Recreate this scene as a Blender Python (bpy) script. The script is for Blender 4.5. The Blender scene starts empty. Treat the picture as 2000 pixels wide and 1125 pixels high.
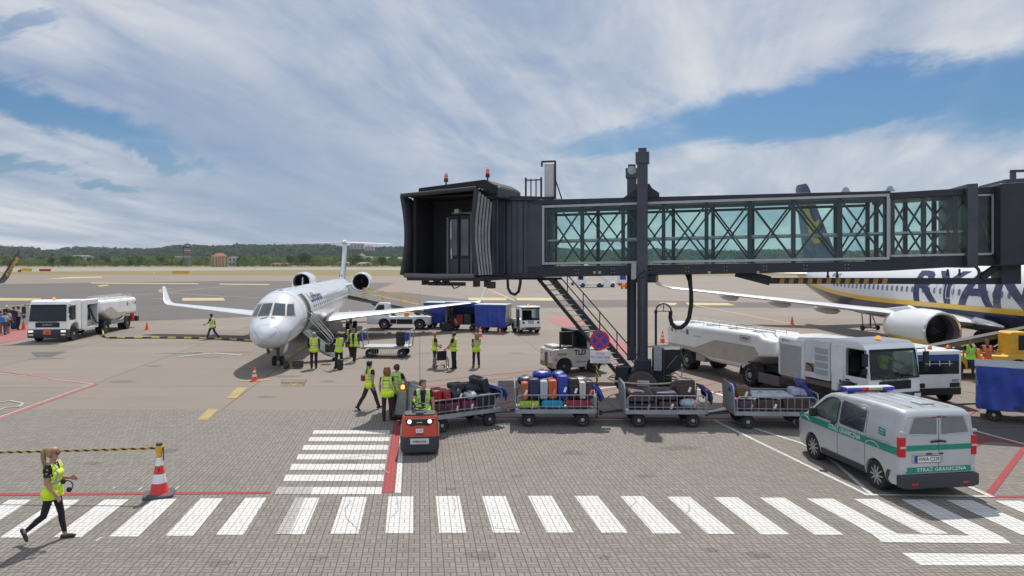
import bpy, bmesh, math, random
import numpy as np
from mathutils import Vector, Matrix, Euler
R = math.radians
S = bpy.context.scene
COL = S.collection
random.seed(7)

# ---------------------------------------------------------------- camera, sky, sun, exposure
F, VH, H = 1385.0, 513.0, 5.2          # focal length (px of a 2000 px picture), horizon row, eye height
cam_d = bpy.data.cameras.new('camera'); cam = bpy.data.objects.new('camera', cam_d); COL.objects.link(cam)
cam.location = (0, 0, H); cam.rotation_euler = (R(90), 0, 0)
cam_d.sensor_width = 36; cam_d.lens = F/2000*36; cam_d.shift_y = (VH-562.5)/2000
cam_d.clip_start = .1; cam_d.clip_end = 20000
S.camera = cam
SHADOW = Vector((-.09, -.68, -1))       # way the sunlight travels
SUN_EL = math.atan2(1, math.hypot(SHADOW.x, SHADOW.y)); SUN_AZ = math.atan2(-SHADOW.x, -SHADOW.y)
sd = bpy.data.lights.new('sun', 'SUN'); sd.energy = 3.6; sd.angle = R(.6); sd.color = (1, .955, .88)
so = bpy.data.objects.new('sun', sd); COL.objects.link(so); so.rotation_euler = SHADOW.to_track_quat('-Z', 'Y').to_euler()
S.view_settings.view_transform = 'Standard'; S.view_settings.look = 'None'; S.view_settings.gamma = 1
S.view_settings.exposure = .35
SKY_STRENGTH = .12
HAZE_DENSITY = .000045

def world():
    w = bpy.data.worlds.new('World'); S.world = w; w.use_nodes = True
    nt = w.node_tree; N = nt.nodes; L = nt.links; N.clear()
    out = N.new('ShaderNodeOutputWorld'); bg = N.new('ShaderNodeBackground'); L.new(bg.outputs[0], out.inputs[0])
    bg.inputs[1].default_value = SKY_STRENGTH
    sky = N.new('ShaderNodeTexSky'); sky.sky_type = 'NISHITA'; sky.sun_disc = False
    sky.sun_elevation = SUN_EL; sky.sun_rotation = SUN_AZ; sky.air_density = 1.2; sky.dust_density = 1.0; sky.ozone_density = 2.0
    tc = N.new('ShaderNodeTexCoord'); sp = N.new('ShaderNodeSeparateXYZ'); L.new(tc.outputs['Generated'], sp.inputs[0])
    def m(op, a, b=None, c=None, clamp=False):
        n = N.new('ShaderNodeMath'); n.operation = op; n.use_clamp = clamp
        for i, x in enumerate((a, b, c)):
            if x is None: continue
            if isinstance(x, (int, float)): n.inputs[i].default_value = x
            else: L.new(x, n.inputs[i])
        return n.outputs[0]
    def comb(x, y, z=0.0):
        n = N.new('ShaderNodeCombineXYZ')
        for i, q in enumerate((x, y, z)):
            if isinstance(q, (int, float)): n.inputs[i].default_value = q
            else: L.new(q, n.inputs[i])
        return n.outputs[0]
    def noise(vec, scale, detail=8, rough=.55, dist=0.0):
        n = N.new('ShaderNodeTexNoise'); n.inputs['Scale'].default_value = scale; n.inputs['Detail'].default_value = detail
        n.inputs['Roughness'].default_value = rough; n.inputs['Distortion'].default_value = dist
        L.new(vec, n.inputs['Vector']); return n.outputs[0]
    def rng(v, a, b, c=0.0, d=1.0, smooth=True):
        n = N.new('ShaderNodeMapRange'); n.interpolation_type = 'SMOOTHSTEP' if smooth else 'LINEAR'
        L.new(v, n.inputs[0])
        for i, q in enumerate((a, b, c, d)): n.inputs[i+1].default_value = q
        return n.outputs[0]
    def mapv(vec, loc=(0, 0, 0), rot=0, sc=(1, 1, 1)):
        n = N.new('ShaderNodeMapping'); n.vector_type = 'TEXTURE'; L.new(vec, n.inputs[0])
        n.inputs[1].default_value = loc; n.inputs[2].default_value = (0, 0, rot); n.inputs[3].default_value = sc
        return n.outputs[0]
    def length(vec):
        n = N.new('ShaderNodeVectorMath'); n.operation = 'LENGTH'; L.new(vec, n.inputs[0]); return n.outputs['Value']
    z = m('MAXIMUM', sp.outputs[2], 0.0)
    hz = m('ADD', z, .16)
    cloudp = comb(m('DIVIDE', sp.outputs[0], hz), m('DIVIDE', sp.outputs[1], hz))       # a flat cloud deck seen from below
    ay = m('MAXIMUM', m('ABSOLUTE', sp.outputs[1]), .05)
    ae = comb(m('DIVIDE', sp.outputs[0], ay), m('DIVIDE', z, ay))                         # bearing and height above the horizon
    streak = noise(mapv(cloudp, (3.1, 0, 0), R(-14), (.62, 3.6, 1)), 1.25, 9, .58, .55)
    puff = noise(mapv(cloudp, (0, 0, 0), R(-20), (.8, 1.7, 1)), 2.2, 9, .58, .35)
    big = noise(mapv(cloudp, (1.3, .4, 0), R(20), (1.3, 1.0, 1)), .55, 4, .5, .3)
    wob = noise(ae, 7.0, 9, .68, .6)
    wob2 = noise(mapv(ae, (0, 0, 0), R(12), (3.0, .8, 1)), 6.0, 8, .65, .4)
    wv = comb(m('MULTIPLY', m('SUBTRACT', wob, .5), .22), m('MULTIPLY', m('SUBTRACT', wob2, .5), .16))
    va = N.new('ShaderNodeVectorMath'); va.operation = 'ADD'; L.new(ae, va.inputs[0]); L.new(wv, va.inputs[1])
    aew = va.outputs[0]
    def patch(u, v, ang, lx, ly, k):
        p = mapv(aew, ((u-1000)/F, (VH-v)/F, 0), R(ang), (lx, ly, 1))
        return m('MULTIPLY', rng(length(p), 1.12, .35), k)
    holes = None
    for a in ((1640, 205, 9, .40, .048, .68), (1290, 258, 9, .20, .024, .42), (2050, 160, 15, .3, .07, .58), (150, 222, -18, .21, .036, .50), (300, 300, -28, .10, .022, .45),
              (230, 375, -5, .07, .012, .4), (40, 40, 10, .10, .02, .33), (60, 330, -8, .12, .014, .36), (20, 180, -10, .09, .02, .5)):
        p = patch(*a); holes = p if holes is None else m('MAXIMUM', holes, p)
    cover = m('ADD', m('MULTIPLY', streak, .37), m('MULTIPLY', puff, .38))
    cover = m('ADD', cover, .34)
    cover = m('SUBTRACT', cover, holes)
    cover = rng(cover, .10, .86, .0, .97)
    cover = m('MAXIMUM', cover, rng(z, .10, .015, 0, .72))         # thick low on the horizon
    veil = m('SUBTRACT', 1.0, rng(length(mapv(aew, ((560-1000)/F, (VH-330)/F, 0), R(-25), (.42, .22, 1))), 1.0, .2, 0, .75))
    bright = m('MULTIPLY', rng(m('ADD', m('MULTIPLY', streak, .42), m('ADD', m('MULTIPLY', puff, .53), m('MULTIPLY', big, .25))), .42, .78), veil)
    low = rng(length(mapv(aew, ((1600-1000)/F, (VH-330)/F, 0), R(4), (.55, .085, 1))), 1.1, .3, 0, .85)
    bright = m('MAXIMUM', bright, m('MULTIPLY', low, rng(wob, .3, .75, .45, 1.0)))
    ramp = N.new('ShaderNodeMix'); ramp.data_type = 'RGBA'; L.new(bright, ramp.inputs[0])
    k = 1/SKY_STRENGTH*.76
    ramp.inputs[6].default_value = (.33*k, .41*k, .57*k, 1); ramp.inputs[7].default_value = (.74*k, .76*k, .79*k, 1)
    skm = N.new('ShaderNodeMix'); skm.data_type = 'RGBA'; skm.blend_type = 'MULTIPLY'; skm.inputs[0].default_value = 1
    L.new(sky.outputs[0], skm.inputs[6]); skm.inputs[7].default_value = (.22, .335, .46, 1)
    mx = N.new('ShaderNodeMix'); mx.data_type = 'RGBA'; L.new(cover, mx.inputs[0]); L.new(skm.outputs[2], mx.inputs[6]); L.new(ramp.outputs[2], mx.inputs[7])
    # front-lit cloud behind the viewer, boosted to add fill light on shaded sides
    fill_boost = rng(sp.outputs[1], .05, -.45, 1.0, 1.7); vs = N.new('ShaderNodeVectorMath'); vs.operation = 'SCALE'; L.new(mx.outputs[2], vs.inputs[0]); L.new(fill_boost, vs.inputs['Scale'])
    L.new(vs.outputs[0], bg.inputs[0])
world()

# ---------------------------------------------------------------- small helpers
def gp(u, v):                            # ground point seen at a place in the photograph
    Y = F*H/(v-VH); return Vector(((u-1000)/F*Y, Y, 0))
def wp(u, v, Y):                         # point at depth Y
    return Vector(((u-1000)/F*Y, Y, H-(v-VH)/F*Y))
def lin(h):
    h = h.lstrip('#'); c = [int(h[i:i+2], 16)/255 for i in (0, 2, 4)]
    return tuple(x/12.92 if x <= .04045 else ((x+.055)/1.055)**2.4 for x in c)
_mats = {}
def M(name, rgb, rough=.5, metal=0.0, var=.12, scale=4.0, bump=0.0, coat=0.0, emit=0.0, spec=.5):
    if name in _mats: return _mats[name]
    if isinstance(rgb, str): rgb = lin(rgb)
    mt = bpy.data.materials.new(name); _mats[name] = mt; mt.use_nodes = True
    nt = mt.node_tree; N = nt.nodes; L = nt.links; b = N['Principled BSDF']
    b.inputs['Metallic'].default_value = metal; b.inputs['Coat Weight'].default_value = coat; b.inputs['Specular IOR Level'].default_value = spec
    tc = N.new('ShaderNodeTexCoord'); nz = N.new('ShaderNodeTexNoise'); nz.inputs['Scale'].default_value = scale
    nz.inputs['Detail'].default_value = 6; nz.inputs['Roughness'].default_value = .65; L.new(tc.outputs['Object'], nz.inputs['Vector'])
    mx = N.new('ShaderNodeMix'); mx.data_type = 'RGBA'; mr = N.new('ShaderNodeMapRange'); L.new(nz.outputs[0], mr.inputs[0])
    mr.inputs[1].default_value = .3; mr.inputs[2].default_value = .7
    L.new(mr.outputs[0], mx.inputs[0])
    mx.inputs[6].default_value = (*[c*(1-var) for c in rgb], 1); mx.inputs[7].default_value = (*[min(1, c*(1+var*.6)) for c in rgb], 1)
    L.new(mx.outputs[2], b.inputs['Base Color'])
    rr = N.new('ShaderNodeMapRange'); L.new(nz.outputs[0], rr.inputs[0]); rr.inputs[1].default_value = .3; rr.inputs[2].default_value = .7
    rr.inputs[3].default_value = max(.02, rough*.85); rr.inputs[4].default_value = min(1, rough*1.15); L.new(rr.outputs[0], b.inputs['Roughness'])
    if bump:
        bp = N.new('ShaderNodeBump'); bp.inputs['Strength'].default_value = bump; bp.inputs['Distance'].default_value = .02
        L.new(nz.outputs[0], bp.inputs['Height']); L.new(bp.outputs[0], b.inputs['Normal'])
    if emit:
        b.inputs['Emission Color'].default_value = (*rgb, 1); b.inputs['Emission Strength'].default_value = emit
    return mt
def glass(name, tint, mixg=.12, rough=.03):
    if name in _mats: return _mats[name]
    mt = bpy.data.materials.new(name); _mats[name] = mt; mt.use_nodes = True
    nt = mt.node_tree; N = nt.nodes; L = nt.links; N.remove(N['Principled BSDF']); out = N['Material Output']
    t = N.new('ShaderNodeBsdfTransparent'); t.inputs[0].default_value = (*tint, 1)
    g = N.new('ShaderNodeBsdfGlossy'); g.inputs['Roughness'].default_value = rough
    fr = N.new('ShaderNodeLayerWeight'); fr.inputs[0].default_value = .5; pw = N.new('ShaderNodeMath'); pw.operation = 'POWER'; pw.inputs[1].default_value = 4; L.new(fr.outputs['Facing'], pw.inputs[0])
    ad = N.new('ShaderNodeMath'); ad.operation = 'MULTIPLY_ADD'; ad.inputs[1].default_value = .6; ad.inputs[2].default_value = mixg; ad.use_clamp = True; L.new(pw.outputs[0], ad.inputs[0])
    mx = N.new('ShaderNodeMixShader'); L.new(ad.outputs[0], mx.inputs[0]); L.new(t.outputs[0], mx.inputs[1]); L.new(g.outputs[0], mx.inputs[2])
    L.new(mx.outputs[0], out.inputs[0]); return mt

class MB:
    def __init__(s): s.v = []; s.f = []; s.m = []
    def add(s, vs, fs, m=0):
        o = len(s.v); s.v += [tuple(v) for v in vs]; s.f += [tuple(i+o for i in f) for f in fs]; s.m += [m]*len(fs); return s
    def box(s, x0, x1, y0, y1, z0, z1, m=0):
        return s.add([(x, y, z) for x in (x0, x1) for y in (y0, y1) for z in (z0, z1)],
                     [(0, 1, 3, 2), (4, 6, 7, 5), (0, 4, 5, 1), (2, 3, 7, 6), (0, 2, 6, 4), (1, 5, 7, 3)], m)
    def obox(s, c, size, rot=(0, 0, 0), m=0):
        q = Euler(rot).to_matrix(); c = Vector(c); a, b, d = [x/2 for x in size]
        return s.add([c+q@Vector((x, y, z)) for x in (-a, a) for y in (-b, b) for z in (-d, d)],
                     [(0, 1, 3, 2), (4, 6, 7, 5), (0, 4, 5, 1), (2, 3, 7, 6), (0, 2, 6, 4), (1, 5, 7, 3)], m)
    def bar(s, p, q, w, h=None, m=0, up=(0, 0, 1)):
        p = Vector(p); q = Vector(q); h = h or w; d = (q-p).normalized(); up = Vector(up)
        if abs(d.dot(up)) > .98: up = Vector((0, 1, 0)) if abs(d.y) < .9 else Vector((1, 0, 0))
        x = d.cross(up).normalized()*w/2; y = x.cross(d).normalized()*h/2
        return s.add([a+i*x+j*y for a in (p, q) for i in (-1, 1) for j in (-1, 1)],
                     [(0, 1, 3, 2), (4, 6, 7, 5), (0, 4, 5, 1), (2, 3, 7, 6), (0, 2, 6, 4), (1, 5, 7, 3)], m)
    def loft(s, rings, m=0, cap=True, closed=True):
        n = len(rings[0]); o = len(s.v)
        for r in rings: s.v += [tuple(p) for p in r]
        e = n if closed else n-1
        for i in range(len(rings)-1):
            for j in range(e):
                k = (j+1) % n; s.f.append((o+i*n+j, o+i*n+k, o+(i+1)*n+k, o+(i+1)*n+j)); s.m.append(m)
        if cap and closed:
            s.f.append(tuple(o+j for j in range(n))); s.m.append(m)
            t = o+(len(rings)-1)*n; s.f.append(tuple(t+j for j in range(n))); s.m.append(m)
        return s
    def cyl(s, p, q, r, r2=None, n=12, m=0, cap=True):
        p = Vector(p); q = Vector(q); r2 = r if r2 is None else r2; d = (q-p).normalized()
        a = d.orthogonal().normalized(); b = d.cross(a)
        ring = lambda c, r: [c+r*(math.cos(2*math.pi*i/n)*a+math.sin(2*math.pi*i/n)*b) for i in range(n)]
        return s.loft([ring(p, r), ring(q, r2)], m, cap)
    def tube(s, pts, r, n=8, m=0, cap=True, closed=False):
        P = [Vector(p) for p in pts]; rings = []; prev = None; N = len(P)
        for i, p in enumerate(P):
            a = P[(i-1) % N] if (i or closed) else P[0]; b = P[(i+1) % N] if (i < N-1 or closed) else P[-1]
            d = (b-a).normalized()
            if prev is None: x = d.orthogonal().normalized()
            else: x = (prev-d*prev.dot(d)).normalized()
            prev = x; y = d.cross(x); rr = r[i] if isinstance(r, (list, tuple)) else r
            rings.append([p+rr*(math.cos(2*math.pi*k/n)*x+math.sin(2*math.pi*k/n)*y) for k in range(n)])
        if closed: rings.append(rings[0])
        return s.loft(rings, m, cap and not closed)
    def lathe(s, prof, c, axis='x', n=20, m=0, cap=True):
        rings = []
        for r, h in prof:
            ring = []
            for i in range(n):
                a = 2*math.pi*i/n; p = {'x': (h, r*math.cos(a), r*math.sin(a)), 'y': (r*math.cos(a), h, r*math.sin(a)), 'z': (r*math.cos(a), r*math.sin(a), h)}[axis]
                ring.append((c[0]+p[0], c[1]+p[1], c[2]+p[2]))
            rings.append(ring)
        return s.loft(rings, m, cap)
    def sphere(s, c, r, n=10, m=0, rot=None):
        r = (r, r, r) if isinstance(r, (int, float)) else r; rings = []; q = rot or Matrix.Identity(3); c = Vector(c); k = max(4, n//2)
        for i in range(k+1):
            t = math.pi*(i*.98+.01*k)/k
            rings.append([c+q@Vector((r[0]*math.sin(t)*math.cos(2*math.pi*j/n), r[1]*math.sin(t)*math.sin(2*math.pi*j/n), r[2]*math.cos(t))) for j in range(n)])
        return s.loft(rings, m)
    def capsule(s, p, q, r1, r2, n=10):
        p = Vector(p); q = Vector(q); d = q-p; l = d.length
        if l < 1e-5: return s.sphere(p, r1, n)
        d /= l; a = d.orthogonal().normalized(); b = d.cross(a); rings = []
        for t in (-88, -60, -30, 0): rings.append((p+d*r1*math.sin(R(t)), r1*math.cos(R(t))))
        for t in (0, 30, 60, 88): rings.append((q+d*r2*math.sin(R(t)), r2*math.cos(R(t))))
        return s.loft([[c+r*(math.cos(2*math.pi*i/n)*a+math.sin(2*math.pi*i/n)*b) for i in range(n)] for c, r in rings])
    def prism(s, poly, axis, a, b, m=0):
        f = {'x': lambda p, t: (t, p[0], p[1]), 'y': lambda p, t: (p[0], t, p[1]), 'z': lambda p, t: (p[0], p[1], t)}[axis]
        return s.loft([[f(p, a) for p in poly], [f(p, b) for p in poly]], m)
    def poly(s, pts, m=0):
        return s.add(pts, [tuple(range(len(pts)))], m)
    def grid(s, fn, nu, nv, m=0):
        o = len(s.v)
        for i in range(nu+1):
            for j in range(nv+1): s.v.append(tuple(fn(i/nu, j/nv)))
        for i in range(nu):
            for j in range(nv):
                a = o+i*(nv+1)+j; s.f.append((a, a+1, a+nv+2, a+nv+1)); s.m.append(m)
        return s
    def mesh(s, name, mats, smooth=35, recalc=True):
        me = bpy.data.meshes.new(name); me.from_pydata(s.v, [], s.f)
        mats = mats if isinstance(mats, (list, tuple)) else [mats]
        for x in mats: me.materials.append(x)
        me.polygons.foreach_set('material_index', s.m)
        if recalc:
            bm = bmesh.new(); bm.from_mesh(me); bmesh.ops.recalc_face_normals(bm, faces=bm.faces); bm.to_mesh(me); bm.free()
        if smooth:
            me.polygons.foreach_set('use_smooth', [True]*len(me.polygons)); me.set_sharp_from_angle(angle=R(smooth))
        me.update(); return me
    def build(s, name, mats, parent=None, smooth=35, bev=0, loc=None, rot=None, seg=2, recalc=True):
        o = bpy.data.objects.new(name, s.mesh(name, mats, smooth, recalc)); COL.objects.link(o); o.parent = parent
        if loc is not None: o.location = loc
        if rot is not None: o.rotation_euler = rot
        if bev:
            b = o.modifiers.new('bevel', 'BEVEL'); b.width = bev; b.segments = seg; b.limit_method = 'ANGLE'; b.angle_limit = R(40)
        return o
def evalmesh(o):
    dg = bpy.context.evaluated_depsgraph_get(); dg.update()
    return bpy.data.meshes.new_from_object(o.evaluated_get(dg))
def cut(o, mb):                          # carve wheel arches and openings out of a body, leaving one mesh
    me = mb.mesh('cutter', o.data.materials[0], 0); c = bpy.data.objects.new('cutter', me); COL.objects.link(c)
    par = o.parent; o.parent = None
    m = o.modifiers.new('b', 'BOOLEAN'); m.operation = 'DIFFERENCE'; m.solver = 'EXACT'; m.object = c; m.use_self = False
    nm = evalmesh(o); o.modifiers.clear(); old = o.data; o.data = nm; nm.name = old.name
    bpy.data.objects.remove(c); o.parent = par
    nm.set_sharp_from_angle(angle=R(30)); return o
def thing(name, label, cat, loc=(0, 0, 0), rz=0.0, group=None, sc=None):
    o = bpy.data.objects.new(name, None); COL.objects.link(o); o.location = loc; o.rotation_euler = (0, 0, rz); o.empty_display_size = .2
    if sc: o.scale = (sc, sc, sc)
    o['label'] = label; o['category'] = cat
    if group: o['group'] = group
    return o
def tag(o, label, cat, group=None):
    o['label'] = label; o['category'] = cat
    if group: o['group'] = group
    return o
def struct(name, mb, mat, smooth=0, kind='structure'):
    o = mb.build(name, mat, None, smooth); o['kind'] = kind; return o
KIDS = {}
def copy_tree(o, parent=None, kids=None):
    c = o.copy(); COL.objects.link(c)
    if parent is not None: c.parent = parent
    for ch in list(o.children): copy_tree(ch, c)
    return c
def dup(o, label, loc, rz=0.0, sc=None):
    c = copy_tree(o); c.location = loc; c.rotation_euler = (0, 0, rz); c['label'] = label
    if sc: c.scale = (sc, sc, sc) if isinstance(sc, (int, float)) else sc
    return c
def pchip(xs, ys):
    xs = np.array(xs, float); ys = np.array(ys, float); h = np.diff(xs); d = np.diff(ys)/h; mm = np.zeros(len(xs))
    mm[0] = d[0]; mm[-1] = d[-1]
    for i in range(1, len(xs)-1):
        if d[i-1]*d[i] > 0: w1 = 2*h[i]+h[i-1]; w2 = h[i]+2*h[i-1]; mm[i] = (w1+w2)/(w1/d[i-1]+w2/d[i])
    def f(x):
        x = min(max(x, xs[0]), xs[-1]); i = min(max(int(np.searchsorted(xs, x))-1, 0), len(h)-1); t = (x-xs[i])/h[i]
        return float((1+2*t)*(1-t)**2*ys[i]+t*(1-t)**2*h[i]*mm[i]+t*t*(3-2*t)*ys[i+1]+t*t*(t-1)*h[i]*mm[i+1])
    return f
def text(body, size, mat, name, parent, fn, bold=.0, extrude=0.0, sub=0.0, width=None, align='CENTER', spacing=1.0):
    """lettering as a thin mesh; fn maps (x, y) of the flat text to a place"""
    cu = bpy.data.curves.new(name, 'FONT'); cu.body = body; cu.size = size; cu.align_x = align; cu.align_y = 'CENTER'
    cu.offset = bold*size; cu.resolution_u = 3; cu.space_character = spacing
    t = bpy.data.objects.new(name, cu); COL.objects.link(t); me = evalmesh(t); bpy.data.objects.remove(t); bpy.data.curves.remove(cu)
    if sub:
        bm = bmesh.new(); bm.from_mesh(me)
        for _ in range(4):
            es = [e for e in bm.edges if e.calc_length() > sub]
            if not es: break
            bmesh.ops.subdivide_edges(bm, edges=es, cuts=1); bmesh.ops.triangulate(bm, faces=[f for f in bm.faces if len(f.verts) > 4])
        bm.to_mesh(me); bm.free()
    xs = [v.co.x for v in me.vertices]
    k = width/(max(xs)-min(xs)) if (width and xs) else 1
    for v in me.vertices: v.co = Vector(fn(v.co.x*k, v.co.y))
    me.materials.clear(); me.materials.append(mat)
    o = bpy.data.objects.new(name, me); COL.objects.link(o); o.parent = parent; return o
def wheel(parent, x, y, r, w, side, rimr=None, tyre=None, rim=None, spokes=0, name='wheel', z=None, hub=None):
    """a wheel on an axle along x; side = +1/-1 is where the outer face looks"""
    z = r if z is None else z; tyre = tyre or TYRE; rim = rim or RIM; rimr = rimr or r*.6
    mb = MB().lathe([(rimr*.97, -w/2*.8), (r*.93, -w/2), (r, -w/2*.7), (r, w/2*.7), (r*.93, w/2), (rimr, w/2*.86), (rimr*.97, w/2*.5)], (x, y, z), 'x', 22)
    t = mb.build(name, tyre, parent)
    d = MB(); o = x+side*w/2*.66
    if spokes:
        d.lathe([(rimr*.99, -.02*side), (rimr*.8, -.05*side), (.02, -.05*side)], (o, y, z), 'x', 22, 1, False)
        for k in range(spokes):
            a = 2*math.pi*k/spokes; p = (o+.006*side, y+.05*math.cos(a), z+.05*math.sin(a)); q = (o-.005*side, y+rimr*.93*math.cos(a), z+rimr*.93*math.sin(a))
            d.bar(p, q, .03, .07, 0, (1, 0, 0))
        d.lathe([(rimr*1.0, .012*side), (rimr*.93, .014*side), (rimr*.9, -.03*side)], (o, y, z), 'x', 22, 0, False); d.cyl((o-.02*side, y, z), (o+.02*side, y, z), .07, .05, 12, 0)
        d.build('rim', [rim, BLACK], t)
    else:
        d.lathe([(rimr, .0), (rimr*.9, -.012*side), (rimr*.82, -.05*side), (rimr*.5, -.045*side), (rimr*.42, .01*side), (rimr*.2, .03*side), (.005, .03*side)], (o, y, z), 'x', 20, 0, False)
        for k in range(6):
            a = k*math.pi/3; c = (o+.0*side, y+rimr*.62*math.cos(a), z+rimr*.62*math.sin(a)); d.cyl((c[0]-.05*side, c[1], c[2]), (c[0]-.03*side, c[1], c[2]), rimr*.1, None, 6, 1)
        d.build('rim', [rim, BLACK], t)
    return t
def rrect(w, h, r, n=4, cx=0, cy=0):
    out = []
    for sx, sy, a0 in ((1, 1, 0), (-1, 1, 90), (-1, -1, 180), (1, -1, 270)):
        for i in range(n+1):
            a = R(a0+90*i/n); out.append((cx+sx*(w/2-r)+r*math.cos(a), cy+sy*(h/2-r)+r*math.sin(a)))
    return out

# ---------------------------------------------------------------- shared materials
TYRE = M('rubber tyre', (.018, .018, .019), .85, var=.3, bump=.2)
RIM = M('painted steel rim', (.42, .42, .42), .45, .3)
BLACK = M('black plastic', (.012, .012, .014), .5)
DKGREY = M('dark grey plastic', (.035, .037, .042), .6)
STEEL = M('galvanised steel', (.36, .37, .38), .45, .7, .25, 9)
CHROME = M('bright metal', (.6, .6, .62), .2, 1)
WHITE = M('white vehicle paint', (.78, .785, .785), .3, 0, .10, 2.5, coat=.4)
AIRWHITE = M('white aircraft paint', (.62, .64, .67), .24, 0, .05, .8, coat=.5)
LUFTBLUE = M('dark blue lettering', (.01, .016, .05), .5)
SILVER = M('bare aluminium', (.62, .63, .65), .3, .85, .08)
CGLASS = M('dark cab glass', (.02, .026, .03), .06, 0, .1, spec=.9)
BLUETARP = M('blue tarpaulin', (.018, .05, .30), .5, 0, .35, 3.0, .6)
YELLOW = M('yellow machine paint', (.72, .42, .03), .45, 0, .2)
BEACON = M('amber beacon lens', (1.0, .22, .02), .3, emit=1.2)
REDLENS = M('red lamp lens', (.5, .012, .02), .25)
WHITELENS = M('clear lamp lens', (.75, .75, .72), .2)
ORANGE = M('orange plastic', (.80, .09, .025), .55, 0, .15)
CONEWHITE = M('reflective white band', (.72, .72, .72), .45)
# ================================================================ GROUND
def node_mat(name):
    mt = bpy.data.materials.new(name); _mats[name] = mt; mt.use_nodes = True; nt = mt.node_tree
    def m(op, a, b=None, clamp=False):
        n = nt.nodes.new('ShaderNodeMath'); n.operation = op; n.use_clamp = clamp
        for i, x in enumerate((a, b)):
            if x is None: continue
            if isinstance(x, (int, float)): n.inputs[i].default_value = x
            else: nt.links.new(x, n.inputs[i])
        return n.outputs[0]
    def noise(vec, scale, detail=6, rough=.6, dist=0):
        n = nt.nodes.new('ShaderNodeTexNoise'); n.inputs['Scale'].default_value = scale; n.inputs['Detail'].default_value = detail
        n.inputs['Roughness'].default_value = rough; n.inputs['Distortion'].default_value = dist
        if vec is not None: nt.links.new(vec, n.inputs['Vector'])
        return n.outputs[0]
    def rng(v, a, b, c=0.0, d=1.0):
        n = nt.nodes.new('ShaderNodeMapRange'); nt.links.new(v, n.inputs[0])
        for i, q in enumerate((a, b, c, d)): n.inputs[i+1].default_value = q
        return n.outputs[0]
    def mix(f, a, b, mode='MIX'):
        n = nt.nodes.new('ShaderNodeMix'); n.data_type = 'RGBA'; n.blend_type = mode
        for s, x in ((0, f), (6, a), (7, b)):
            if isinstance(x, (int, float)): n.inputs[s].default_value = x
            elif isinstance(x, tuple): n.inputs[s].default_value = (*x, 1)
            else: nt.links.new(x, n.inputs[s])
        return n.outputs[2]
    def stretch(vec, sc, rot=0):
        n = nt.nodes.new('ShaderNodeMapping'); n.inputs[3].default_value = sc; n.inputs[2].default_value = (0, 0, rot); nt.links.new(vec, n.inputs[0]); return n.outputs[0]
    tc = nt.nodes.new('ShaderNodeTexCoord'); P = tc.outputs['Object']
    sp = nt.nodes.new('ShaderNodeSeparateXYZ'); nt.links.new(P, sp.inputs[0])
    return mt, nt, m, noise, rng, mix, stretch, P, sp.outputs[0], sp.outputs[1], nt.nodes['Principled BSDF']
def paver_mat(name, ca, cb, joint, paint=None, worn=.35):
    mt, nt, m, noise, rng, mix, stretch, P, x, y, b = node_mat(name)
    k = 1/.205
    u = m('MULTIPLY', m('ADD', x, m('MULTIPLY', y, .13)), k); v = m('MULTIPLY', y, k)
    fu, fv = m('FRACT', u), m('FRACT', v); iu, iv = m('FLOOR', u), m('FLOOR', v)
    par = m('ABSOLUTE', m('MODULO', m('ADD', iu, iv), 2.0))
    inv = m('SUBTRACT', 1.0, par)
    mid = m('ADD', m('MULTIPLY', par, fu), m('MULTIPLY', inv, fv))
    eu = m('MINIMUM', fu, m('SUBTRACT', 1.0, fu)); ev = m('MINIMUM', fv, m('SUBTRACT', 1.0, fv))
    d = m('MINIMUM', m('MINIMUM', eu, ev), m('ABSOLUTE', m('SUBTRACT', mid, .5)))
    jn = rng(d, .022, .062)
    cb_ = nt.nodes.new('ShaderNodeCombineXYZ')
    for i, q in enumerate((iu, iv, m('GREATER_THAN', mid, .5))): nt.links.new(q, cb_.inputs[i])
    wn = nt.nodes.new('ShaderNodeTexWhiteNoise'); wn.noise_dimensions = '3D'; nt.links.new(cb_.outputs[0], wn.inputs[0])
    big = noise(P, .22, 5, .6); fine = noise(P, 14, 5, .7); stain = noise(stretch(P, (.5, 1.2, 1), .2), .9, 7, .7, .4)
    col = mix(wn.outputs[0], ca, cb)
    col = mix(rng(big, .3, .7, .0, .5), col, mix(.5, col, (.17, .15, .13)), 'MIX')
    col = mix(rng(fine, .3, .75, 0, .3), col, (.12, .11, .10))
    col = mix(rng(stain, .55, .76, 0, .45), col, (.09, .082, .075))
    if paint:
        w = rng(m('ADD', m('MULTIPLY', noise(P, 9, 8, .75), .75), m('MULTIPLY', wn.outputs[0], .22)), .56, .72, 0, worn)
        pc = mix(rng(stain, .45, .75, 0, .35), paint, tuple(c*.62 for c in paint))
        col = mix(w, pc, col)
    col = mix(jn, joint, col)
    nt.links.new(col, b.inputs['Base Color']); b.inputs['Roughness'].default_value = .82; b.inputs['Specular IOR Level'].default_value = .35
    bp = nt.nodes.new('ShaderNodeBump'); bp.inputs['Strength'].default_value = .35; bp.inputs['Distance'].default_value = .006
    nt.links.new(m('ADD', jn, m('MULTIPLY', fine, .35)), bp.inputs['Height']); nt.links.new(bp.outputs[0], b.inputs['Normal'])
    return mt
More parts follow.
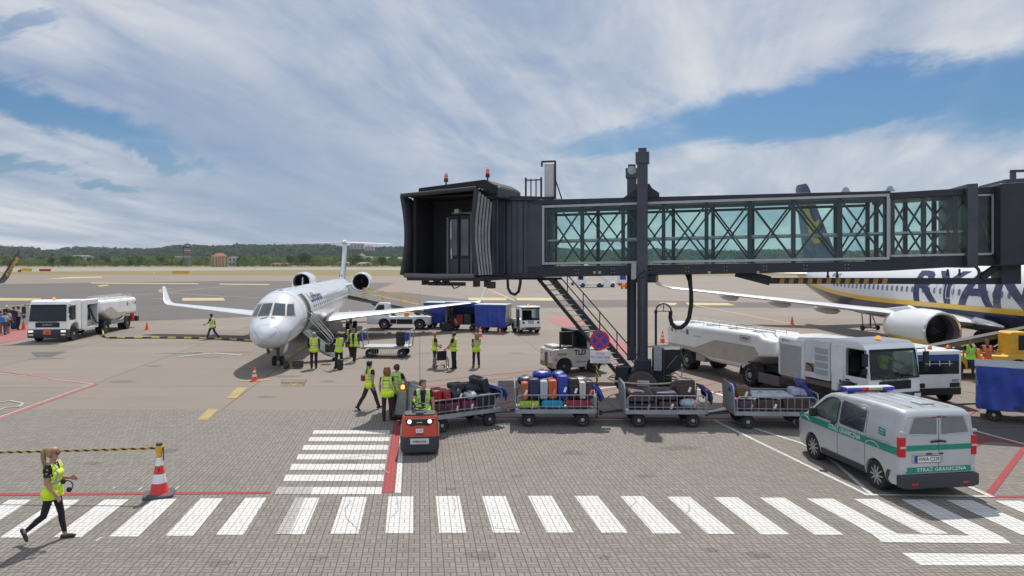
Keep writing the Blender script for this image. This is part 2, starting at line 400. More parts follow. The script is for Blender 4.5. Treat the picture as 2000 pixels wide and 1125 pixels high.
def slab_mat(name, ca, cb, joint, pitch=(7.0, 5.0), dark=(.09, .085, .08), jw=.035, rot=.13):
    mt, nt, m, noise, rng, mix, stretch, P, x, y, b = node_mat(name)
    u = m('MULTIPLY', m('ADD', x, m('MULTIPLY', y, rot)), 1/pitch[0]); v = m('MULTIPLY', m('SUBTRACT', y, m('MULTIPLY', x, .02)), 1/pitch[1])
    fu, fv = m('FRACT', u), m('FRACT', v)
    eu = m('MULTIPLY', m('MINIMUM', fu, m('SUBTRACT', 1.0, fu)), pitch[0]); ev = m('MULTIPLY', m('MINIMUM', fv, m('SUBTRACT', 1.0, fv)), pitch[1])
    jn = rng(m('MINIMUM', eu, ev), jw*.4, jw)
    cb_ = nt.nodes.new('ShaderNodeCombineXYZ'); nt.links.new(m('FLOOR', u), cb_.inputs[0]); nt.links.new(m('FLOOR', v), cb_.inputs[1])
    wn = nt.nodes.new('ShaderNodeTexWhiteNoise'); wn.noise_dimensions = '3D'; nt.links.new(cb_.outputs[0], wn.inputs[0])
    col = mix(m('MULTIPLY', wn.outputs[0], .6), ca, cb)
    a = noise(P, .16, 6, .65, .3); fine = noise(P, 8, 6, .75); st = noise(stretch(P, (.22, 1.5, 1), .1), .5, 8, .7, .6); sw = noise(stretch(P, (.03, .5, 1), -.12), 1.2, 5, .6, .2)
    col = mix(rng(a, .32, .70, 0, .55), col, cb)
    col = mix(rng(fine, .35, .8, 0, .25), col, tuple(c*.55 for c in cb))
    col = mix(rng(st, .56, .72, 0, .42), col, dark)
    col = mix(rng(sw, .55, .75, 0, .22), col, dark)
    col = mix(jn, joint, col)
    nt.links.new(col, b.inputs['Base Color']); b.inputs['Roughness'].default_value = .8; b.inputs['Specular IOR Level'].default_value = .35
    bp = nt.nodes.new('ShaderNodeBump'); bp.inputs['Strength'].default_value = .25; bp.inputs['Distance'].default_value = .004
    nt.links.new(fine, bp.inputs['Height']); nt.links.new(bp.outputs[0], b.inputs['Normal'])
    return mt
PAVER = paver_mat('concrete block paving', (.250, .222, .194), (.190, .168, .148), (.068, .060, .053))
CONCRETE = slab_mat('weathered concrete slabs', (.234, .194, .159), (.180, .150, .125), (.085, .074, .066))
ASPHALT = slab_mat('grey asphalt', (.114, .102, .094), (.090, .080, .074), (.065, .06, .058), (30, 11), (.04, .04, .04), .06)
RUNWAYM = slab_mat('pale runway concrete', (.27, .245, .21), (.23, .21, .18), (.15, .14, .12), (40, 25), (.2, .19, .17), .2)
PAINTW = paver_mat('white paint on paving', (.250, .222, .194), (.190, .168, .148), (.24, .225, .21), (.60, .59, .565), .42)
PAINTR = paver_mat('red paint on paving', (.250, .222, .194), (.190, .168, .148), (.09, .045, .04), (.34, .042, .05), .28)
PALEW = M('white paint on concrete', (.52, .50, .47), .7, var=.25, scale=3)
PALER = M('faded red paint on concrete', (.36, .105, .10), .75, var=.3, scale=2.0)
PALEY = M('yellow paint on apron', (.33, .24, .075), .7, var=.35, scale=1.2)
YELBRIGHT = M('pale yellow taxi marking', (.44, .34, .14), .7, var=.3, scale=1.0)
REDWALK = M('red painted walkway', (.30, .10, .098), .8, var=.25, scale=1.3)
def grass_mat():
    mt, nt, m, noise, rng, mix, stretch, P, x, y, b = node_mat('dry grass')
    a = noise(stretch(P, (.02, .12, 1)), 1.0, 8, .7); f = noise(P, .7, 6, .75)
    col = mix(rng(a, .3, .7), (.205, .158, .048), (.140, .122, .042)); col = mix(rng(f, .35, .7, 0, .5), col, (.20, .15, .06))
    nt.links.new(col, b.inputs['Base Color']); b.inputs['Roughness'].default_value = .95; return mt
def sheet(name, pts, z, mat):
    mb = MB(); mb.poly([(p[0], p[1], z) for p in pts]); o = mb.build(name, mat, None, 0, recalc=False); o['kind'] = 'structure'
    if o.data.polygons[0].normal.z < 0: o.data.flip_normals()
    return o
g = sheet('ground', [(-7000, -300), (7000, -300), (7000, 9000), (-7000, 9000)], -.06, grass_mat())
sheet('apron', [(-420, -60), (420, -60), (460, 262), (200, 268), (-60, 278), (-130, 300), (-480, 330)], 0, CONCRETE)
sheet('runway', [(-3000, 520), (3000, 500), (3000, 730), (-3000, 770)], -.02, RUNWAYM)
sheet('perimeter_road', [(-3000, 392), (-300, 398), (-185, 470), (-150, 520), (-3000, 520)], -.03, RUNWAYM)
def pgp(l): return [gp(u, v) for u, v in l]
sheet('taxiway', pgp([(-500, 640), (40, 636), (275, 627), (420, 622), (620, 612), (860, 602), (1250, 600), (2600, 607), (2600, 590), (1600, 593), (1240, 586), (900, 584), (790, 571), (725, 570), (770, 553), (640, 549), (420, 549), (180, 552), (-500, 564)]), .004, ASPHALT)
sheet('paving', [gp(-700, 800), gp(0, 800), gp(760, 800), gp(842, 813), gp(1565, 817), gp(1890, 866), gp(2500, 872), (40, -20, 0), (-40, -20, 0)], .006, PAVER)
sheet('road', pgp([(1700, 826), (1885, 820), (2400, 826), (2500, 869), (1890, 863)]), .009, ASPHALT)
sheet('red_walkway', pgp([(1064, 621), (1118, 619), (1170, 640), (1262, 700), (1180, 690), (1108, 645)]), .010, REDWALK)
sheet('red_walkway', pgp([(-200, 668), (0, 648), (52, 638), (56, 660), (0, 672), (-200, 700)]), .010, REDWALK)
sheet('drain_cover', pgp([(550, 742), (600, 742), (594, 754), (547, 754)]), .008, ASPHALT)
sheet('asphalt_repair', pgp([(60, 688), (130, 687), (100, 697), (70, 697)]), .008, ASPHALT)
sheet('asphalt_repair', pgp([(700, 645), (760, 645), (756, 652), (698, 652)]), .008, ASPHALT)

class Paint:
    def __init__(s): s.mb = MB()
    def q(s, *pts, z=.012):
        P = [gp(*p) for p in pts]; s.mb.poly([(p.x, p.y, z) for p in P]); return s
    def l(s, pts, w, z=.012):
        P = [gp(*p) for p in pts]
        for a, b in zip(P, P[1:]):
            d = (b-a).normalized(); n = Vector((-d.y, d.x, 0))*w/2; e = d*w*.3
            s.mb.poly([(a-n-e)+Vector((0, 0, z)), (b-n+e)+Vector((0, 0, z)), (b+n+e)+Vector((0, 0, z)), (a+n-e)+Vector((0, 0, z))]); z += .0007
        return s
    def ring(s, c, r, w, a0=0, a1=360, z=.012):
        n = 48; o = []
        for i in range(n+1):
            a = R(a0+(a1-a0)*i/n); o.append(a)
        for a, b in zip(o, o[1:]):
            s.mb.poly([(c.x+q*math.cos(t), c.y+q*math.sin(t), z) for q, t in ((r-w/2, a), (r-w/2, b), (r+w/2, b), (r+w/2, a))])
        return s
    def done(s, name, mat):
        o = s.mb.build(name, mat, None, 0, recalc=False); o['kind'] = 'structure'
        for p in o.data.polygons:
            if p.normal.z < 0: p.flip()
        return o
z = Paint()
for t0, t1, b0, b1, tv, bv in ((-86, -40, -216, -160, 978, 1052), (17.7, 62, -108, -55, 977, 1052), (110, 156, 0, 49, 977, 1051), (204, 251.5, 105, 159, 976.5, 1050), (299, 346, 213.5, 270, 975, 1049), (392, 436, 323, 377.5, 974, 1047.5),
        (480, 521, 421, 475, 973, 1046), (578, 624, 539, 595, 973, 1044.5), (669.6, 716.8, 645.6, 700, 971.5, 1043.5), (759, 807, 752.8, 807, 970.5, 1042.5), (851, 897, 858, 911, 970, 1042), (941.6, 987, 963, 1016, 970, 1041.5), (1031, 1078, 1068, 1121, 969.5, 1041.5), (1122, 1167, 1174, 1227, 969.5, 1041.5),
        (1212, 1257, 1276, 1331, 970, 1043), (1303, 1347, 1382, 1436, 971, 1044), (1394, 1440, 1487, 1542, 972, 1045), (1484, 1532, 1592, 1649, 973, 1046), (1575, 1626, 1700, 1752, 974.5, 1043), (1667, 1714, 1800, 1852, 975.5, 1043.5), (1760, 1808, 1896, 1956, 976.5, 1049), (1848, 1898, 1995, 2060, 977.5, 1046), (1944, 1994, 2105, 2170, 979, 1048)):
    z.q((t0, tv), (t1, tv), (b1, bv), (b0, bv))
z.q((1702, 1043.6), (1752, 1043.4), (1958, 1049.5), (1976, 1063), (1722, 1060), z=.0135).q((1760, 1081), (2080, 1085), (2110, 1106.5), (1797, 1105))
z.done('zebra_crossing', PAINTW)
z = Paint()
for a, b, c, d, v0, v1 in ((613, 762, 610, 761.5, 841, 848), (604.5, 761, 602, 760, 854.5, 862.5), (593, 758.5, 590, 757.5, 870, 879.5), (582, 755.5, 579, 754.5, 888, 898), (569.5, 752.5, 566, 751, 906.8, 918.4), (558, 749.8, 553, 748.5, 928, 940.5), (542, 746, 536, 744.5, 952.5, 966)):
    z.q((a, v0), (b, v0), (d, v1), (c, v1))
z.done('zebra_crossing', PAINTW)
Paint().q((785, 808), (790, 808), (783, 963.5), (771.3, 963.5)).l([(842, 818), (1562, 822)], .09).l([(1398, 823), (1692, 966)], .10).l([(1430, 823), (1570, 868), (1632, 905), (1702, 967)], .10, .0145).l([(1690, 967.5), (1936, 970.5)], .10, .017).l([(1885, 948), (1936, 971)], .13, .019).l([(1890, 838), (2060, 884)], .10)\
    .q((1545, 820), (1556, 820), (1572, 843), (1562, 843)).l([(220, 955), (226, 952)], .03).l([(270, 958), (278, 952)], .03).l([(340, 957), (350, 951)], .03).l([(188, 1057), (197, 1051)], .03).done('white_line', PAINTW)
Paint().q((772.5, 809), (784.5, 809), (770.8, 963.6), (745.2, 963.6)).l([(-200, 967.5), (0, 966.7), (270, 965), (524, 962.8)], .16).l([(842, 815), (1562, 819)], .13).l([(1880, 947), (1936, 971), (2080, 971)], .13).l([(1932, 966), (2004, 872)], .15, .016).l([(1896, 843.5), (2060, 889)], .13).l([(1898, 878), (1929, 853)], .13, .017).done('red_line', PAINTR)
c = gp(1281, 778)
Paint().l([(790, 749.5), (920, 736), (1065, 722), (1240, 707)], .12).l([(832, 756), (1000, 737), (1120, 727)], .12).l([(960, 774), (1030, 760)], .12).l([(968, 790), (1030, 778)], .12).l([(940, 805), (1060, 783), (1200, 760)], .12).l([(1290, 743), (1352, 729), (1420, 716)], .1).l([(1340, 748), (1404, 733), (1500, 714)], .1)\
    .l([(1376, 753), (1468, 731), (1530, 716)], .1).l([(1388, 770), (1440, 756), (1500, 741)], .1).l([(1410, 783), (1460, 768)], .1).l([(1050, 806), (1175, 782)], .1).ring(c, 3.1, .20, -70, 200).l([(1884, 813), (1914, 794)], .2).l([(1870, 822.5), (2080, 824)], .12).l([(1885, 745), (2050, 747)], .08).l([(1885, 765), (1935, 772), (2050, 777)], .1).l([(1130, 690), (1290, 668)], .1).done('red_line', PALER)
Paint().ring(c, 2.8, .22, -70, 200).l([(-200, 822), (0, 815), (181, 750.5), (0, 729), (-200, 712)], .05, .0145).l([(520, 564.5), (545, 564)], .4).l([(300, 534), (301, 533)], .4).l([(300, 583.5), (325, 582.5)], .35).done('white_line', PALEW)
Paint().l([(-200, 826), (0, 818), (187, 751), (0, 725.5), (-200, 706)], .16).l([(763, 555), (776, 566)], .3).done('red_line', PALER)
y = Paint()
for q in (((464, 757), (484, 757), (462, 778), (442, 778)), ((407, 799), (427, 799), (405, 821), (384, 821)), ((556, 694), (576, 691), (566, 700), (545, 703)), ((584, 680), (598, 676), (590, 684), (577, 688)), ((610, 655), (622, 652), (612, 660), (602, 662)),
          ((470, 743), (528, 741), (528, 743.5), (470, 745.5)), ((551, 744), (596, 744), (595, 745.5), (550, 745.5)), ((548, 752), (592, 752), (591, 753.5), (547, 753.5)), ((562, 748), (574, 751), (586, 747), (574, 752.5))): y.q(*q)
y.done('yellow_line', PALEY)
y = Paint()
for q in (((0, 582), (79, 583), (82, 587), (-40, 587.4)), ((356, 582), (436, 582), (440, 587), (356, 587.4)), ((178, 552), (388, 553.6), (388, 555), (178, 553.6)), ((429, 554), (526, 555), (526, 556.6), (429, 555.6)), ((85, 545.5), (139, 541), (199, 540), (199, 542), (139, 543.6)), ((914, 581.6), (989, 581.6), (989, 586.5), (916, 586.5)),
          ((1008, 581.6), (1086, 582), (1088, 587.5), (1010, 586.5)), ((1290, 591), (1323, 592), (1318, 596), (1285, 596)), ((1338, 591), (1420, 592), (1437, 596.5), (1345, 596)), ((190, 558), (210, 556), (214, 557), (196, 560)), ((1880, 688), (2000, 696), (2000, 703), (1880, 694))): y.q(*q)
y.l([(20, 598), (180, 583), (330, 570.5), (430, 560), (480, 555.6)], .3).l([(318, 571), (440, 579), (560, 583)], .3, .0155).l([(946, 561), (1005, 587)], .3).l([(1347, 594), (1470, 618), (1590, 641)], .25).l([(0, 603), (60, 600)], .3).l([(315, 570.5), (311, 568), (316, 565.5), (335, 563.5)], .35, .017).done('yellow_line', YELBRIGHT)
# curls of black paint and tyre scuffs
RUBBER = M('tyre mark on paving', (.33, .315, .295), .8, var=.4, scale=6)
t = Paint()
t.l([(-10, 788), (20, 783), (45, 788), (38, 795), (10, 797), (-5, 803)], .12, .0165).l([(700, 1036), (676, 1013), (674, 994), (686, 979)], .02, .0165).l([(670, 896), (715, 890), (730, 893)], .025, .0165).l([(741, 912), (760, 925)], .025, .0165).l([(1238, 973), (1243, 981), (1232, 991)], .03, .0165)\
    .l([(1345, 985), (1347, 997), (1338, 1006)], .03, .0165).l([(886, 973), (890, 995), (884, 1012)], .02, .0165).l([(776, 973), (778, 998), (764, 1012)], .02, .0165).l([(350, 697), (420, 690), (470, 694)], .35, .0165).l([(345, 690), (400, 687)], .2, .0165).l([(965, 1032), (1015, 1037)], .02, .0165)
t.done('tyre_mark', RUBBER)

PAINTG = paver_mat('grey worn paint on paving', (.250, .222, .194), (.190, .168, .148), (.16, .15, .14), (.36, .35, .335), .7)
Paint().q((577.5, 973), (596, 973), (566, 1044.7), (538.5, 1044.7), z=.0142).q((542, 952.3), (610, 952.3), (606, 966.2), (536, 966.2), z=.0142).done('worn_marking', PAINTG)
PAVERD = paver_mat('oil darkened paving', (.175, .155, .136), (.135, .12, .106), (.05, .045, .04)); CONCD = slab_mat('oil darkened concrete', (.165, .140, .117), (.135, .115, .098), (.07, .06, .055)); ASPHD = M('dark tyre streak', (.070, .064, .060), .8, var=.35, scale=1.5)
rs = random.Random(21); blotch = MB(); blotch2 = MB()
def blob(mb, u, v, rx, ry, z):
    c = gp(u, v); ph = [rs.uniform(0, 6.28) for _ in range(3)]
    mb.poly([(c.x+rx*math.cos(a)*(1+.22*math.sin(2*a+ph[0])+.16*math.sin(5*a+ph[1])), c.y+ry*math.sin(a)*(1+.22*math.sin(3*a+ph[2])+.14*math.sin(6*a+ph[0])), z) for a in np.linspace(0, 6.283, 33)[:-1]])
for i, q in enumerate(((660, 905, .5, .25), (700, 918, .22, .3), (1120, 885, .35, .22), (1260, 930, .2, .15), (940, 1085, .3, .18), (430, 1100, .22, .14), (1010, 930, .14, .1), (1480, 1085, .25, .14), (330, 880, .3, .2), (180, 905, .2, .13), (1330, 875, .5, .25), (1390, 1075, .12, .08), (620, 1090, .15, .1), (880, 955, .12, .09), (1180, 1090, .10, .07))): blob(blotch, *q, .0072+.0002*i)
for i, q in enumerate(((350, 690, 1.5, .35), (455, 688, 1.0, .3), (400, 697, .9, .25), (240, 745, .5, .3), (520, 775, .35, .2), (830, 690, .4, .25), (640, 745, .3, .2), (1010, 690, .5, .3), (960, 745, .3, .2), (90, 700, .8, .4), (300, 715, .4, .2), (560, 735, .5, .25))): blob(blotch2, *q, .0045+.0002*i)
struct('oil_stain', blotch, PAVERD); struct('oil_stain', blotch2, CONCD)
tm = Paint()
for i, pts in enumerate((((-60, 612), (120, 600), (260, 590), (420, 576), (560, 566)), ((-60, 618), (130, 606), (270, 597), (430, 583), (590, 571)), ((290, 612), (420, 590), (520, 572)), ((276, 600), (360, 588), (470, 570), (560, 560)), ((700, 600), (860, 592), (1240, 591)), ((700, 603), (870, 596), (1240, 595)), ((1290, 594), (1700, 598), (2050, 601)), ((60, 575), (220, 566), (420, 556)))): tm.l(pts, .45, .0062+.0004*i)
tm.done('tyre_mark', ASPHD)

# ================================================================ HILLS, FOREST, TREES
def leafmat(name, rgb, var=.55):
    mt, nt, m, noise, rng, mix, stretch, P, x, y, b = node_mat(name)
    oi = nt.nodes.new('ShaderNodeObjectInfo'); gi = nt.nodes.new('ShaderNodeNewGeometry')
    col = mix(noise(P, .35, 4, .7), tuple(c*(1-var) for c in rgb), tuple(min(1, c*(1+var)) for c in rgb))
    col = mix(m('MULTIPLY', gi.outputs['Random Per Island'], .35), col, tuple(c*1.6 for c in rgb))
    col = mix(m('MULTIPLY', oi.outputs['Random'], .45), col, (rgb[0]*1.5, rgb[1]*1.15, rgb[2]*.7))
    nt.links.new(col, b.inputs['Base Color']); b.inputs['Roughness'].default_value = .8; b.inputs['Specular IOR Level'].default_value = .15
    tr = nt.nodes.new('ShaderNodeBsdfTranslucent'); nt.links.new(col, tr.inputs[0]); ms = nt.nodes.new('ShaderNodeMixShader'); ms.inputs[0].default_value = .42
    nt.links.new(b.outputs[0], ms.inputs[1]); nt.links.new(tr.outputs[0], ms.inputs[2]); nt.links.new(ms.outputs[0], nt.nodes['Material Output'].inputs[0]); return mt
LEAF = leafmat('broadleaf foliage', (.115, .165, .05)); LEAF2 = leafmat('dark foliage', (.062, .10, .04)); FOREST = leafmat('forest foliage', (.042, .070, .038), .35)
MEADOW = M('hill meadow', (.14, .17, .06), .95, var=.3, scale=.02); BARK = M('bark', (.07, .055, .04), .9)
def ridge(x):
    u = 1000+x/3000*F                     # height of the skyline along the picture
    v = pchip([-900, -300, 0, 55, 95, 130, 300, 345, 420, 480, 560, 640, 780, 900, 1100, 1500, 2000, 2600, 3200],
              [500, 494, 487, 488, 495, 491, 490, 486, 487, 482, 484, 485, 488, 489, 492, 495, 497, 499, 503])(u)
    return H+(VH-v)/F*3000
rg = random.Random(3)
mb = MB(); nx = 160
def hill(i, j):
    x = -3800+7600*i; Y = 1350+2400*j; f = min(1, j/.68); s = f*f*(3-2*f); zz = ridge(x*3000/max(Y, 1500)*1.0)*s*(Y/3000) if j < .7 else ridge(x*3000/Y)*(Y/3000)*(1-(j-.7)*1.5)
    return (x, Y, max(-.5, zz+4*math.sin(x*.013+j*9)*s))
mb.grid(hill, 120, 24); o = struct('hills', mb, M('wooded hillside ground', (.020, .034, .018), .98, var=.4, scale=.02, spec=0.0), 60)
mb = MB()
for k in range(7200):
    x = rg.uniform(-3300, 3300); j = rg.choice((rg.uniform(.25, .69), rg.uniform(.45, .70), .69)); p = hill((x+3800)/7600, j)
    u = 1000+p[0]/p[1]*F
    if 690 < u < 830 and .2 < j < .5 and rg.random() < .8: continue
    h = rg.uniform(7, 15)*(1.3 if rg.random() < .1 else 1); r = rg.uniform(6, 11)
    for q in range(9):
        c = Vector((p[0]+rg.gauss(0, r*.5), p[1]+rg.gauss(0, r*.4), p[2]+h*rg.uniform(.15, 1.0))); s_ = r*rg.uniform(.35, .6)
        n = Vector((rg.gauss(0, .6), rg.gauss(-.5, .5), abs(rg.gauss(.9, .5)))).normalized(); a = n.orthogonal().normalized(); b = n.cross(a)
        mb.poly([c+s_*(math.cos(t)*a*rg.uniform(.7, 1.2)+math.sin(t)*b*rg.uniform(.7, 1.2)) for t in (0, 1.2, 2.5, 3.8, 5.1)])
o = mb.build('forest', FOREST, None, 0, recalc=False); o['kind'] = 'stuff'
sheetp = MB().grid(lambda i, j: tuple(Vector(hill((( -480+170*i)+3800)/7600, .22+.12*j))+Vector((0, 0, 3))), 8, 6); struct('hill_meadow', sheetp, MEADOW, 60)
def crown_mesh(seed, h, w, n, kind):
    q = random.Random(seed); mb = MB(); lobes = []
    for i in range(9 if kind == 'round' else 7):
        t = q.uniform(0, 1); zz = h*(.28+.62*t); rr = w*(.5-.28*abs(t-.35)) if kind == 'round' else (w*(.42-.36*t) if kind == 'tall' else w*(.5-.2*t))
        a = q.uniform(0, 6.28); d = q.uniform(0, .55)*w*(.6 if kind == 'tall' else 1)*(1-t*.6)
        lobes.append((Vector((d*math.cos(a), d*math.sin(a), zz)), rr*q.uniform(.6, 1)))
    for i in range(n):
        c, r = q.choice(lobes); d = Vector((q.gauss(0, 1), q.gauss(0, 1), q.gauss(.15, 1))).normalized(); rad = r*q.uniform(.55, 1.12)
        p = c+Vector((d.x*rad, d.y*rad, d.z*rad*.85)); p.z = max(p.z, h*.07)
        nn = (d+Vector((q.gauss(0, .5), q.gauss(0, .5), q.gauss(.2, .5)))).normalized(); a = nn.orthogonal().normalized(); b = nn.cross(a); s_ = q.uniform(.45, 1.0)*max(.55, h/14)
        mb.poly([p+s_*(math.cos(t)*a*q.uniform(.6, 1.3)+math.sin(t)*b*q.uniform(.6, 1.3)) for t in (0.1, 1.4, 2.6, 3.7, 5.2)])
    return mb
PROTO = {}
def tree_proto(key, seed, h, w, n, kind, mat):
    cr = crown_mesh(seed, h, w, n, kind).mesh('crown', mat, 0, False); q = random.Random(seed)
    tb = MB().tube([(0, 0, -.3), (.1, 0, h*.25), (0, .1, h*.6), (0.1, .1, h*.85)], [h*.025, h*.02, h*.012, h*.004], 7)
    for k in range(4):
        a = q.uniform(0, 6.28); z0 = h*q.uniform(.25, .5); tb.tube([(0, 0, z0), (math.cos(a)*w*.2, math.sin(a)*w*.2, z0+h*.15), (math.cos(a)*w*.32, math.sin(a)*w*.32, z0+h*.25)], [h*.011, h*.007, h*.003], 5)
    PROTO[key] = (cr, tb.mesh('trunk', BARK, 40))
for k, a in {'round': (1, 12, 11, 420, 'round', LEAF), 'round2': (2, 13, 13, 460, 'round', LEAF), 'dark': (3, 15, 14, 520, 'round', LEAF2), 'tall': (4, 19, 9, 480, 'tall', LEAF2), 'bush': (5, 6, 9, 240, 'round', LEAF), 'bush2': (6, 5, 8, 220, 'round', LEAF2), 'wide': (8, 12, 17, 520, 'round', LEAF), 'poplar': (9, 20, 8, 420, 'tall', LEAF)}.items(): tree_proto(k, *a)
TLAB = {'round': ('round green tree in the tree line beyond the runway', 'tree'), 'round2': ('full green tree in the tree line beyond the runway', 'tree'), 'dark': ('dark green full crowned tree beyond the runway', 'tree'), 'tall': ('tall narrow dark tree beyond the runway', 'tree'), 'bush': ('low light green bush in front of the tree line', 'bush'),
        'bush2': ('low dark green bush in front of the tree line', 'bush'), 'wide': ('broad spreading green tree beyond the runway', 'tree'), 'poplar': ('tall slender green tree beyond the runway', 'tree')}
def tree(key, x, y, sc, label=None, sz=1.0):
    lab, cat = TLAB[key]; t = thing('bush' if cat == 'bush' else 'tree', label or lab, cat, (x, y, -.06), rg.uniform(0, 6.28), None if label else lab.replace(' tree ', ' trees ').replace('bush', 'bushes'))
    t.scale = (sc, sc, sc*sz)
    for nm, me in zip(('crown', 'trunk'), PROTO[key]):
        o = bpy.data.objects.new(nm, me); COL.objects.link(o); o.parent = t
    return t
rt = random.Random(11)
def at_far(u, Y): return (u-1000)/F*Y
u = -40
while u < 800:
    Y = rt.uniform(900, 960); tree(rt.choice(('bush', 'bush', 'bush2', 'bush', 'round')), at_far(u, Y), Y, rt.uniform(.75, 1.3)*(.75 if u > 450 else 1)); u += rt.uniform(8, 17)
u = -40
while u < 810:
    Y = rt.uniform(1000, 1080)
    if not (405 < u < 450): tree(rt.choice(('round', 'round2', 'wide', 'round', 'dark', 'round2')), at_far(u, Y), Y, rt.uniform(.75, 1.15)); 
    u += rt.uniform(8, 15)
u = -40
while u < 900:
    Y = rt.uniform(1150, 1300); tree(rt.choice(('round2', 'dark', 'wide', 'round')), at_far(u, Y), Y, rt.uniform(.9, 1.3)); u += rt.uniform(9, 16)
for u, k, sc, Y, lab in ((103, 'tall', 1.05, 940, 'dark upright tree near the aircraft winglet, left of a rounder dark tree'), (131, 'dark', .95, 890, 'rounded dark conifer like tree standing alone in front of the tree line'), (595, 'dark', 1.25, 930, 'largest dark round tree left of the jet tail fin'), (620, 'wide', 1.1, 960, None), (480, 'wide', 1.15, 950, 'broad tree with a rounded top right of the red roofed block'),
                    (520, 'wide', 1.2, 960, None), (545, 'wide', 1.05, 950, None), (258, 'round2', 1.1, 950, None), (292, 'round', 1.15, 960, None), (690, 'poplar', .85, 950, 'slender tree just right of the jet tail fin'), (703, 'poplar', .8, 980, None), (745, 'dark', .9, 940, None), (770, 'wide', .9, 930, None)):
    tree(k, at_far(u, Y), Y, sc, lab)
# trees seen past the bridge on the right
u = 830
while u < 2080:
    Y = rt.uniform(980, 1200); tree(rt.choice(('round', 'round2', 'wide', 'dark')), at_far(u, Y), Y, rt.uniform(.7, 1.1)); u += rt.uniform(14, 26)

# ================================================================ FAR BUILDINGS AND SIGNS
CREAM = M('cream render', (.40, .31, .19), .8, var=.15, scale=.3); REDROOF = M('red roof sheet', (.27, .05, .03), .7, var=.2, scale=.5); PALEWALL = M('pale wall', (.38, .38, .37), .8, var=.12, scale=.2); WIN = M('far window', (.05, .06, .075), .2); ORWALL = M('orange wall panel', (.48, .20, .07), .8)
GREYROOF = M('grey roof', (.22, .22, .23), .8)
def block(name, label, u, Y, w, d, h, rh, wall, roof, storeys, cols, rz=0, over=.4, group=None):
    t = thing(name, label, 'building', (at_far(u, Y), Y, -.06), rz, group)
    MB().box(-w/2, w/2, -d/2, d/2, 0, h).build('wall', wall, t)
    a, b = w/2+over, d/2+over; r = max(0, a-b)
    MB().add([(-a, -b, h), (a, -b, h), (a, b, h), (-a, b, h), (-r, 0, h+rh), (r, 0, h+rh)], [(0, 1, 5, 4), (1, 2, 5), (2, 3, 4, 5), (3, 0, 4), (0, 1, 2, 3)]).build('roof', roof, t, 0)
    if cols:
        for s in range(storeys):
            for c in range(cols):
                x = -w/2+w*(c+.5)/cols; zz = h*(s+.5)/storeys; o = MB().box(x-w/cols*.2, x+w/cols*.2, -d/2-.12, -d/2+.05, zz-h/storeys*.26, zz+h/storeys*.26).build('window', WIN, t, 0)
    return t
b = block('apartment_building', 'cream apartment block with a red hipped roof behind the tree line', 429, 880, 19, 13, 13, 4.2, CREAM, REDROOF, 5, 5, R(22))
MB().box(-1.6, 1.6, -6.75, -6.3, .5, 13.5).build('stair_panel', ORWALL, b, 0)
MB().box(3, 4.2, 1, 2.2, 13.5, 17.4).build('chimney', CREAM, b, 0)
block('hall', 'white flat roofed hall among the trees left of the radar tower', 158, 1250, 36, 14, 17, 1.2, PALEWALL, GREYROOF, 3, 7)
block('hall', 'long pale low hall low among the trees between winglet and tower', 195, 1300, 60, 14, 10, 1, PALEWALL, GREYROOF, 2, 6)
block('hall', 'narrow pale building just left of the radar tower', 345, 1200, 18, 10, 15, 1, PALEWALL, GREYROOF, 4, 2)
block('house', 'small white house on the slope high right of the tail fin', 698, 1900, 36, 14, 12, 6, PALEWALL, GREYROOF, 2, 4).location.z = 42
block('house', 'pale house on the meadow below the hilltop', 722, 1950, 26, 14, 10, 5, PALEWALL, REDROOF, 2, 3).location.z = 38
block('house', 'white tower house between slender trees right of the tail fin', 707, 1100, 9, 9, 16, 4, PALEWALL, GREYROOF, 4, 1)
block('shed', 'low white shed at the foot of the trees right of the tail fin', 672, 935, 14, 8, 5, 2, PALEWALL, GREYROOF, 1, 3)
block('shed', 'low grey roofed shed under the trees near the cab', 712, 935, 18, 8, 4, 2, CREAM, GREYROOF, 1, 3)
block('shed', 'flat brown shed left of the big round dark tree', 548, 930, 22, 8, 4, 1, CREAM, REDROOF, 1, 4)
block('shed', 'blue grey hall right of the red roofed block', 463, 1050, 22, 10, 13, 1, PALEWALL, GREYROOF, 2, 4)
t = thing('radar_tower', 'lattice radar tower with red and white bands above the trees', 'tower', (at_far(366, 900), 900, -.06))
mb = MB()
for sx in (-1, 1):
    for sy in (-1, 1): mb.bar((sx*3.4, sy*3.4, 0), (sx*2.2, sy*2.2, 24), .45)
for i in range(6):
    a = 3.4-.2*i; z0 = 4*i
    for s in (-1, 1):
        mb.bar((-a, s*a, z0), (a-.2, s*(a-.2), z0+4), .25); mb.bar((a, s*a, z0), (-a+.2, s*(a-.2), z0+4), .25); mb.bar((s*a, -a, z0), (s*(a-.2), a-.2, z0+4), .25)
mb.build('lattice', M('tower steel', (.25, .25, .26), .6), t, 0)
for k, zz in enumerate((12, 16, 20, 24)):
    MB().box(-3.5+.2*k, 3.5-.2*k, -3.5+.2*k, 3.5-.2*k, zz, zz+1.1+.2*(k == 3)).build('platform', (REDROOF if k % 2 else PALEWALL) if k < 3 else DKGREY, t, 0)
MB().cyl((0, 0, 24), (0, 0, 28), 1.3, 1.0, 12).build('antenna_mast', M('tower steel', (.25, .25, .26), .6), t)
MB().box(-2.6, 2.6, -.4, .4, 27.6, 29.2).cyl((0, 0, 28.5), (0, 0, 34), .25, .1, 8).bar((-4.6, 0, 18), (-4.6, 0, 27), .9).build('radar_antenna', DKGREY, t, 0)
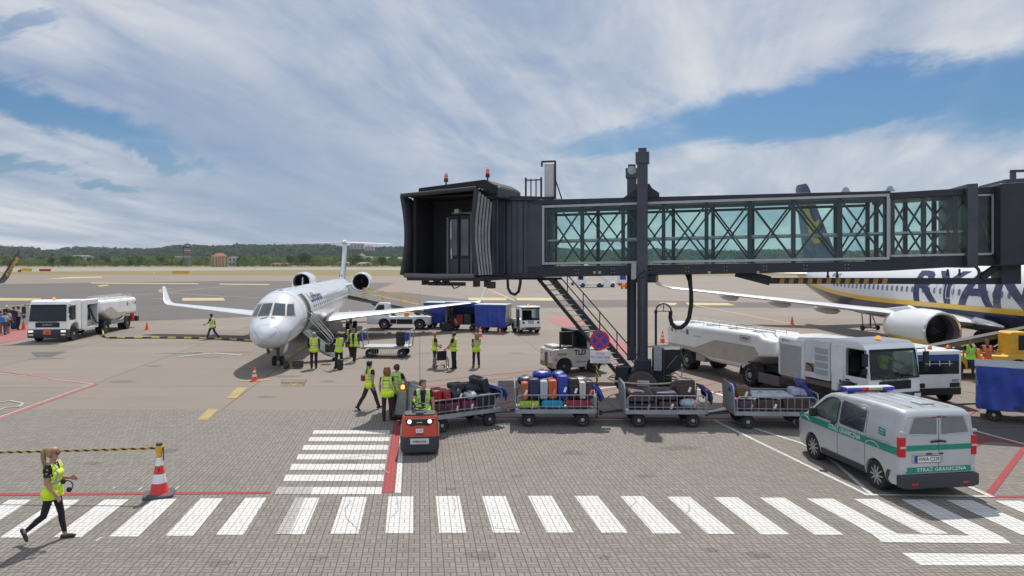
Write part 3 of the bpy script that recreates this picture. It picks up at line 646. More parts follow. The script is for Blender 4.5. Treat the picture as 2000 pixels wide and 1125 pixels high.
def board(name, label, u, v, w, h, mat, Y=None):
    p = gp(u, v); t = thing(name, label, 'sign', p)
    MB().box(-w/2, w/2, -.12, .12, .35, .35+h).build('panel', mat, t, 0, bev=.03)
    mb = MB()
    for s in (-.35, .35): mb.cyl((s*w, 0, -.06), (s*w, 0, .4), .06)
    mb.build('post', DKGREY, t); return t
board('guidance_sign', 'yellow taxiway guidance sign on the grass at the far left', 51, 531, 6.5, 1.7, YELLOW)
board('guidance_sign', 'red runway guidance sign on the grass near the left edge', 88, 531, 6.5, 1.3, M('sign red', (.35, .02, .02), .5))
board('guidance_sign', 'wide yellow taxiway guidance sign below the radar tower', 353, 536, 7.5, 1.3, YELLOW)
board('guidance_sign', 'small dark marker box on the grass beside the winglet', 38, 532, 1.6, .9, BLACK)
# ================================================================ AIRCRAFT
def airsec(lat, y, chord, z, th, nx=0.0, nz=1.0):
    up = [(1, .0), (.75, .055), (.5, .09), (.28, .10), (.12, .075), (.03, .04), (0, 0)]
    ring = [(c, t) for c, t in up]+[(c, -t*.6) for c, t in reversed(up[1:-1])]
    return [(lat+nx*t*th*chord*10*.5, y+c*chord, z+nz*t*th*chord*10*.5) for c, t in ring]
class Fus:
    def __init__(s, top, bot, wid):
        s.t = pchip(*zip(*top)); s.b = pchip(*zip(*bot)); s.w = pchip(*zip(*wid))
    def p(s, y, th, off=0.0):
        t, b, w = s.t(y), s.b(y), s.w(y); zc = (t+b)/2; a = R(th)
        return Vector(((w+off)*math.sin(a), y, zc+((t-b)/2+off)*math.cos(a)))
    def front(s, x, z, off=.008):
        lo, hi = 0.0, 7.0
        f = lambda y: (x/s.w(y))**2+((z-(s.t(y)+s.b(y))/2)/((s.t(y)-s.b(y))/2))**2
        for _ in range(40):
            m = (lo+hi)/2
            if f(m) > 1: lo = m
            else: hi = m
        n = Vector((x/s.w(hi)**2, -.6, (z-(s.t(hi)+s.b(hi))/2)/(((s.t(hi)-s.b(hi))/2)**2)*.6)).normalized()
        return Vector((x, hi, z))+n*off
    def body(s, ys, n=40):
        mb = MB(); mb.loft([[s.p(y, 360*i/n) for i in range(n)] for y in ys]); return mb
    def patch(s, c, off=.008, nu=6, nv=6):          # c: four (s, theta) corners
        f = lambda i, j: s.p(*[(c[0][k]*(1-i)+c[1][k]*i)*(1-j)+(c[3][k]*(1-i)+c[2][k]*i)*j for k in (0, 1)], off)
        return f
def oval(fus, y, th, w, h, off, n=14):
    r = fus.w(y); out = []
    for i in range(n):
        a = 2*math.pi*i/n; cx = math.copysign(abs(math.cos(a))**.7, math.cos(a)); cz = math.copysign(abs(math.sin(a))**.7, math.sin(a))
        out.append(fus.p(y+cx*w/2, th+math.copysign(1, th)*(-1)*math.degrees(cz*h/2/r), off))
    return out
NACDARK = M('fan blades', (.035, .036, .04), .4, .6); WGLASS = M('cabin window glass', (.03, .04, .06), .12, 0, .15); CKGLASS = M('cockpit glass', (.06, .09, .10), .07, 0, .5, 1.2, spec=.9); BEIGE = M('window surround', (.50, .44, .36), .5)  # cockpit panes: mottled colour stands in for reflections
FAIR = M('grey fairing paint', (.45, .46, .47), .35)
LIP = M('polished inlet lip', (.72, .73, .75), .18, .8, .04)
def nacelle(name, parent, c, r, length, mat, lipmat, fan=True):
    mb = MB().lathe([(r*.80, .0+length*.10), (r*.86, .03), (r*.93, 0), (r*.985, .06)], c, 'y', 28, 1, False)
    mb.lathe([(r*.985, .06), (r*1.06, length*.16), (r*1.08, length*.4), (r*.98, length*.7), (r*.72, length), (r*.66, length), (r*.66, length*.85)], c, 'y', 28, 0, False)
    o = mb.build(name, [mat, lipmat], parent, 50, recalc=True)
    d = MB().lathe([(r*.80, length*.10), (r*.79, length*.24), (.02, length*.24)], c, 'y', 28, 0, False); d.build('inlet_duct', M('inlet duct', (.09, .09, .10), .5), o)
    f = MB()
    for k in range(22):
        a = 2*math.pi*k/22; ca, sa = math.cos(a), math.sin(a); y0 = c[1]+length*.2
        f.add([(c[0]+r*.2*ca, y0, c[2]+r*.2*sa), (c[0]+r*.77*math.cos(a+.05), y0, c[2]+r*.77*math.sin(a+.05)), (c[0]+r*.77*math.cos(a+.3), y0+.12, c[2]+r*.77*math.sin(a+.3)), (c[0]+r*.2*math.cos(a+.3), y0+.12, c[2]+r*.2*math.sin(a+.3))], [(0, 1, 2, 3)])
    f.build('fan', NACDARK, o, 0)
    MB().lathe([(.005, -length*.1), (r*.12, -.0), (r*.22, length*.06)], (c[0], c[1]+length*.15, c[2]), 'y', 14).tube([(c[0]+r*.12*math.cos(t*.7)*(t/9), c[1]+length*.13-.012, c[2]+r*.12*math.sin(t*.7)*(t/9)) for t in range(3, 9)], .008, 4).build('spinner', M('engine spinner', (.06, .06, .065), .35), o)
    return o

# ---- small jet in the middle
crj = thing('regional_jet', 'white regional jet with a T tail and two rear engines, its front stairs lowered', 'aircraft', (-11.46, 32.7, 0), .12, None, .963)
FU = Fus([(0, 1.86), (.12, 2.03), (.3, 2.18), (.6, 2.37), (1.1, 2.60), (1.55, 2.78), (2.0, 3.10), (2.5, 3.43), (3.2, 3.74), (4.2, 3.93), (5.5, 3.98), (28, 3.98), (33, 3.85), (36.2, 3.5)],
         [(0, 1.74), (.12, 1.58), (.3, 1.43), (.6, 1.27), (1.1, 1.14), (2, 1.06), (3, 1.07), (5, 1.2), (6.5, 1.26), (22, 1.26), (26, 1.6), (31, 2.35), (36.2, 3.25)],
         [(0, .06), (.12, .27), (.3, .45), (.6, .67), (1.1, .90), (1.6, 1.04), (2.2, 1.16), (3, 1.26), (4.2, 1.33), (5.5, 1.345), (24, 1.345), (28, 1.2), (32, .75), (36.2, .12)])
ys = [0, .03, .08, .15, .25, .4, .6, .8, 1.0, 1.2, 1.4, 1.6, 1.8, 2.0, 2.2, 2.4, 2.7, 3.0, 3.4, 3.8, 4.2, 4.8, 5.5, 7, 9, 12, 15, 18, 21, 22.5, 24, 25.5, 27, 28.5, 30, 31.5, 33, 34.5, 35.5, 36.2]
fus = FU.body(ys, 48).build('fuselage', AIRWHITE, crj, 60)
# windscreen: two front and two side panes in a beige frame
def pane(c, off, mat, name, par, n=6):
    f = lambda i, j: FU.front((c[0][0]*(1-i)+c[1][0]*i)*(1-j)+(c[3][0]*(1-i)+c[2][0]*i)*j, (c[0][1]*(1-i)+c[1][1]*i)*(1-j)+(c[3][1]*(1-i)+c[2][1]*i)*j, off)
    return MB().grid(f, n, n).build(name, mat, par, 60)
for s in (-1, 1):
    fr = pane([(s*.025, 2.70), (s*1.10, 2.64), (s*.90, 3.34), (s*.02, 3.38)], .006, BEIGE, 'window_frame', crj, 12)
    pane([(s*.07, 2.75), (s*.66, 2.72), (s*.55, 3.29), (s*.05, 3.33)], .016, CKGLASS, 'cockpit_window', crj)
    pane([(s*.73, 2.72), (s*1.05, 2.70), (s*.88, 3.24), (s*.63, 3.27)], .016, CKGLASS, 'cockpit_window', crj)
    a = FU.front(s*.10, 2.66, .03); b = FU.front(s*.42, 2.60, .03); c_ = FU.front(s*.10, 3.1, .03)
    MB().tube([b, a], .016, 5).tube([a, c_], .012, 5).build('wiper', BLACK, crj)
for side in (1, -1):
    for k in range(23):
        y0 = 6.9+.77*k
        if 15.6 < y0 < 15.9: continue
        MB().poly(oval(FU, y0, 73*side, .27, .42, .006)).build('cabin_window', WGLASS, crj, 0, recalc=False)
# doorway, its seal and the open door that makes the stairs
MB().grid(FU.patch([(4.55, 38), (5.5, 38), (5.5, 128), (4.55, 128)], .006), 4, 16).build('doorway', M('dark doorway', (.03, .028, .026), .7), crj, 60)
for y0, y1, m_, nm in ((4.42, 4.55, STEEL, 'door_frame'), (5.5, 5.6, M('door edge tan', (.55, .42, .26), .5), 'door_frame')):
    MB().grid(FU.patch([(y0, 36), (y1, 36), (y1, 130), (y0, 130)], .03), 1, 16).build(nm, m_, crj, 60)
st = MB(); P0 = Vector((1.12, 5.0, 1.72)); P1 = Vector((2.75, 5.0, .28)); d = P1-P0
PALEGREEN = M('pale green stair shell', (.50, .58, .53), .4)
def shell(i, j):
    t = i; y0 = 4.58+.84*j; p = P0+d*t; n = Vector((-d.z, 0, d.x)).normalized(); return p+Vector((0, y0-5.0, 0))-n*-.0-Vector((0, 0, .10+.34*math.sin(math.pi*min(1, t*1.02))))
MB().grid(shell, 10, 4).grid(lambda i, j: shell(i, j)+Vector((.02, 0, .05)), 10, 4).build('stair_shell', PALEGREEN, crj, 60, recalc=False)
for k in range(6):
    p = P0+d*((k+.6)/6.4); MB().box(p.x-.15, p.x+.13, 4.62, 5.38, p.z-.04, p.z, 0).build('step', M('stair tread', (.10, .10, .10), .7), crj, 0)
for y0 in (4.6, 5.4):
    MB().bar(P0+Vector((0, y0-5, -.05)), P1+Vector((0, y0-5, -.02)), .05, .22).build('stair_stringer', PALEGREEN, crj, 0)
    MB().tube([(1.25, y0, 2.72), (1.35, y0, 2.74), (2.55, y0, 1.35), (2.62, y0, 1.2), (2.58, y0, .5)], .026, 6).tube([(1.3, y0, 2.45), (2.5, y0, 1.1)], .018, 6).build('handrail', CHROME, crj)
MB().cyl((2.7, 4.62, .1), (2.7, 4.72, .1), .1).cyl((2.7, 5.28, .1), (2.7, 5.38, .1), .1).build('stair_wheel', TYRE, crj)
# wings
WINGM = M('wing skin', (.64, .65, .67), .28, .1, .08, .6, coat=.3)
for s in (1, -1):
    mb = MB().loft([airsec(s*1.0, 13.9, 7.2, 1.45, .10), airsec(s*3.0, 15.3, 5.0, 1.62, .10), airsec(s*4.6, 16.4, 3.9, 1.72, .10), airsec(s*11.7, 21.2, 1.75, 2.22, .10)])
    w = mb.build('wing', WINGM, crj, 50)
    c_, sn = math.cos(R(70)), math.sin(R(70))
    MB().loft([airsec(s*11.7, 21.2, 1.75, 2.22, .09), airsec(s*12.0, 21.5, 1.5, 2.32, .09, -s*.5, .86), airsec(s*12.2, 21.9, 1.2, 2.6, .09, -s*.94, .34), airsec(s*12.62, 22.8, .62, 3.55, .08, -s*.94, .34)]).build('winglet', WINGM, w, 50)
    MB().lathe([(.01, -.9), (.16, -.5), (.2, 0), (.1, .7), (.01, 1.0)], (s*5.2, 20.9, 1.58), 'y', 12).build('flap_fairing', FAIR, w)
    MB().lathe([(.01, -.9), (.14, -.5), (.17, 0), (.1, .6), (.01, .9)], (s*7.8, 21.6, 1.78), 'y', 12).build('flap_fairing', FAIR, w)
    MB().box(min(s*2.0, s*4.8), max(s*2.0, s*4.8), 20.2, 20.9, 1.38, 1.44).build('flap', FAIR, w, 0)
    n = nacelle('engine', crj, (s*2.38, 24.3, 3.80), .77, 4.4, AIRWHITE, LIP)
    MB().loft([airsec(s*1.1, 25.2, 2.8, 3.5, .12), airsec(s*1.75, 25.2, 2.8, 3.66, .10)]).build('pylon', AIRWHITE, crj, 50)
    MB().loft([airsec(0, 33.3, 2.3, 7.32, .07), airsec(s*4.4, 35.0, 1.2, 7.22, .06)]).build('tailplane', WINGM, crj, 50)
    g_ = MB().cyl((s*2.0, 20.7, .45), (s*1.9, 20.5, 1.7), .10).bar((s*2.0, 20.7, .5), (s*1.2, 20.6, 1.45), .07).bar((s*2.0, 20.2, 1.25), (s*3.1, 20.2, 1.45), .04, .3).build('main_gear', STEEL, crj)
    for q in (-.27, .27): wheel(g_, s*2.0+q, 20.7, .46, .26, 1 if q > 0 else -1, .22)
MB().lathe([(.02, -5.4), (.8, -3.9), (1.18, -1.6), (1.25, .5), (1.0, 2.8), (.2, 4.8)], (0, 18.4, 1.72), 'y', 28).build('belly_fairing', AIRWHITE, crj, 60)
MB().loft([[(x*.17*k2, y_, z_) for x, y_ in ((0, y0), (1, y0+.28*c2), (1, y0+.65*c2), (0, y0+c2), (-1, y0+.65*c2), (-1, y0+.28*c2))] for z_, y0, c2, k2 in ((3.7, 29.6, 5.9, 1.2), (4.6, 31.0, 4.3, 1.05), (7.35, 33.1, 2.5, .85), (7.62, 33.5, 1.9, .5))]).build('tail_fin', AIRWHITE, crj, 40)
MB().lathe([(.02, -.9), (.2, -.4), (.24, .3), (.2, 1.5), (.03, 2.6)], (0, 33.5, 7.35), 'y', 14).cyl((0, 31.2, 4.15), (0, 31.0, 4.15), .11, .11, 12).build('fin_fairing', AIRWHITE, crj)
MB().cyl((0, 30.9, 4.2), (0, 30.98, 4.2), .14, .14, 12).build('air_inlet', BLACK, crj)
PLINE = M('airframe panel line', (.42, .43, .46), .4)
for y0 in (3.6, 6.1, 9.4, 14.0, 19.2, 24.6, 28.4): MB().tube([FU.p(y0, -120+240*i/24, .001) for i in range(25)], .007, 4).build('panel_line', PLINE, crj, 60)
for th in (-100, -62, 62, 100): MB().tube([FU.p(3.6+.6*i, th, .001) for i in range(40)], .006, 4).build('panel_line', PLINE, crj, 60)
MB().tube([FU.p(.62, 360*i/30, .001) for i in range(31)], .006, 4).build('panel_line', PLINE, crj, 60)
# nose gear with its open doors and chocks
GEARM = M('landing gear brown grey', (.16, .115, .095), .5, .2)
ng = MB().cyl((0, 3.4, .3), (0, 3.25, 1.4), .085).cyl((0, 3.4, .3), (0, 3.4, .85), .06).bar((0, 3.38, .75), (0, 4.2, 1.3), .06).bar((-.1, 3.3, .95), (.1, 3.3, .95), .12).box(-.13, .13, 3.1, 3.25, .85, 1.05).cyl((-.25, 3.4, .27), (.25, 3.4, .27), .05).build('nose_gear', GEARM, crj)
for q in (-.2, .2): wheel(ng, q, 3.4, .25, .17, 1 if q > 0 else -1, .12, rim=GEARM)
for s, y0 in ((-1, 2.9), (1, 3.3)): MB().obox((s*.42, y0, .93), (.03, .62 if s < 0 else .9, .52), (0, R(12*s), 0)).build('gear_door', GEARM if s < 0 else AIRWHITE, crj, 0)
for y0, z0, hh in ((7.2, 3.98, .42), (10.6, 3.98, .5), (13.5, 3.98, .35)): MB().prism([(y0, z0-.05), (y0+.3, z0-.05), (y0+.26, z0+hh), (y0+.14, z0+hh)], 'x', -.015, .015).build('antenna', AIRWHITE, crj, 0)
MB().box(-.12, .12, 4.0, 4.2, 3.90, 3.99).build('antenna', AIRWHITE, crj, bev=.02)
HAIR = M('panel line grey', (.33, .34, .36), .5)
for a, b in (((-.30, 4.3), (.30, 4.3)), ((.30, 4.3), (.34, 5.0)), ((.34, 5.0), (-.34, 5.0)), ((-.34, 5.0), (-.30, 4.3))):
    pa = FU.p(a[1], math.degrees(math.asin(a[0]/1.33)), .005); pb = FU.p(b[1], math.degrees(math.asin(b[0]/1.33)), .005); MB().tube([pa, pb], .008, 4).build('hatch_line', HAIR, crj, 0)
for s in (-1, 1):
    pts = [FU.front(s*(.22+.10*i), 1.75-.0*i+.10*i, .006) for i in range(4)]; MB().tube(pts, .009, 4).build('static_strip', DKGREY, crj, 0)
    pts = [FU.p(1.3+.1*i, s*(96-4*i), .006) for i in range(3)]; MB().tube(pts, .008, 4).build('static_strip', DKGREY, crj, 0)
    MB().tube([FU.p(1.5, s*100, 0), FU.p(1.5, s*100, .10), FU.p(1.36, s*100, .12)], .012, 6).build('pitot_tube', STEEL, crj)
    MB().lathe([(.005, -.06), (.05, -.03), (.06, .05)], FU.p(8.3+.0*s, 2*s, .02), 'z', 8).build('beacon', REDLENS, crj) if s > 0 else None
text('Lufthansa', 1.05, LUFTBLUE, 'lettering', crj, lambda x, y: FU.p(6.4+x, 56-math.degrees(y*.8/1.345), .012), .012, sub=.25, width=4.4, align='LEFT')
MB().grid(FU.patch([(11.8, -30), (12.4, -30), (12.4, 30), (11.8, 30)], .002), 1, 12).build('roof_seam', M('roof seam', (.56, .57, .60), .35), crj, 60)

# ---- airliner on the right, and a twin whose wing reaches in from the left
def livery(name, stripes, base, lo, mid):
    mt, nt, m, noise, rng, mix, stretch, P, x, y, b = node_mat(name); sp = nt.nodes.new('ShaderNodeSeparateXYZ'); nt.links.new(P, sp.inputs[0]); zz = sp.outputs[2]
    q = m('MAXIMUM', m('SUBTRACT', y, 22.0), 0.0); lift = m('MULTIPLY', m('MULTIPLY', q, q), .0062) if stripes[2] else 0.0
    h = m('SUBTRACT', zz, lift)
    dirt = rng(noise(P, .6, 6), .3, .7, 0, .12)
    c = mix(m('GREATER_THAN', h, stripes[0]), lo, mid); c = mix(m('GREATER_THAN', h, stripes[1]), c, base)
    c = mix(dirt, c, (.3, .3, .32)); nt.links.new(c, b.inputs['Base Color']); b.inputs['Roughness'].default_value = .25; b.inputs['Coat Weight'].default_value = .5; return mt
NAVY = (.012, .016, .075); YEL = (.80, .52, .03); WBASE = (.72, .73, .74)
LIV = livery('airliner livery', (2.68, 3.0, True), WBASE, NAVY, YEL); LIVE = livery('engine cowl livery', (1.05, 1.28, False), WBASE, NAVY, YEL)
NAVYM = M('navy aircraft paint', NAVY, .3, 0, .15, coat=.4); YELM = M('yellow aircraft paint', YEL, .35)
F7 = Fus([(0, 2.9), (.4, 3.5), (1.2, 4.0), (2.2, 4.5), (3.4, 5.1), (5, 5.42), (7, 5.45), (31, 5.45), (35, 5.35), (39.2, 4.9)], [(0, 2.7), (.4, 2.2), (1.2, 1.8), (3, 1.48), (5, 1.4), (26, 1.42), (30, 1.75), (33.5, 2.5), (37, 3.5), (39.2, 4.3)],
         [(0, .1), (.4, .7), (1.2, 1.15), (2.5, 1.6), (4.5, 1.86), (6, 1.88), (28, 1.88), (33.5, 1.45), (37, .8), (39.2, .2)])
def airliner(label, loc, rz, full=True):
    a = thing('airliner', label, 'aircraft', loc, rz, None, .96)
    F7.body([0, .1, .25, .5, .8, 1.2, 1.7, 2.2, 2.8, 3.4, 4.2, 5, 6, 7, 10, 14, 18, 22, 25, 28, 30, 31.5, 33, 34.5, 36, 37, 38, 38.7, 39.2], 44).build('fuselage', LIV, a, 60)
    if full:
        for k in range(44):
            y0 = 5.2+.55*k
            if y0 < 31: MB().poly(oval(F7, y0, -82, .25, .36, .008)).build('cabin_window', M('airliner window glass', (.16, .18, .21), .15), a, 0, recalc=False)
        for y0 in (15.4, 16.35):
            mb = MB(); c = [(y0-.28, -64), (y0+.28, -64), (y0+.28, -93), (y0-.28, -93)]
            for p, q in zip(c, c[1:]+c[:1]): mb.tube([F7.p(p[0]+(q[0]-p[0])*i/5, p[1]+(q[1]-p[1])*i/5, .012) for i in range(6)], .022, 5)
            mb.build('exit_outline', M('exit outline', (.72, .73, .74), .4), a)
        text('RYANAIR', 2.75, NAVYM, 'lettering', a, lambda x, y: F7.p(19.0-x, -(76-math.degrees((y)/1.95)), .012), .03, sub=.4, width=15.6, align='LEFT')
        text('SP-RKT', .42, NAVYM, 'lettering', a, lambda x, y: F7.p(29.5-x, -(62-math.degrees(y/1.9)), .012), .02, sub=.3, align='LEFT')
    WM = M('airliner wing skin', (.58, .59, .60), .3, .3, .1, .6)
    for s in (-1, 1):
        if not full and s < 0: continue
        w = MB().loft([airsec(s*1.5, 12.6, 8.2, 2.0, .10), airsec(s*3.0, 13.9, 6.9, 2.15, .10), airsec(s*5.9, 16.0, 4.7, 2.5, .10), airsec(s*16.6, 21.9, 1.75, 3.72, .10)]).build('wing', WM, a, 50)
        wl = MB().loft([airsec(s*16.6, 21.9, 1.75, 3.72, .09), airsec(s*17.15, 22.2, 1.6, 3.86, .09, -s*.5, .86), airsec(s*17.42, 22.6, 1.35, 4.3, .09, -s*.96, .25), airsec(s*18.0, 24.0, .62, 6.3, .08, -s*.96, .25)], 0)
        o = wl.build('winglet', NAVYM if not full else WM, w, 50)
        if full: MB().loft([airsec(s*17.44, 22.62, 1.33, 4.32, .10, -s*.96, .25), airsec(s*18.0, 24.0, .60, 6.28, .09, -s*.96, .25)]).build('winglet_panel', NAVYM, o, 50)
        else:
            e = Vector((17.5+.09, 22.92, 4.4)); uu = Vector((.55, 1.28, 1.9)).normalized(); nn = Vector((0, -1, .67)).normalized()
            text('RYANAIR', .62, YELM, 'lettering', o, lambda x, y: e+uu*x+nn*y+Vector((.065, 0, 0)), .03, width=1.75, align='LEFT')
        for la, yy, zz in ((6.9, 20.3, 2.35), (9.6, 21.3, 2.72), (12.6, 22.4, 3.1)):
            MB().lathe([(.01, -2.0), (.22, -1.3), (.28, -.3), (.2, .9), (.02, 1.7)], (s*la, yy, zz), 'y', 12).build('flap_fairing', FAIR, w)
        MB().tube([(s*1.9, 13.0, 2.1), (s*2.05, 11.6, 2.05), (s*1.95, 10.9, 2.0)], [.34, .22, .08], 10).build('landing_light', CHROME, w)
        e = nacelle('engine', a, (s*4.83, 11.6, 1.69), 1.10, 4.3, LIVE, LIP)
        MB().prism([(13.0, 2.6), (14.5, 2.95), (17.2, 2.6), (15.8, 2.2), (13.4, 2.3)], 'x', s*4.83-.14, s*4.83+.14).build('pylon', AIRWHITE, a, 0, bev=.06)
        MB().loft([airsec(s*.3, 34.2, 3.6, 4.45, .10), airsec(s*7.2, 38.2, 1.4, 4.55, .09)]).build('tailplane', M('pale tailplane', (.62, .58, .48), .4), a, 50)
        gr = MB().cyl((s*2.86, 18.6, .5), (s*2.7, 18.4, 2.2), .12).bar((s*2.86, 18.6, .6), (s*1.4, 18.5, 1.7), .09).build('main_gear', STEEL, a)
        for q in (-.42, .42): wheel(gr, s*2.86+q, 18.6, .54, .36, 1 if q > 0 else -1, .25)
    gr = MB().cyl((0, 3.6, .3), (0, 3.5, 1.7), .1).build('nose_gear', STEEL, a)
    for q in (-.22, .22): wheel(gr, q, 3.6, .34, .2, 1 if q > 0 else -1, .16)
    fin = MB().loft([[(x*.2*k2, y_, z_) for x, y_ in ((0, y0), (1, y0+.3*c2), (1, y0+.65*c2), (0, y0+c2), (-1, y0+.65*c2), (-1, y0+.3*c2))] for z_, y0, c2, k2 in ((5.0, 30.6, 7.6, 1.3), (6.0, 32.0, 6.0, 1.1), (12.2, 36.9, 2.6, .8), (12.55, 37.4, 1.9, .5))]).build('tail_fin', NAVYM, a, 40)
    if full:
        harp = [(33.9, 7.2), (35.2, 7.0), (36.0, 7.6), (36.6, 8.8), (37.0, 10.0), (37.4, 10.2), (37.2, 10.6), (36.5, 10.4), (35.9, 9.4), (35.2, 8.9), (34.6, 9.1), (34.3, 8.5), (34.9, 8.1), (35.6, 8.4), (35.7, 7.9), (35.1, 7.5), (34.4, 7.7)]
        MB().prism(harp, 'x', -.29, -.20).build('emblem', M('dull gold emblem', (.42, .30, .05), .5), fin, 0)
    return a
airliner('white and navy airliner with a yellow cheat line parked behind the bridge', (27.3, 25.45, 0), R(3))
tt = thing('tail_stand', 'thin tripod tail stand on small wheels under the rear of the airliner', 'stand', gp(1700, 645), .3)
MB().bar((-.7, 0, .2), (.7, 0, .2), .08).bar((0, -.5, .2), (0, .6, .2), .08).build('base', DKGREY, tt, 0)
MB().cyl((0, 0, .2), (0, 0, 2.0), .06).bar((-.7, 0, .2), (-.9, 0, 2.1), .05).bar((.6, 0, .25), (.1, 0, 1.3), .05).build('strut', DKGREY, tt)
for x in (-.75, .7): wheel(tt, x, 0, .2, .12, -1, .1)
# the twin: only the tip of its wing is in the picture
off = Vector((17.3*.96, 22.2*.96)); a_ = R(14); tipx, tipy = (-6-1000)/F*51, 51.0
loc = (tipx-(off.x*math.cos(a_)-off.y*math.sin(a_)), tipy-(off.x*math.sin(a_)+off.y*math.cos(a_)), 0)
airliner('navy wing tip with yellow upright lettering reaching in at the left edge', loc, a_, False)
# ================================================================ PASSENGER BRIDGE
BX, BY = 5.08, 27.49; EX, EY = .9733, -.2294; BRZ = math.atan2(EY, EX)
BR = thing('jet_bridge', 'dark blue grey passenger boarding bridge with green glazed tunnel standing on a wheeled column', 'jet bridge', (BX, BY, 0))
BPAINT = M('blue grey bridge paint', (.040, .047, .062), .42, .1, .42, 1.2, coat=.15); BDARK = M('dark bridge steel', (.020, .023, .030), .5, .1, .5, 1.5); BBLACK = M('black bridge rubber', (.014, .013, .015), .75, 0, .4, 2, .2)
BFRAME = M('pale aluminium frame', (.36, .37, .38), .4, .4); TEAL = glass('green tinted glass', (.75, .91, .86), .03)
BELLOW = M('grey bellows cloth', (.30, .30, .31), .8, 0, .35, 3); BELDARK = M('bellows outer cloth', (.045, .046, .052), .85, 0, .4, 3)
ROT = (0, 0, BRZ)
def blx(u, y=0.0):                      # along-bridge coordinate on the plane y (bridge frame)
    k = (u-1000)/F; x0 = BX-EY*y; y0 = BY+EX*y; return (k*y0-x0)/(EX-k*EY)
def blz(u, v, y=0.0):
    x = blx(u, y); return H-(v-VH)*(BY+EX*y+EY*x)/F
def zl(p, q):                            # straight line through two places in the picture -> z as a function of x
    xa, za, xb, zb = blx(p[0]), blz(*p), blx(q[0]), blz(*q); return lambda x: za+(zb-za)*(x-xa)/(xb-xa)
roof = zl((1060, 390), (1735, 373)); ftop = zl((1060, 402), (1735, 379)); fbot = zl((1060, 517), (1735, 507)); bbot = zl((1060, 541), (1735, 529))
WB = 2.6
def bp(name, mb, mat, smooth=30, bev=0, parent=None): return mb.build(name, mat, parent or BR, smooth, bev, rot=ROT if parent is None else None)
xL, xR, xP, xE = blx(1060), blx(1735), blx(1897), blx(1945)
def sbar(x0, x1, y0, y1, lo, hi):        # a box along the tunnel that follows its slight slope
    return [(x, y, f(x)) for x in (x0, x1) for y in (y0, y1) for f in (lo, hi)]
BOXF = [(0, 1, 3, 2), (4, 6, 7, 5), (0, 4, 5, 1), (2, 3, 7, 6), (0, 2, 6, 4), (1, 5, 7, 3)]
off_ = lambda f, d: (lambda x: f(x)+d)
# outer tunnel: roof, lower beams, floor
bp('tunnel_roof', MB().add(sbar(xL-1.0, xR+.05, -.10, WB+.10, off_(roof, -.22), roof), BOXF), BDARK, 0, .02)
for y0, y1 in ((-.12, .10), (WB-.10, WB+.12)): bp('tunnel_beam', MB().add(sbar(xL-1.0, xR+.05, y0, y1, bbot, off_(fbot, -.06)), BOXF), BDARK, 0, .015)
bp('tunnel_floor', MB().add(sbar(xL-1.0, xR, .10, WB-.10, off_(fbot, -.30), off_(fbot, -.10)), BOXF), BDARK, 0)
for y0, y1 in ((-.155, -.125), (WB+.125, WB+.155)):       # pale window frames
    mb = MB().add(sbar(xL, xR, y0, y1, off_(ftop, -.09), ftop), BOXF).add(sbar(xL, xR, y0, y1, fbot, off_(fbot, .09)), BOXF)
    for x in (xL, xR-.09): mb.add(sbar(x, x+.09, y0-.002, y1+.002, off_(fbot, .002), off_(ftop, -.002)), BOXF)
    bp('window_frame', mb, BFRAME, 0)
for y0 in (-.06, WB+.06): bp('glass_wall', MB().add([(xL, y0, fbot(xL)), (xR, y0, fbot(xR)), (xR, y0, ftop(xR)), (xL, y0, ftop(xL))], [(0, 1, 2, 3)]), TEAL, 0)
posts = [blx(u) for u in (1064, 1137, 1217, 1296, 1380, 1464, 1550, 1641, 1730)]
for y0, sh in ((.05, 0), (WB-.05, .35)):
    mb = MB()
    for i, x in enumerate(posts):
        x += sh if 0 < i < len(posts)-1 else 0; mb.add(sbar(x-.072, x+.072, y0-.06, y0+.06, off_(fbot, -.05), off_(ftop, .05)), BOXF)
    for i, (a, b) in enumerate(zip(posts, posts[1:])):
        a += sh; b += sh*(i < len(posts)-2)
        mb.bar((a, y0-.02, ftop(a)-.12), (b, y0-.02, fbot(b)+.06), .066, .05, 0, (0, 1, 0)); mb.bar((a, y0+.03, fbot(a)+.06), (b, y0+.03, ftop(b)-.12), .066, .05, 0, (0, 1, 0))
    mb.add(sbar(xL, xR, y0-.05, y0+.05, off_(ftop, -.26), off_(ftop, -.16)), BOXF)
    bp('truss', mb, BDARK, 0)
for y0 in (.22, WB-.22): bp('handrail', MB().add(sbar(xL, xP, y0-.03, y0+.03, off_(fbot, .93), off_(fbot, 1.0)), BOXF), STEEL, 0)
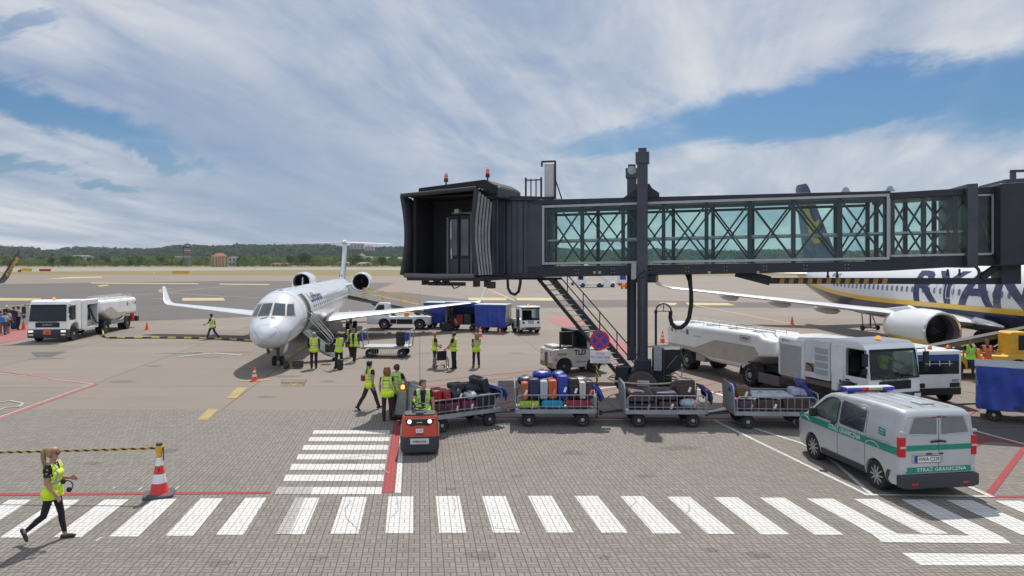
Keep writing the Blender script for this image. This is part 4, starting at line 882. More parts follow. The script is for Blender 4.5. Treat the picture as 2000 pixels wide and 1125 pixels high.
# inner telescoping tunnel to the right
roof2 = zl((1735, 376), (1897, 366)); it, ib, ibb = zl((1740, 393), (1888, 387)), zl((1740, 500), (1888, 497)), zl((1740, 529), (1897, 520))
bp('tunnel_roof', MB().add(sbar(xR+.06, xE+.2, .10, WB-.10, off_(roof2, -.25), roof2), BOXF), BDARK, 0, .02)
bp('tunnel_floor', MB().add(sbar(xR+.01, xE+.2, .12, WB-.12, ibb, off_(ib, -.05)), BOXF), BDARK, 0)
for y0 in (.16, WB-.16): bp('glass_wall', MB().add([(xR, y0, ib(xR)-.06), (xE, y0, ib(xE)-.06), (xE, y0, it(xE)+.1), (xR, y0, it(xR)+.1)], [(0, 1, 2, 3)]), TEAL, 0)
p2 = [blx(u) for u in (1746, 1808, 1870)]
for y0 in (.24, WB-.24):
    mb = MB()
    for x in p2: mb.add(sbar(x-.075, x+.075, y0-.06, y0+.06, off_(ib, -.05), off_(it, .1)), BOXF)
    for a, b in ((p2[0], p2[1]), (p2[1], xP-.1), (blx(1905), xE)):
        mb.bar((a, y0-.03, it(a)), (b, y0-.03, ib(b)), .066, .05, 0, (0, 1, 0)); mb.bar((a, y0+.03, ib(a)), (b, y0+.03, it(b)), .066, .05, 0, (0, 1, 0))
    bp('truss', mb, BDARK, 0)
bp('tunnel_frame', MB().add(sbar(xP-.17, xP+.17, -.14, WB+.14, off_(ibb, -.05), off_(roof2, .12)), BOXF), BPAINT, 0, .02)
mb = MB()
for x in (xR+.02, xE-.1): mb.add(sbar(x, x+.07, .07, .11, ib, off_(it, .12)), BOXF)
mb.add(sbar(xP+.2, xE-.03, .07, .11, off_(it, .06), off_(it, .12)), BOXF).add(sbar(xR+.1, xE-.1, .06, .10, off_(ib, -.03), off_(ib, .04)), BOXF); bp('window_frame', mb, BFRAME, 0)
bp('rotunda', MB().add(sbar(xE, xE+5.5, -.35, WB+.35, off_(ibb, -.05), off_(roof2, .05)), BOXF), BDARK, 0, .05)
bp('rotunda_roof', MB().add(sbar(xE+.35, xE+5, .2, WB-.2, off_(roof2, .06), off_(roof2, .22)), BOXF).box(xE+.6, xE+.75, .3, .45, roof2(xE)+.2, roof2(xE)+.55).box(xE+.6, xE+1.2, .3, .45, roof2(xE)+.5, roof2(xE)+.58), BPAINT, 0)
MB().cyl((xE+3.4, WB/2, 0), (xE+3.4, WB/2, 5.0), .8, None, 20).build('rotunda_column', BPAINT, BR, 40, rot=ROT)
# cable tray with the striped edge below the tunnel
tz = lambda x: blz(1700, 549)+(x-blx(1700))*.004
HAZ = M('hazard orange stripe', (.50, .27, .04), .6)
tr = bp('cable_tray', MB().add(sbar(blx(1505), xE+.6, .5, .85, off_(tz, -.12), off_(tz, .10)), BOXF).bar((blx(1440), .67, blz(1440, 532)), (blx(1508), .67, tz(0)), .35, .24, 0, (0, 1, 0)), BDARK, 0)
for k in range(12):
    u = 1522+k*18.2; x = blx(u, .5); MB().prism([(x, tz(x)-.105), (x+.16, tz(x)-.105), (x+.20, tz(x)+.085), (x+.04, tz(x)+.085)], 'y', .485, .499).build('hazard_stripe', HAZ, tr, 0)
bp('tray_arm', MB().bar((xE+.35, .6, ibb(xE)-.0), (xE-.25, .6, tz(xE)+.1), .3, .2).box(xE+.3, xE+.9, .3, 1.2, tz(xE)-.1, ibb(xE)+.1), BDARK, 0)
ch = [(blx(1905)+.35*math.cos(a), .62, (tz(xE)+ibb(xE))/2+.30*math.sin(a)) for a in np.linspace(-1.5, 1.5, 9)]
bp('cable_chain', MB().tube(ch, .06, 6), M('cable chain', (.16, .16, .17), .6, .3))
for u in (1618, 1636, 1853, 1876): bp('roller_bracket', MB().cyl((blx(u), .1, bbot(blx(u))+.02), (blx(u), .1, bbot(blx(u))-.14), .035).sphere((blx(u), .1, bbot(blx(u))-.17), .06, 8), BDARK)
for u in (1162, 1172, 1385, 1480): bp('bolt_plate', MB().box(blx(u)-.05, blx(u)+.05, -.14, -.12, blz(u, 532)-.05, blz(u, 532)+.05), STEEL, 0)
for i in range(1, 9):
    x = xL+(xR-xL)*i/9; MB().add([(x+dx, y_, z_) for dx in (-.012, .012) for y_ in (-.128, -.119) for z_ in (bbot(x)+.01, fbot(x)-.075)], BOXF).build('beam_seam', BBLACK, BR, 0, rot=ROT)
    for q_ in (-.05, .05): MB().cyl((x+q_, -.13, bbot(x)+.12), (x+q_, -.12, bbot(x)+.12), .018, None, 6).cyl((x+q_, -.13, bbot(x)+.26), (x+q_, -.12, bbot(x)+.26), .018, None, 6).build('bolt', STEEL, BR, 0, rot=ROT)
# solid end of the tunnel, corrugated turning curtain
bp('tunnel_wall', MB().add(sbar(blx(1012), xL, -.10, WB+.1, off_(bbot, -.02), off_(roof, -.02)), BOXF), BPAINT, 0, .03)
mb = MB(); cc = (blx(998), 1.25)
for k in range(44):
    a = 2*math.pi*k/44; mb.box(-.04, .04, -.07, .07, blz(1000, 533), blz(1000, 393)); n = len(mb.v)-8
    for i in range(n, n+8):
        x, y_, z_ = mb.v[i]; mb.v[i] = (cc[0]+math.cos(a)*(1.52+x)-math.sin(a)*y_, cc[1]+math.sin(a)*(1.52+x)+math.cos(a)*y_, z_)
mb.cyl((cc[0], cc[1], blz(1000, 534)), (cc[0], cc[1], blz(1000, 392)), 1.49, None, 44); bp('turning_curtain', mb, BPAINT, 0)
bp('curtain_roof', MB().cyl((cc[0], cc[1], blz(1000, 393)), (cc[0], cc[1], blz(1000, 385)), 1.72, None, 32).box(cc[0]-1.0, cc[0]-.45, -.3, .4, blz(1000, 393), blz(1000, 383)), BDARK, 30)
bp('curtain_floor', MB().cyl((cc[0], cc[1], blz(1000, 541)), (cc[0], cc[1], blz(1000, 533)), 1.72, None, 32), BDARK, 30)
bp('curtain_post', MB().box(cc[0]-.62, cc[0]-.38, -.36, -.12, blz(985, 538), blz(985, 392)), BPAINT, 0, .01)
# cab
CR = R(-21.5); CO = Vector((-1.42-BX, 26.3-BY, 4.73)); CABR = (0, 0, CR)
def cp(name, mb, mat, smooth=30, bev=0, recalc=True): return mb.build(name, mat, BR, smooth, bev, CO, CABR, recalc=recalc)
cp('cab_body', MB().box(-2.85, .30, 2.30, 3.6, -.12, 3.35).box(-2.85, -2.62, 1.3, 2.30, -.05, 3.3).box(.04, .28, 1.62, 2.30, -.05, 3.3), BPAINT, 0, .03)
cp('cab_roof', MB().prism([(-2.90, 3.05), (-2.84, 3.44), (.0, 3.66), (.10, 3.64), (.42, 3.45), (.42, 3.10)], 'y', .95, 3.6), BBLACK, 0, .02)
cp('cab_roof_box', MB().box(-.15, .55, 1.2, 3.5, 2.95, 3.40), BPAINT, 0, .06)
cp('cab_floor', MB().box(-2.9, .25, .1, 3.6, -.22, -.06), BDARK, 0, .02)
cp('sill_bumper', MB().tube([(-2.95, .03, -.02), (-1.5, -.04, -.04), (.02, .03, -.02)], .09, 8), M('worn rubber sill', (.13, .125, .12), .8))
# canopy hood: pleated cloth round the opening, waisted in the middle
def pleat_lines(side):
    mb = MB(); xs = -2.98 if side < 0 else .03
    for k in range(0, 11, 2):
        mb.tube([(xs+side*(.10-.004*k-.16*math.sin(math.pi*j/12)**1.2*(1-.4*k/11)+.05), .145*k+.02, 3.16*j/12*(1-.010*k)) for j in range(13)], .02, 6)
    return mb
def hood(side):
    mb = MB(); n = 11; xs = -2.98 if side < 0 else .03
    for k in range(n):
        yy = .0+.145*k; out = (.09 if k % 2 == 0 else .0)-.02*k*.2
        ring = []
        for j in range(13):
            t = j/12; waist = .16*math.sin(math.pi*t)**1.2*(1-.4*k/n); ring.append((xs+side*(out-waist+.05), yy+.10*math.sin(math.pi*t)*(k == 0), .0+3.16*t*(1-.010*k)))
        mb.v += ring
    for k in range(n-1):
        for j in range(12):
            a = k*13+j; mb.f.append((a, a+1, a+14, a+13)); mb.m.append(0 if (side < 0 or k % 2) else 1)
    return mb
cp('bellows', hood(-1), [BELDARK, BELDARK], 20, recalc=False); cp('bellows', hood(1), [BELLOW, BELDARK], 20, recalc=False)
cp('pleat_shade', pleat_lines(1), BBLACK)  # black tubes paint in the shade between the pleats
mb = MB()
for k in range(11): mb.v += [(-3.05+3.2*i/8, .145*k, 3.02+.17*i/8+(.07 if k % 2 == 0 else 0)+.05*math.sin(math.pi*i/8)) for i in range(9)]
for k in range(10):
    for i in range(8): a = k*9+i; mb.f.append((a, a+1, a+10, a+9)); mb.m.append(0)
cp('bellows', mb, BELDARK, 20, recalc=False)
mb = MB()
for pts in ([(-3.05+.2*math.sin(math.pi*t/10), .0, 3.06*t/10) for t in range(11)], [(.10-.13*math.sin(math.pi*t/10), .0, 3.22*t/10) for t in range(11)], [(-3.05, 0, 3.06), (-1.5, -.02, 3.14), (.10, 0, 3.22)]): mb.tube(pts, .085, 8)
cp('canopy_edge', mb, BELDARK)
cp('cab_front_wall', MB().box(-2.6, .02, 1.75, 1.85, 0, 3.1).box(-2.72, -2.6, .3, 1.85, 0, 3.0).box(-2.7, .02, .3, 1.8, 2.98, 3.04), BBLACK, 0)
DOORF = M('cab door frame', (.24, .235, .23), .5, .2)
mb = MB().box(-.92, -.85, 1.70, 1.748, 0, 2.42).box(-1.75, -.85, 1.70, 1.747, 2.42, 2.48).box(-1.98, -1.90, 1.70, 1.748, 0, 2.3); cp('door_frame', mb, DOORF, 0)
for x0 in (-1.90, -1.40):
    dd = cp('cab_door', MB().box(x0+.01, x0+.47, 1.68, 1.74, .02, 2.36), BDARK, 0, .01)
    MB().box(x0+.09, x0+.40, 1.672, 1.678, .75, 2.2).build('door_glass', CGLASS, dd, 0); MB().box(x0+.05, x0+.44, 1.672, 1.678, .06, .62).build('kick_plate', M('kick plate', (.07, .07, .072), .35, .5), dd, 0)
MB().box(-1.77, -1.72, 1.62, 1.67, 1.40, 2.1).box(-1.75, -1.70, 1.62, 1.67, .62, 1.05).build('painted_gap_light', M('lit door gap', (.75, .75, .74), .3), BR, 0, loc=CO, rot=CABR)  # pale strips painted in as light through the door gap
cp('cab_lamp', MB().box(-1.5, -1.3, 1.4, 1.70, 2.44, 2.60), M('lamp housing', (.55, .53, .48), .4), 0, .02)
cp('control_panel', MB().box(-.70, -.38, 1.70, 1.748, .95, 2.3), CGLASS, 0, .01); cp('paper_notice', MB().box(-.64, -.46, 1.685, 1.698, 1.12, 1.30), M('notice paper', (.62, .66, .75), .7), 0)
cp('side_window', MB().box(.301, .315, 2.55, 3.2, 1.2, 2.3), CGLASS, 0)
for k, (x, y_) in enumerate(((-1.75, 1.2), (.0, 1.3))):
    zt = 3.50 if k == 0 else 3.62
    be = cp('beacon', MB().lathe([(.085, 0), (.085, .10), (.075, .14)], (x, y_, zt+.16), 'z', 12).cyl((x, y_, zt-.05), (x, y_, zt+.16), .03), BDARK); MB().lathe([(.07, .0), (.075, .10), (.05, .17), (.005, .18)], (x, y_, zt+.30), 'z', 12).build('beacon_lens', M('orange lens', (.85, .16, .06), .3), be)
    MB().lathe([(.05, 0), (.045, .08), (.005, .1)], (x, y_, zt+.48), 'z', 10).build('beacon_cap', WHITELENS, be)
mb = MB()
for x in (-2.4, -1.9, -1.5, -.2, .25): mb.box(x-.06, x+.06, .5, .9, -.40-.05*(x > -1), -.2)
mb.box(-2.2, -.7, .55, .8, -.42, -.28).box(.3, .55, .5, .8, -.5, -.25).tube([(-1.3, .6, -.3), (-1.1, .6, -.52), (-.9, .6, -.45), (-.8, .6, -.3)], .025, 5); cp('underframe', mb, BDARK, 0)
cp('cable_loop', MB().tube([(.95, 1.0, -.1), (.97, 1.0, -.5), (1.08, 1.0, -.68), (1.25, 1.0, -.74), (1.4, 1.0, -.62), (1.47, 1.0, -.3), (1.47, 1.0, 0)], .055, 8), BBLACK)
# things on the roof
xa, xb = blx(1027, .8), blx(1057, .8); z0, z1 = blz(1040, 391, .8), blz(1040, 349, .8)
mb = MB()
for x in np.linspace(xa, xb, 4): mb.cyl((x, .8, z0-.1), (x, .8, z1-.0), .028, None, 6)
for z_ in (z0+.12, z1-.05): mb.tube([(xa, .8, z_), ((xa+xb)/2, .62, z_-.03), (xb, .8, z_)], .03, 6)
for x in (xa, xb): mb.cyl((x, .8, z0-.1), (x, .8, z1+.05), .045, None, 6)
bp('roof_ladder', mb, BDARK)
xa, xb = blx(1064, .8), blx(1083, .8); z1 = blz(1075, 317, .8)
bp('air_unit', MB().box(xa, xb, .7, 1.2, z0+.1, z1-.05), M('air unit grey', (.48, .48, .45), .5, .1), 0, .04)
bp('air_unit_frame', MB().bar((xb+.05, .7, z0-.1), (xb+.05, .7, z1+.03), .07).bar((xb+.05, .7, z1+.02), (xa-.12, .7, z1+.02), .07).bar((xa-.10, .7, z1), (xa-.10, .7, z1-.18), .07).bar((xb+.06, .7, z1-.75), (xb+.36, .7, z0-.1), .05).box(xa-.3, xb+.3, .6, 1.3, z0-.12, z0+.02), BDARK, 0)
for u in (1653, 1740): bp('lifting_lug', MB().lathe([(.07, -.03), (.11, -.03), (.11, .03), (.07, .03)], (blx(u), .1, roof(blx(u))+.08), 'y', 14).box(blx(u)-.14, blx(u)+.14, .02, .18, roof(blx(u)), roof(blx(u))+.05), STEEL)
# lifting column: two posts, gussets, carriage
zt = blz(1256, 292, -.35)
def leg(x, y_, zt, w, dep, nm):
    l = bp(nm, MB().box(x-w/2, x+w/2, y_-dep/2, y_+dep/2, 1.0, zt-.45).box(x-w/2-.06, x+w/2+.06, y_-dep/2-.06, y_+dep/2+.06, zt-.55, zt-.12).box(x-w/2+.04, x+w/2-.04, y_-dep/2+.03, y_+dep/2-.03, zt-.12, zt+.05), BPAINT, 0, .012)
    MB().box(x-w/2+.0, x-w/2+.13, y_-dep/2-.012, y_-dep/2-.002, 1.6, 4.6).box(x+w/2-.09, x+w/2, y_-dep/2-.012, y_-dep/2-.002, 1.6, 4.6).build('rail', BDARK, l, 0); return l
leg(.0, -.38, zt, .39, .36, 'column_post'); leg(-.62, WB+.42, zt-.15, .39, .36, 'column_post')
bp('pulley', MB().cyl((-.42, -.2, zt-.75), (-.42, -.05, zt-.75), .16, None, 14).cyl((-.42, -.22, zt-.75), (-.42, -.20, zt-.75), .1, None, 12), STEEL)
bp('column_gusset', MB().prism([(-.75, roof(0)-.02), (-.25, roof(0)+.32), (-.25, roof(0)+.50), (.25, roof(0)+.50), (.34, roof(0)+.34), (.62, roof(0)+.14), (.62, roof(0)-.02)], 'y', -.16, .12), BDARK, 0, .01)
bp('column_beam', MB().box(-.5, .5, -.2, WB+.4, bbot(0)-.28, bbot(0)-.01), BDARK, 0, .01)
bp('cable_box', MB().box(-.42, -.22, -.60, -.38, 4.55, 5.2), STEEL, 0, .02); bp('conduit', MB().tube([(-.3, -.6, 4.5), (-.1, -.62, 4.75), (.1, -.6, 4.9), (.18, -.58, 4.7), (-.05, -.6, 4.62)], .02, 5), BDARK)
bp('column_base', MB().box(-.42, .42, -.62, WB-.3, .75, 1.1).box(-.3, .32, -.62, -.1, 1.1, 1.5).box(-.95, -.55, -.2, .1, .6, 1.15).box(.35, .8, -.3, .3, .6, 1.9).box(-.3, .3, .3, 2.2, .4, .75), BDARK, 0, .02)
bp('motor_cabinet', MB().box(.42, .72, -.55, -.15, 1.1, 2.05), STEEL, 0, .02)
WBROWN = M('brown wheel guard', (.085, .055, .045), .6, 0, .25, 2)
wg = bp('wheel_guard', MB().cyl((0.0, -.98, .55), (0.0, -.68, .55), .56, None, 26), WBROWN, 40, .03); MB().box(-.16, .28, -1.0, -.985, .58, .80).build('warning_plate', M('warning plate', (.5, .47, .45), .6), wg, 0)
text('!', .13, REDLENS, 'lettering', wg, lambda x, y: (x-.08, -1.003, .69+y), .02)
for (x, y_) in ((-.1, -.45), (-.6, .5), (-.1, 2.0), (.55, 1.2)):
    mb = MB().lathe([(.2, -.12), (.5, -.14), (.54, -.08), (.54, .08), (.5, .14), (.2, .12)], (x, y_, .54), 'y', 22); bp('wheel', mb, TYRE)
bp('bumper_hoop', MB().tube([(.0+1.36*math.cos(a), .1+1.30*math.sin(a), .70) for a in np.linspace(0, 2*math.pi, 41)[:-1]], .035, 6, closed=True), M('worn cream hoop', (.46, .40, .30), .6))
bp('hoop_stay', MB().bar((-1.3, .1, .7), (1.3, .1, .7), .04).bar((0, -1.15, .7), (0, 1.3, .7), .04).box(-1.05, -.8, -.1, .15, .45, 1.15), BDARK, 0)
bp('gear_cover', MB().prism([(.55, .95), (1.05, .75), (1.42, .95), (1.50, 1.35), (1.42, 1.75), (.60, 1.72)], 'y', 1.2, 2.2), BDARK, 0, .03)
bp('gear_guard', MB().tube([(1.5, 1.15, 1.0), (1.45, 1.15, .62), (1.2, 1.15, .8), (.6, 1.15, .45)], .03, 6).tube([(.7, 1.17, .75), (1.3, 1.17, 1.5)], .02, 5), STEEL)
# hose post and hanging cable
hx = blx(1281, .3); hp = bp('hose_post', MB().bar((hx, .3, .7), (hx, .3, blz(1281, 608, .3)), .09).box(hx-.06, hx+.06, .24, .36, blz(1281, 612, .3), blz(1281, 606, .3)), BDARK, 0)
xr = blx(1311, .3); zz = blz(1300, 608, .3); mx_ = (hx+xr)/2; rr = (xr-hx)/2
MB().tube([(mx_-rr*math.cos(a), .3, zz+rr*math.sin(a)) for a in np.linspace(0, math.pi, 11)], .03, 6).bar((hx, .3, zz), (xr, .3, zz), .03).bar((mx_, .3, zz), (mx_, .3, zz+rr), .03).build('hose_bracket', BDARK, hp)
q = lambda u, v: (blx(u, .3), .3, blz(u, v, .3))
bp('power_cable', MB().tube([q(1341, 522), q(1342, 535), q(1347, 548), q(1350, 570), q(1350, 595), q(1346, 620), q(1340, 632), q(1330, 640), q(1320, 640), q(1312, 632), q(1309, 620), q(1310, 608)], [.08]*4+[.085]*6+[.075]*2, 10).tube([q(1347, 522), q(1349, 540), q(1350, 560)], .05, 8), BBLACK)
# service stairs at the far side
p0 = Vector((1.15, 33.4, 4.55)); p1 = Vector((4.75, 29.9, .15)); dd = p1-p0; side = Vector((.70, .72, 0)).normalized()*.95; bo = Vector((BX, BY, 0))
mb = MB().bar(p0-bo, p1-bo, .06, .16); bs = MB().bar(p0+side-bo, p1+side-bo, .06, .34)
sts = mb.build('stair_stringer', BDARK, BR, 0); bs.build('stair_stringer', BPAINT, BR, 0)
for k in range(19):
    c_ = p0+dd*((k+.7)/19.5)-bo; x_ = side.normalized(); f_ = Vector((dd.x, dd.y, 0)).normalized()*.26
    MB().add([c_+a*f_/2+b*side+Vector((0, 0, zq)) for a in (-1, 1) for b in (.03, .97) for zq in (-.03, 0)], BOXF).build('tread', M('grated tread', (.34, .34, .33), .6, .3), BR, 0)
mb = MB()
for hgt in (.55, 1.05): mb.tube([p0+side-bo+Vector((0, 0, hgt)), p1+side-bo+Vector((0, 0, hgt))], .028, 6)
for k in range(6): c_ = p0+side+dd*(k/5.3+.03)-bo; mb.tube([c_, c_+Vector((0, 0, 1.05))], .024, 6)
mb.tube([p0-bo+Vector((0, 0, 1.0)), p0-bo+dd*.02+Vector((0, 0, .1))], .024, 6)
mb.build('stair_rail', BDARK, BR)
MB().add([Vector((x, y_, z_))-bo for x in (-.2, 2.2) for y_ in (31.2, 34.3) for z_ in (4.45, 4.55)], BOXF).build('stair_landing', BDARK, BR, 0)
# ================================================================ PEOPLE
SKIN = M('skin', (.42, .22, .145), .55, 0, .12, 8); SKIN2 = M('tanned skin', (.33, .165, .105), .55, 0, .12, 8)
HIVIS = M('yellow hi vis cloth', (.60, .80, .03), .7, 0, .12, 6, .3); HIVISG = M('green hi vis cloth', (.36, .80, .05), .7, 0, .12, 6, .3); HIVISO = M('orange hi vis cloth', (.95, .16, .02), .7, 0, .12, 6)
REFL = M('grey reflective tape', (.36, .37, .38), .4); CBLACK = M('black cloth', (.014, .014, .017), .85, 0, .3, 6, .3); CNAVY = M('navy cloth', (.014, .018, .042), .85, 0, .3, 6, .3); CBLUE = M('blue work cloth', (.018, .024, .11), .85, 0, .3, 6)
CBROWN = M('dark plum trousers', (.042, .022, .026), .85, 0, .3, 6); CJEAN = M('blue jeans', (.06, .09, .17), .85, 0, .3, 6); CWHITE = M('white shirt', (.62, .61, .60), .8); CMAROON = M('maroon cloth', (.10, .018, .025), .85); CPINK = M('terracotta cloth', (.36, .12, .08), .85)
HBROWN = M('brown hair', (.055, .032, .02), .6, 0, .4, 40); HBLACK = M('black hair', (.012, .010, .009), .55, 0, .4, 40); HBLOND = M('fair hair', (.36, .22, .11), .6, 0, .4, 40); HGINGER = M('ginger curls', (.30, .11, .04), .7, 0, .5, 30); HGREY = M('grey hair', (.30, .29, .28), .6, 0, .3, 40)
SHOE = M('black shoe', (.012, .012, .013), .5); SHOEY = M('black and yellow shoe', (.035, .032, .015), .6, 0, .4, 20); EYE = M('dark eye', (.02, .015, .012), .3); LIPS = M('lips', (.30, .10, .085), .5); GLOVE = M('work glove', (.16, .14, .35), .7); GLOVEY = M('lime glove', (.50, .80, .05), .7)
PATTERN = M('patterned shirt', (.03, .03, .032), .8)
def spotted():
    mt, nt, m, noise, rng, mix, stretch, P, x, y, b = node_mat('black shirt with white spots')
    v = nt.nodes.new('ShaderNodeTexVoronoi'); v.inputs['Scale'].default_value = 18; nt.links.new(P, v.inputs['Vector'])
    c = mix(m('LESS_THAN', v.outputs['Distance'], .30), (.018, .018, .02), (.30, .30, .30)); nt.links.new(c, b.inputs['Base Color']); b.inputs['Roughness'].default_value = .8; return mt
SPOT = spotted()
def person(label, loc, face, h=1.76, top=CBLACK, legs=CBLACK, hair=HBROWN, vest=HIVIS, skin=SKIN, shoes=SHOE, L=(0, 0), Rr=(0, 0), aL=(5, 8, 10), aR=(5, 8, 10), lean=0, head=(0, 0), sleeve=.55, hairstyle='short', vox=.016, female=False,
           gloves=None, seat=None, group=None, baggy=1.22, shorts=False, build=1.0, vest_open=False, vest_hem=.80, cap=None, feet=(0, 0), pelvis_x=0, ankle=None):
    """face: compass way the person looks (degrees, 0 = away from the viewer, 90 = to the left). Angles: legs (hip, knee), arms (swing, spread, elbow)."""
    k = h/1.76; J = []; col = []
    hip = .90; pel = Vector((0, 0, hip)); t = R(lean); up = Vector((0, math.sin(t), math.cos(t))); fw = Vector((0, math.cos(t), -math.sin(t)))
    sw = (.185 if female else .205)*(.5+.5*build)
    def add(part, p, q, r1, r2): J.append((part, Vector(p), Vector(q), r1, r2))
    b = build; tg = baggy; hw = .10 if female else .092
    chest = pel+up*.42; neck = pel+up*.60; hc = pel+up*.715
    add('hips', pel+Vector((-hw*.9, -.01, .0)), pel+Vector((hw*.9, -.01, .0)), .115*b, .115*b); add('hips', pel+Vector((-hw*.7, -.03, -.02)), pel+Vector((hw*.7, -.03, -.02)), .11*b, .11*b)
    add('torso', pel+up*.10+Vector((-.05, 0, 0)), pel+up*.14+Vector((.05, 0, 0)), .112*b, .112*b); add('torso', pel+up*.22+Vector((-.06, .0, 0)), pel+up*.22+Vector((.06, 0, 0)), .108*b, .108*b)
    add('torso', pel+up*.34+fw*.01+Vector((-.085, 0, 0)), pel+up*.34+fw*.01+Vector((.085, 0, 0)), .118*b, .118*b); add('torso', pel+up*.44+Vector((-.11, 0, 0)), pel+up*.44+Vector((.11, 0, 0)), .100*b, .100*b)
    if female: add('torso', chest-up*.06+fw*.075+Vector((-.06, 0, 0)), chest-up*.06+fw*.075+Vector((.06, 0, 0)), .07, .07)
    add('torso', pel+up*.505+Vector((-sw*.78, -.01, 0)), pel+up*.505+Vector((sw*.78, -.01, 0)), .068, .068); add('torso', pel+up*.51, pel+up*.56, .085, .06)
    add('neck', neck-up*.03, neck+up*.07+fw*.012, .056, .052)
    hq = (Matrix.Rotation(R(head[0]), 3, 'Z')@Matrix.Rotation(R(-head[1]), 3, 'X')); hd = lambda x, y, z: hc+hq@Vector((x, y, z))
    add('head', hd(0, -.022, .035), hd(0, .012, .045), .088, .082); add('head', hd(0, .02, -.01), hd(0, .05, -.075), .07, .042); add('head', hd(-.02, .045, -.07), hd(.02, .045, -.07), .04, .04)
    add('head', hd(0, .088, .02), hd(0, .108, -.018), .012, .016)
    for s in (-1, 1): add('head', hd(s*.082, -.01, .015), hd(s*.084, -.014, -.025), .016, .011)
    fl = []
    for s, (hp, kn), fp in ((-1, L, feet[0]), (1, Rr, feet[1])):
        a = pel+Vector((s*hw, 0, -.02)); d = Vector((s*.03, math.sin(R(hp)), -math.cos(R(hp)))); kn_ = a+d*.42; d2 = Vector((s*.0, math.sin(R(hp-kn)), -math.cos(R(hp-kn)))); an = kn_+d2*.41
        add('thigh', a, kn_, .088*b*(1+(tg-1)*.5), .060*tg); add('shin', kn_, kn_+d2*.14+Vector((0, -.012, 0)), .058*tg, .057*tg); add('shin', kn_+d2*.14+Vector((0, -.012, 0)), an, .057*tg, .040*(tg*1.25 if tg > 1.05 else 1))
        g = R(fp); fd = Vector((s*.12, math.cos(g), math.sin(g))).normalized(); dn = Vector((0, math.sin(g), -math.cos(g)))
        add('foot', an+dn*.045-fd*.055, an+dn*.052+fd*.10, .040, .038); add('foot', an+dn*.058+fd*.08, an+dn*.062+fd*.155, .036, .030); fl.append(an+dn*.092); fl.append(an+fd*.155+dn*.092)
    hands = []
    for s, (swg, spr, elb), ee in ((-1, aL[:3], aL[3:] or (0,)), (1, aR[:3], aR[3:] or (0,))):
        a = pel+up*.50+Vector((s*sw, -.01, 0)); sg = R(swg+lean*.0); d = Vector((s*math.sin(R(spr)), math.sin(sg)*math.cos(R(spr)), -math.cos(sg)*math.cos(R(spr)))); e = a+d*.285
        f = R(swg+elb); inw = R(ee[0]); d2 = Vector((s*math.sin(R(spr*.4))-s*math.sin(inw)*1.0, math.sin(f)*math.cos(inw), -math.cos(f))).normalized(); w = e+d2*.25
        add('uarm', a, e, .058*b, .047); add('farm', e, e+d2*.10, .041, .040); add('farm', e+d2*.10, w, .040, .026)
        pn = d2.cross(Vector((s, 0, 0))); pn = pn.normalized() if pn.length > .1 else Vector((0, 1, 0)); sd = d2.cross(pn).normalized()
        fr = .0105 if vox < .012 else .0125; pc = w+d2*.05
        for q in (-1, 1): add('hand', w+d2*.01+pn*q*.014, pc+d2*.035+pn*q*.026, .019, .017)
        for q, ln in ((-1.5, .060), (-.5, .075), (.5, .080), (1.5, .070)):
            b0 = pc+d2*.04+pn*q*.021; b1 = b0+(d2+sd*s*-.25).normalized()*ln*.5; b2 = b1+(d2-sd*s*.8).normalized()*ln*.5; add('hand', b0, b1, fr, fr*.95); add('hand', b1, b2, fr*.95, fr*.85)
        t0 = w+d2*.03+pn*.02; t1 = t0+(d2*.6+pn*.8).normalized()*.04; add('hand', t0, t1, fr*1.15, fr*1.1); add('hand', t1, t1+(d2*.95+pn*.2).normalized()*.03, fr*1.1, fr*.9); hands.append(pc)
    mb = MB()
    for pt, p, q, r1, r2 in J: mb.capsule(p, q, r1, r2, 12)
    me = mb.mesh('body', SKIN, 0); tmp = bpy.data.objects.new('body', me); COL.objects.link(tmp)
    rm = tmp.modifiers.new('r', 'REMESH'); rm.mode = 'VOXEL'; rm.voxel_size = vox; sm = tmp.modifiers.new('s', 'SMOOTH'); sm.factor = .5; sm.iterations = 3 if vox < .012 else 2
    nm = evalmesh(tmp); bpy.data.objects.remove(tmp); nm.name = 'body'
    V = np.empty(len(nm.vertices)*3); nm.vertices.foreach_get('co', V); V = V.reshape(-1, 3)
    C = np.empty(len(nm.polygons)*3); nm.polygons.foreach_get('center', C); C = C.reshape(-1, 3); Nn = np.empty(len(V)*3); nm.vertices.foreach_get('normal', Nn); Nn = Nn.reshape(-1, 3)
    best = np.full(len(C), 9.); idx = np.zeros(len(C), int); tt = np.zeros(len(C))
    for i, (pt, p, q, r1, r2) in enumerate(J):
        p = np.array(p); q = np.array(q); d = q-p; l2 = max(d@d, 1e-9); u_ = np.clip((C-p)@d/l2, 0, 1); ds = np.linalg.norm(C-p-u_[:, None]*d, axis=1)-(r1+(r2-r1)*u_)
        m_ = ds < best; best[m_] = ds[m_]; idx[m_] = i; tt[m_] = u_[m_]
    parts = np.array([j[0] for j in J])[idx]; upn = np.array(up); pl = np.array(pel); zt = (C-pl)@upn
    inv = np.array(hq.inverted()); lh = (C-np.array(hc))@inv.T
    mats = [skin, top, legs, shoes, EYE, LIPS, gloves or skin]; mi = np.zeros(len(C), int)
    mi[parts == 'torso'] = 1; mi[(parts == 'torso') & (zt < .06)] = 2; mi[parts == 'hips'] = 2
    mi[(parts == 'uarm') & ((tt < sleeve) if sleeve < 1 else True)] = 1
    if sleeve >= 1: mi[parts == 'farm'] = 1
    mi[(parts == 'thigh')] = 2; mi[parts == 'shin'] = 0 if shorts else 2
    if ankle: mi[(parts == 'shin') & (tt > .86) & (np.isin(idx, [i for i, j in enumerate(J) if j[0] == 'shin'][1::2]))] = 0
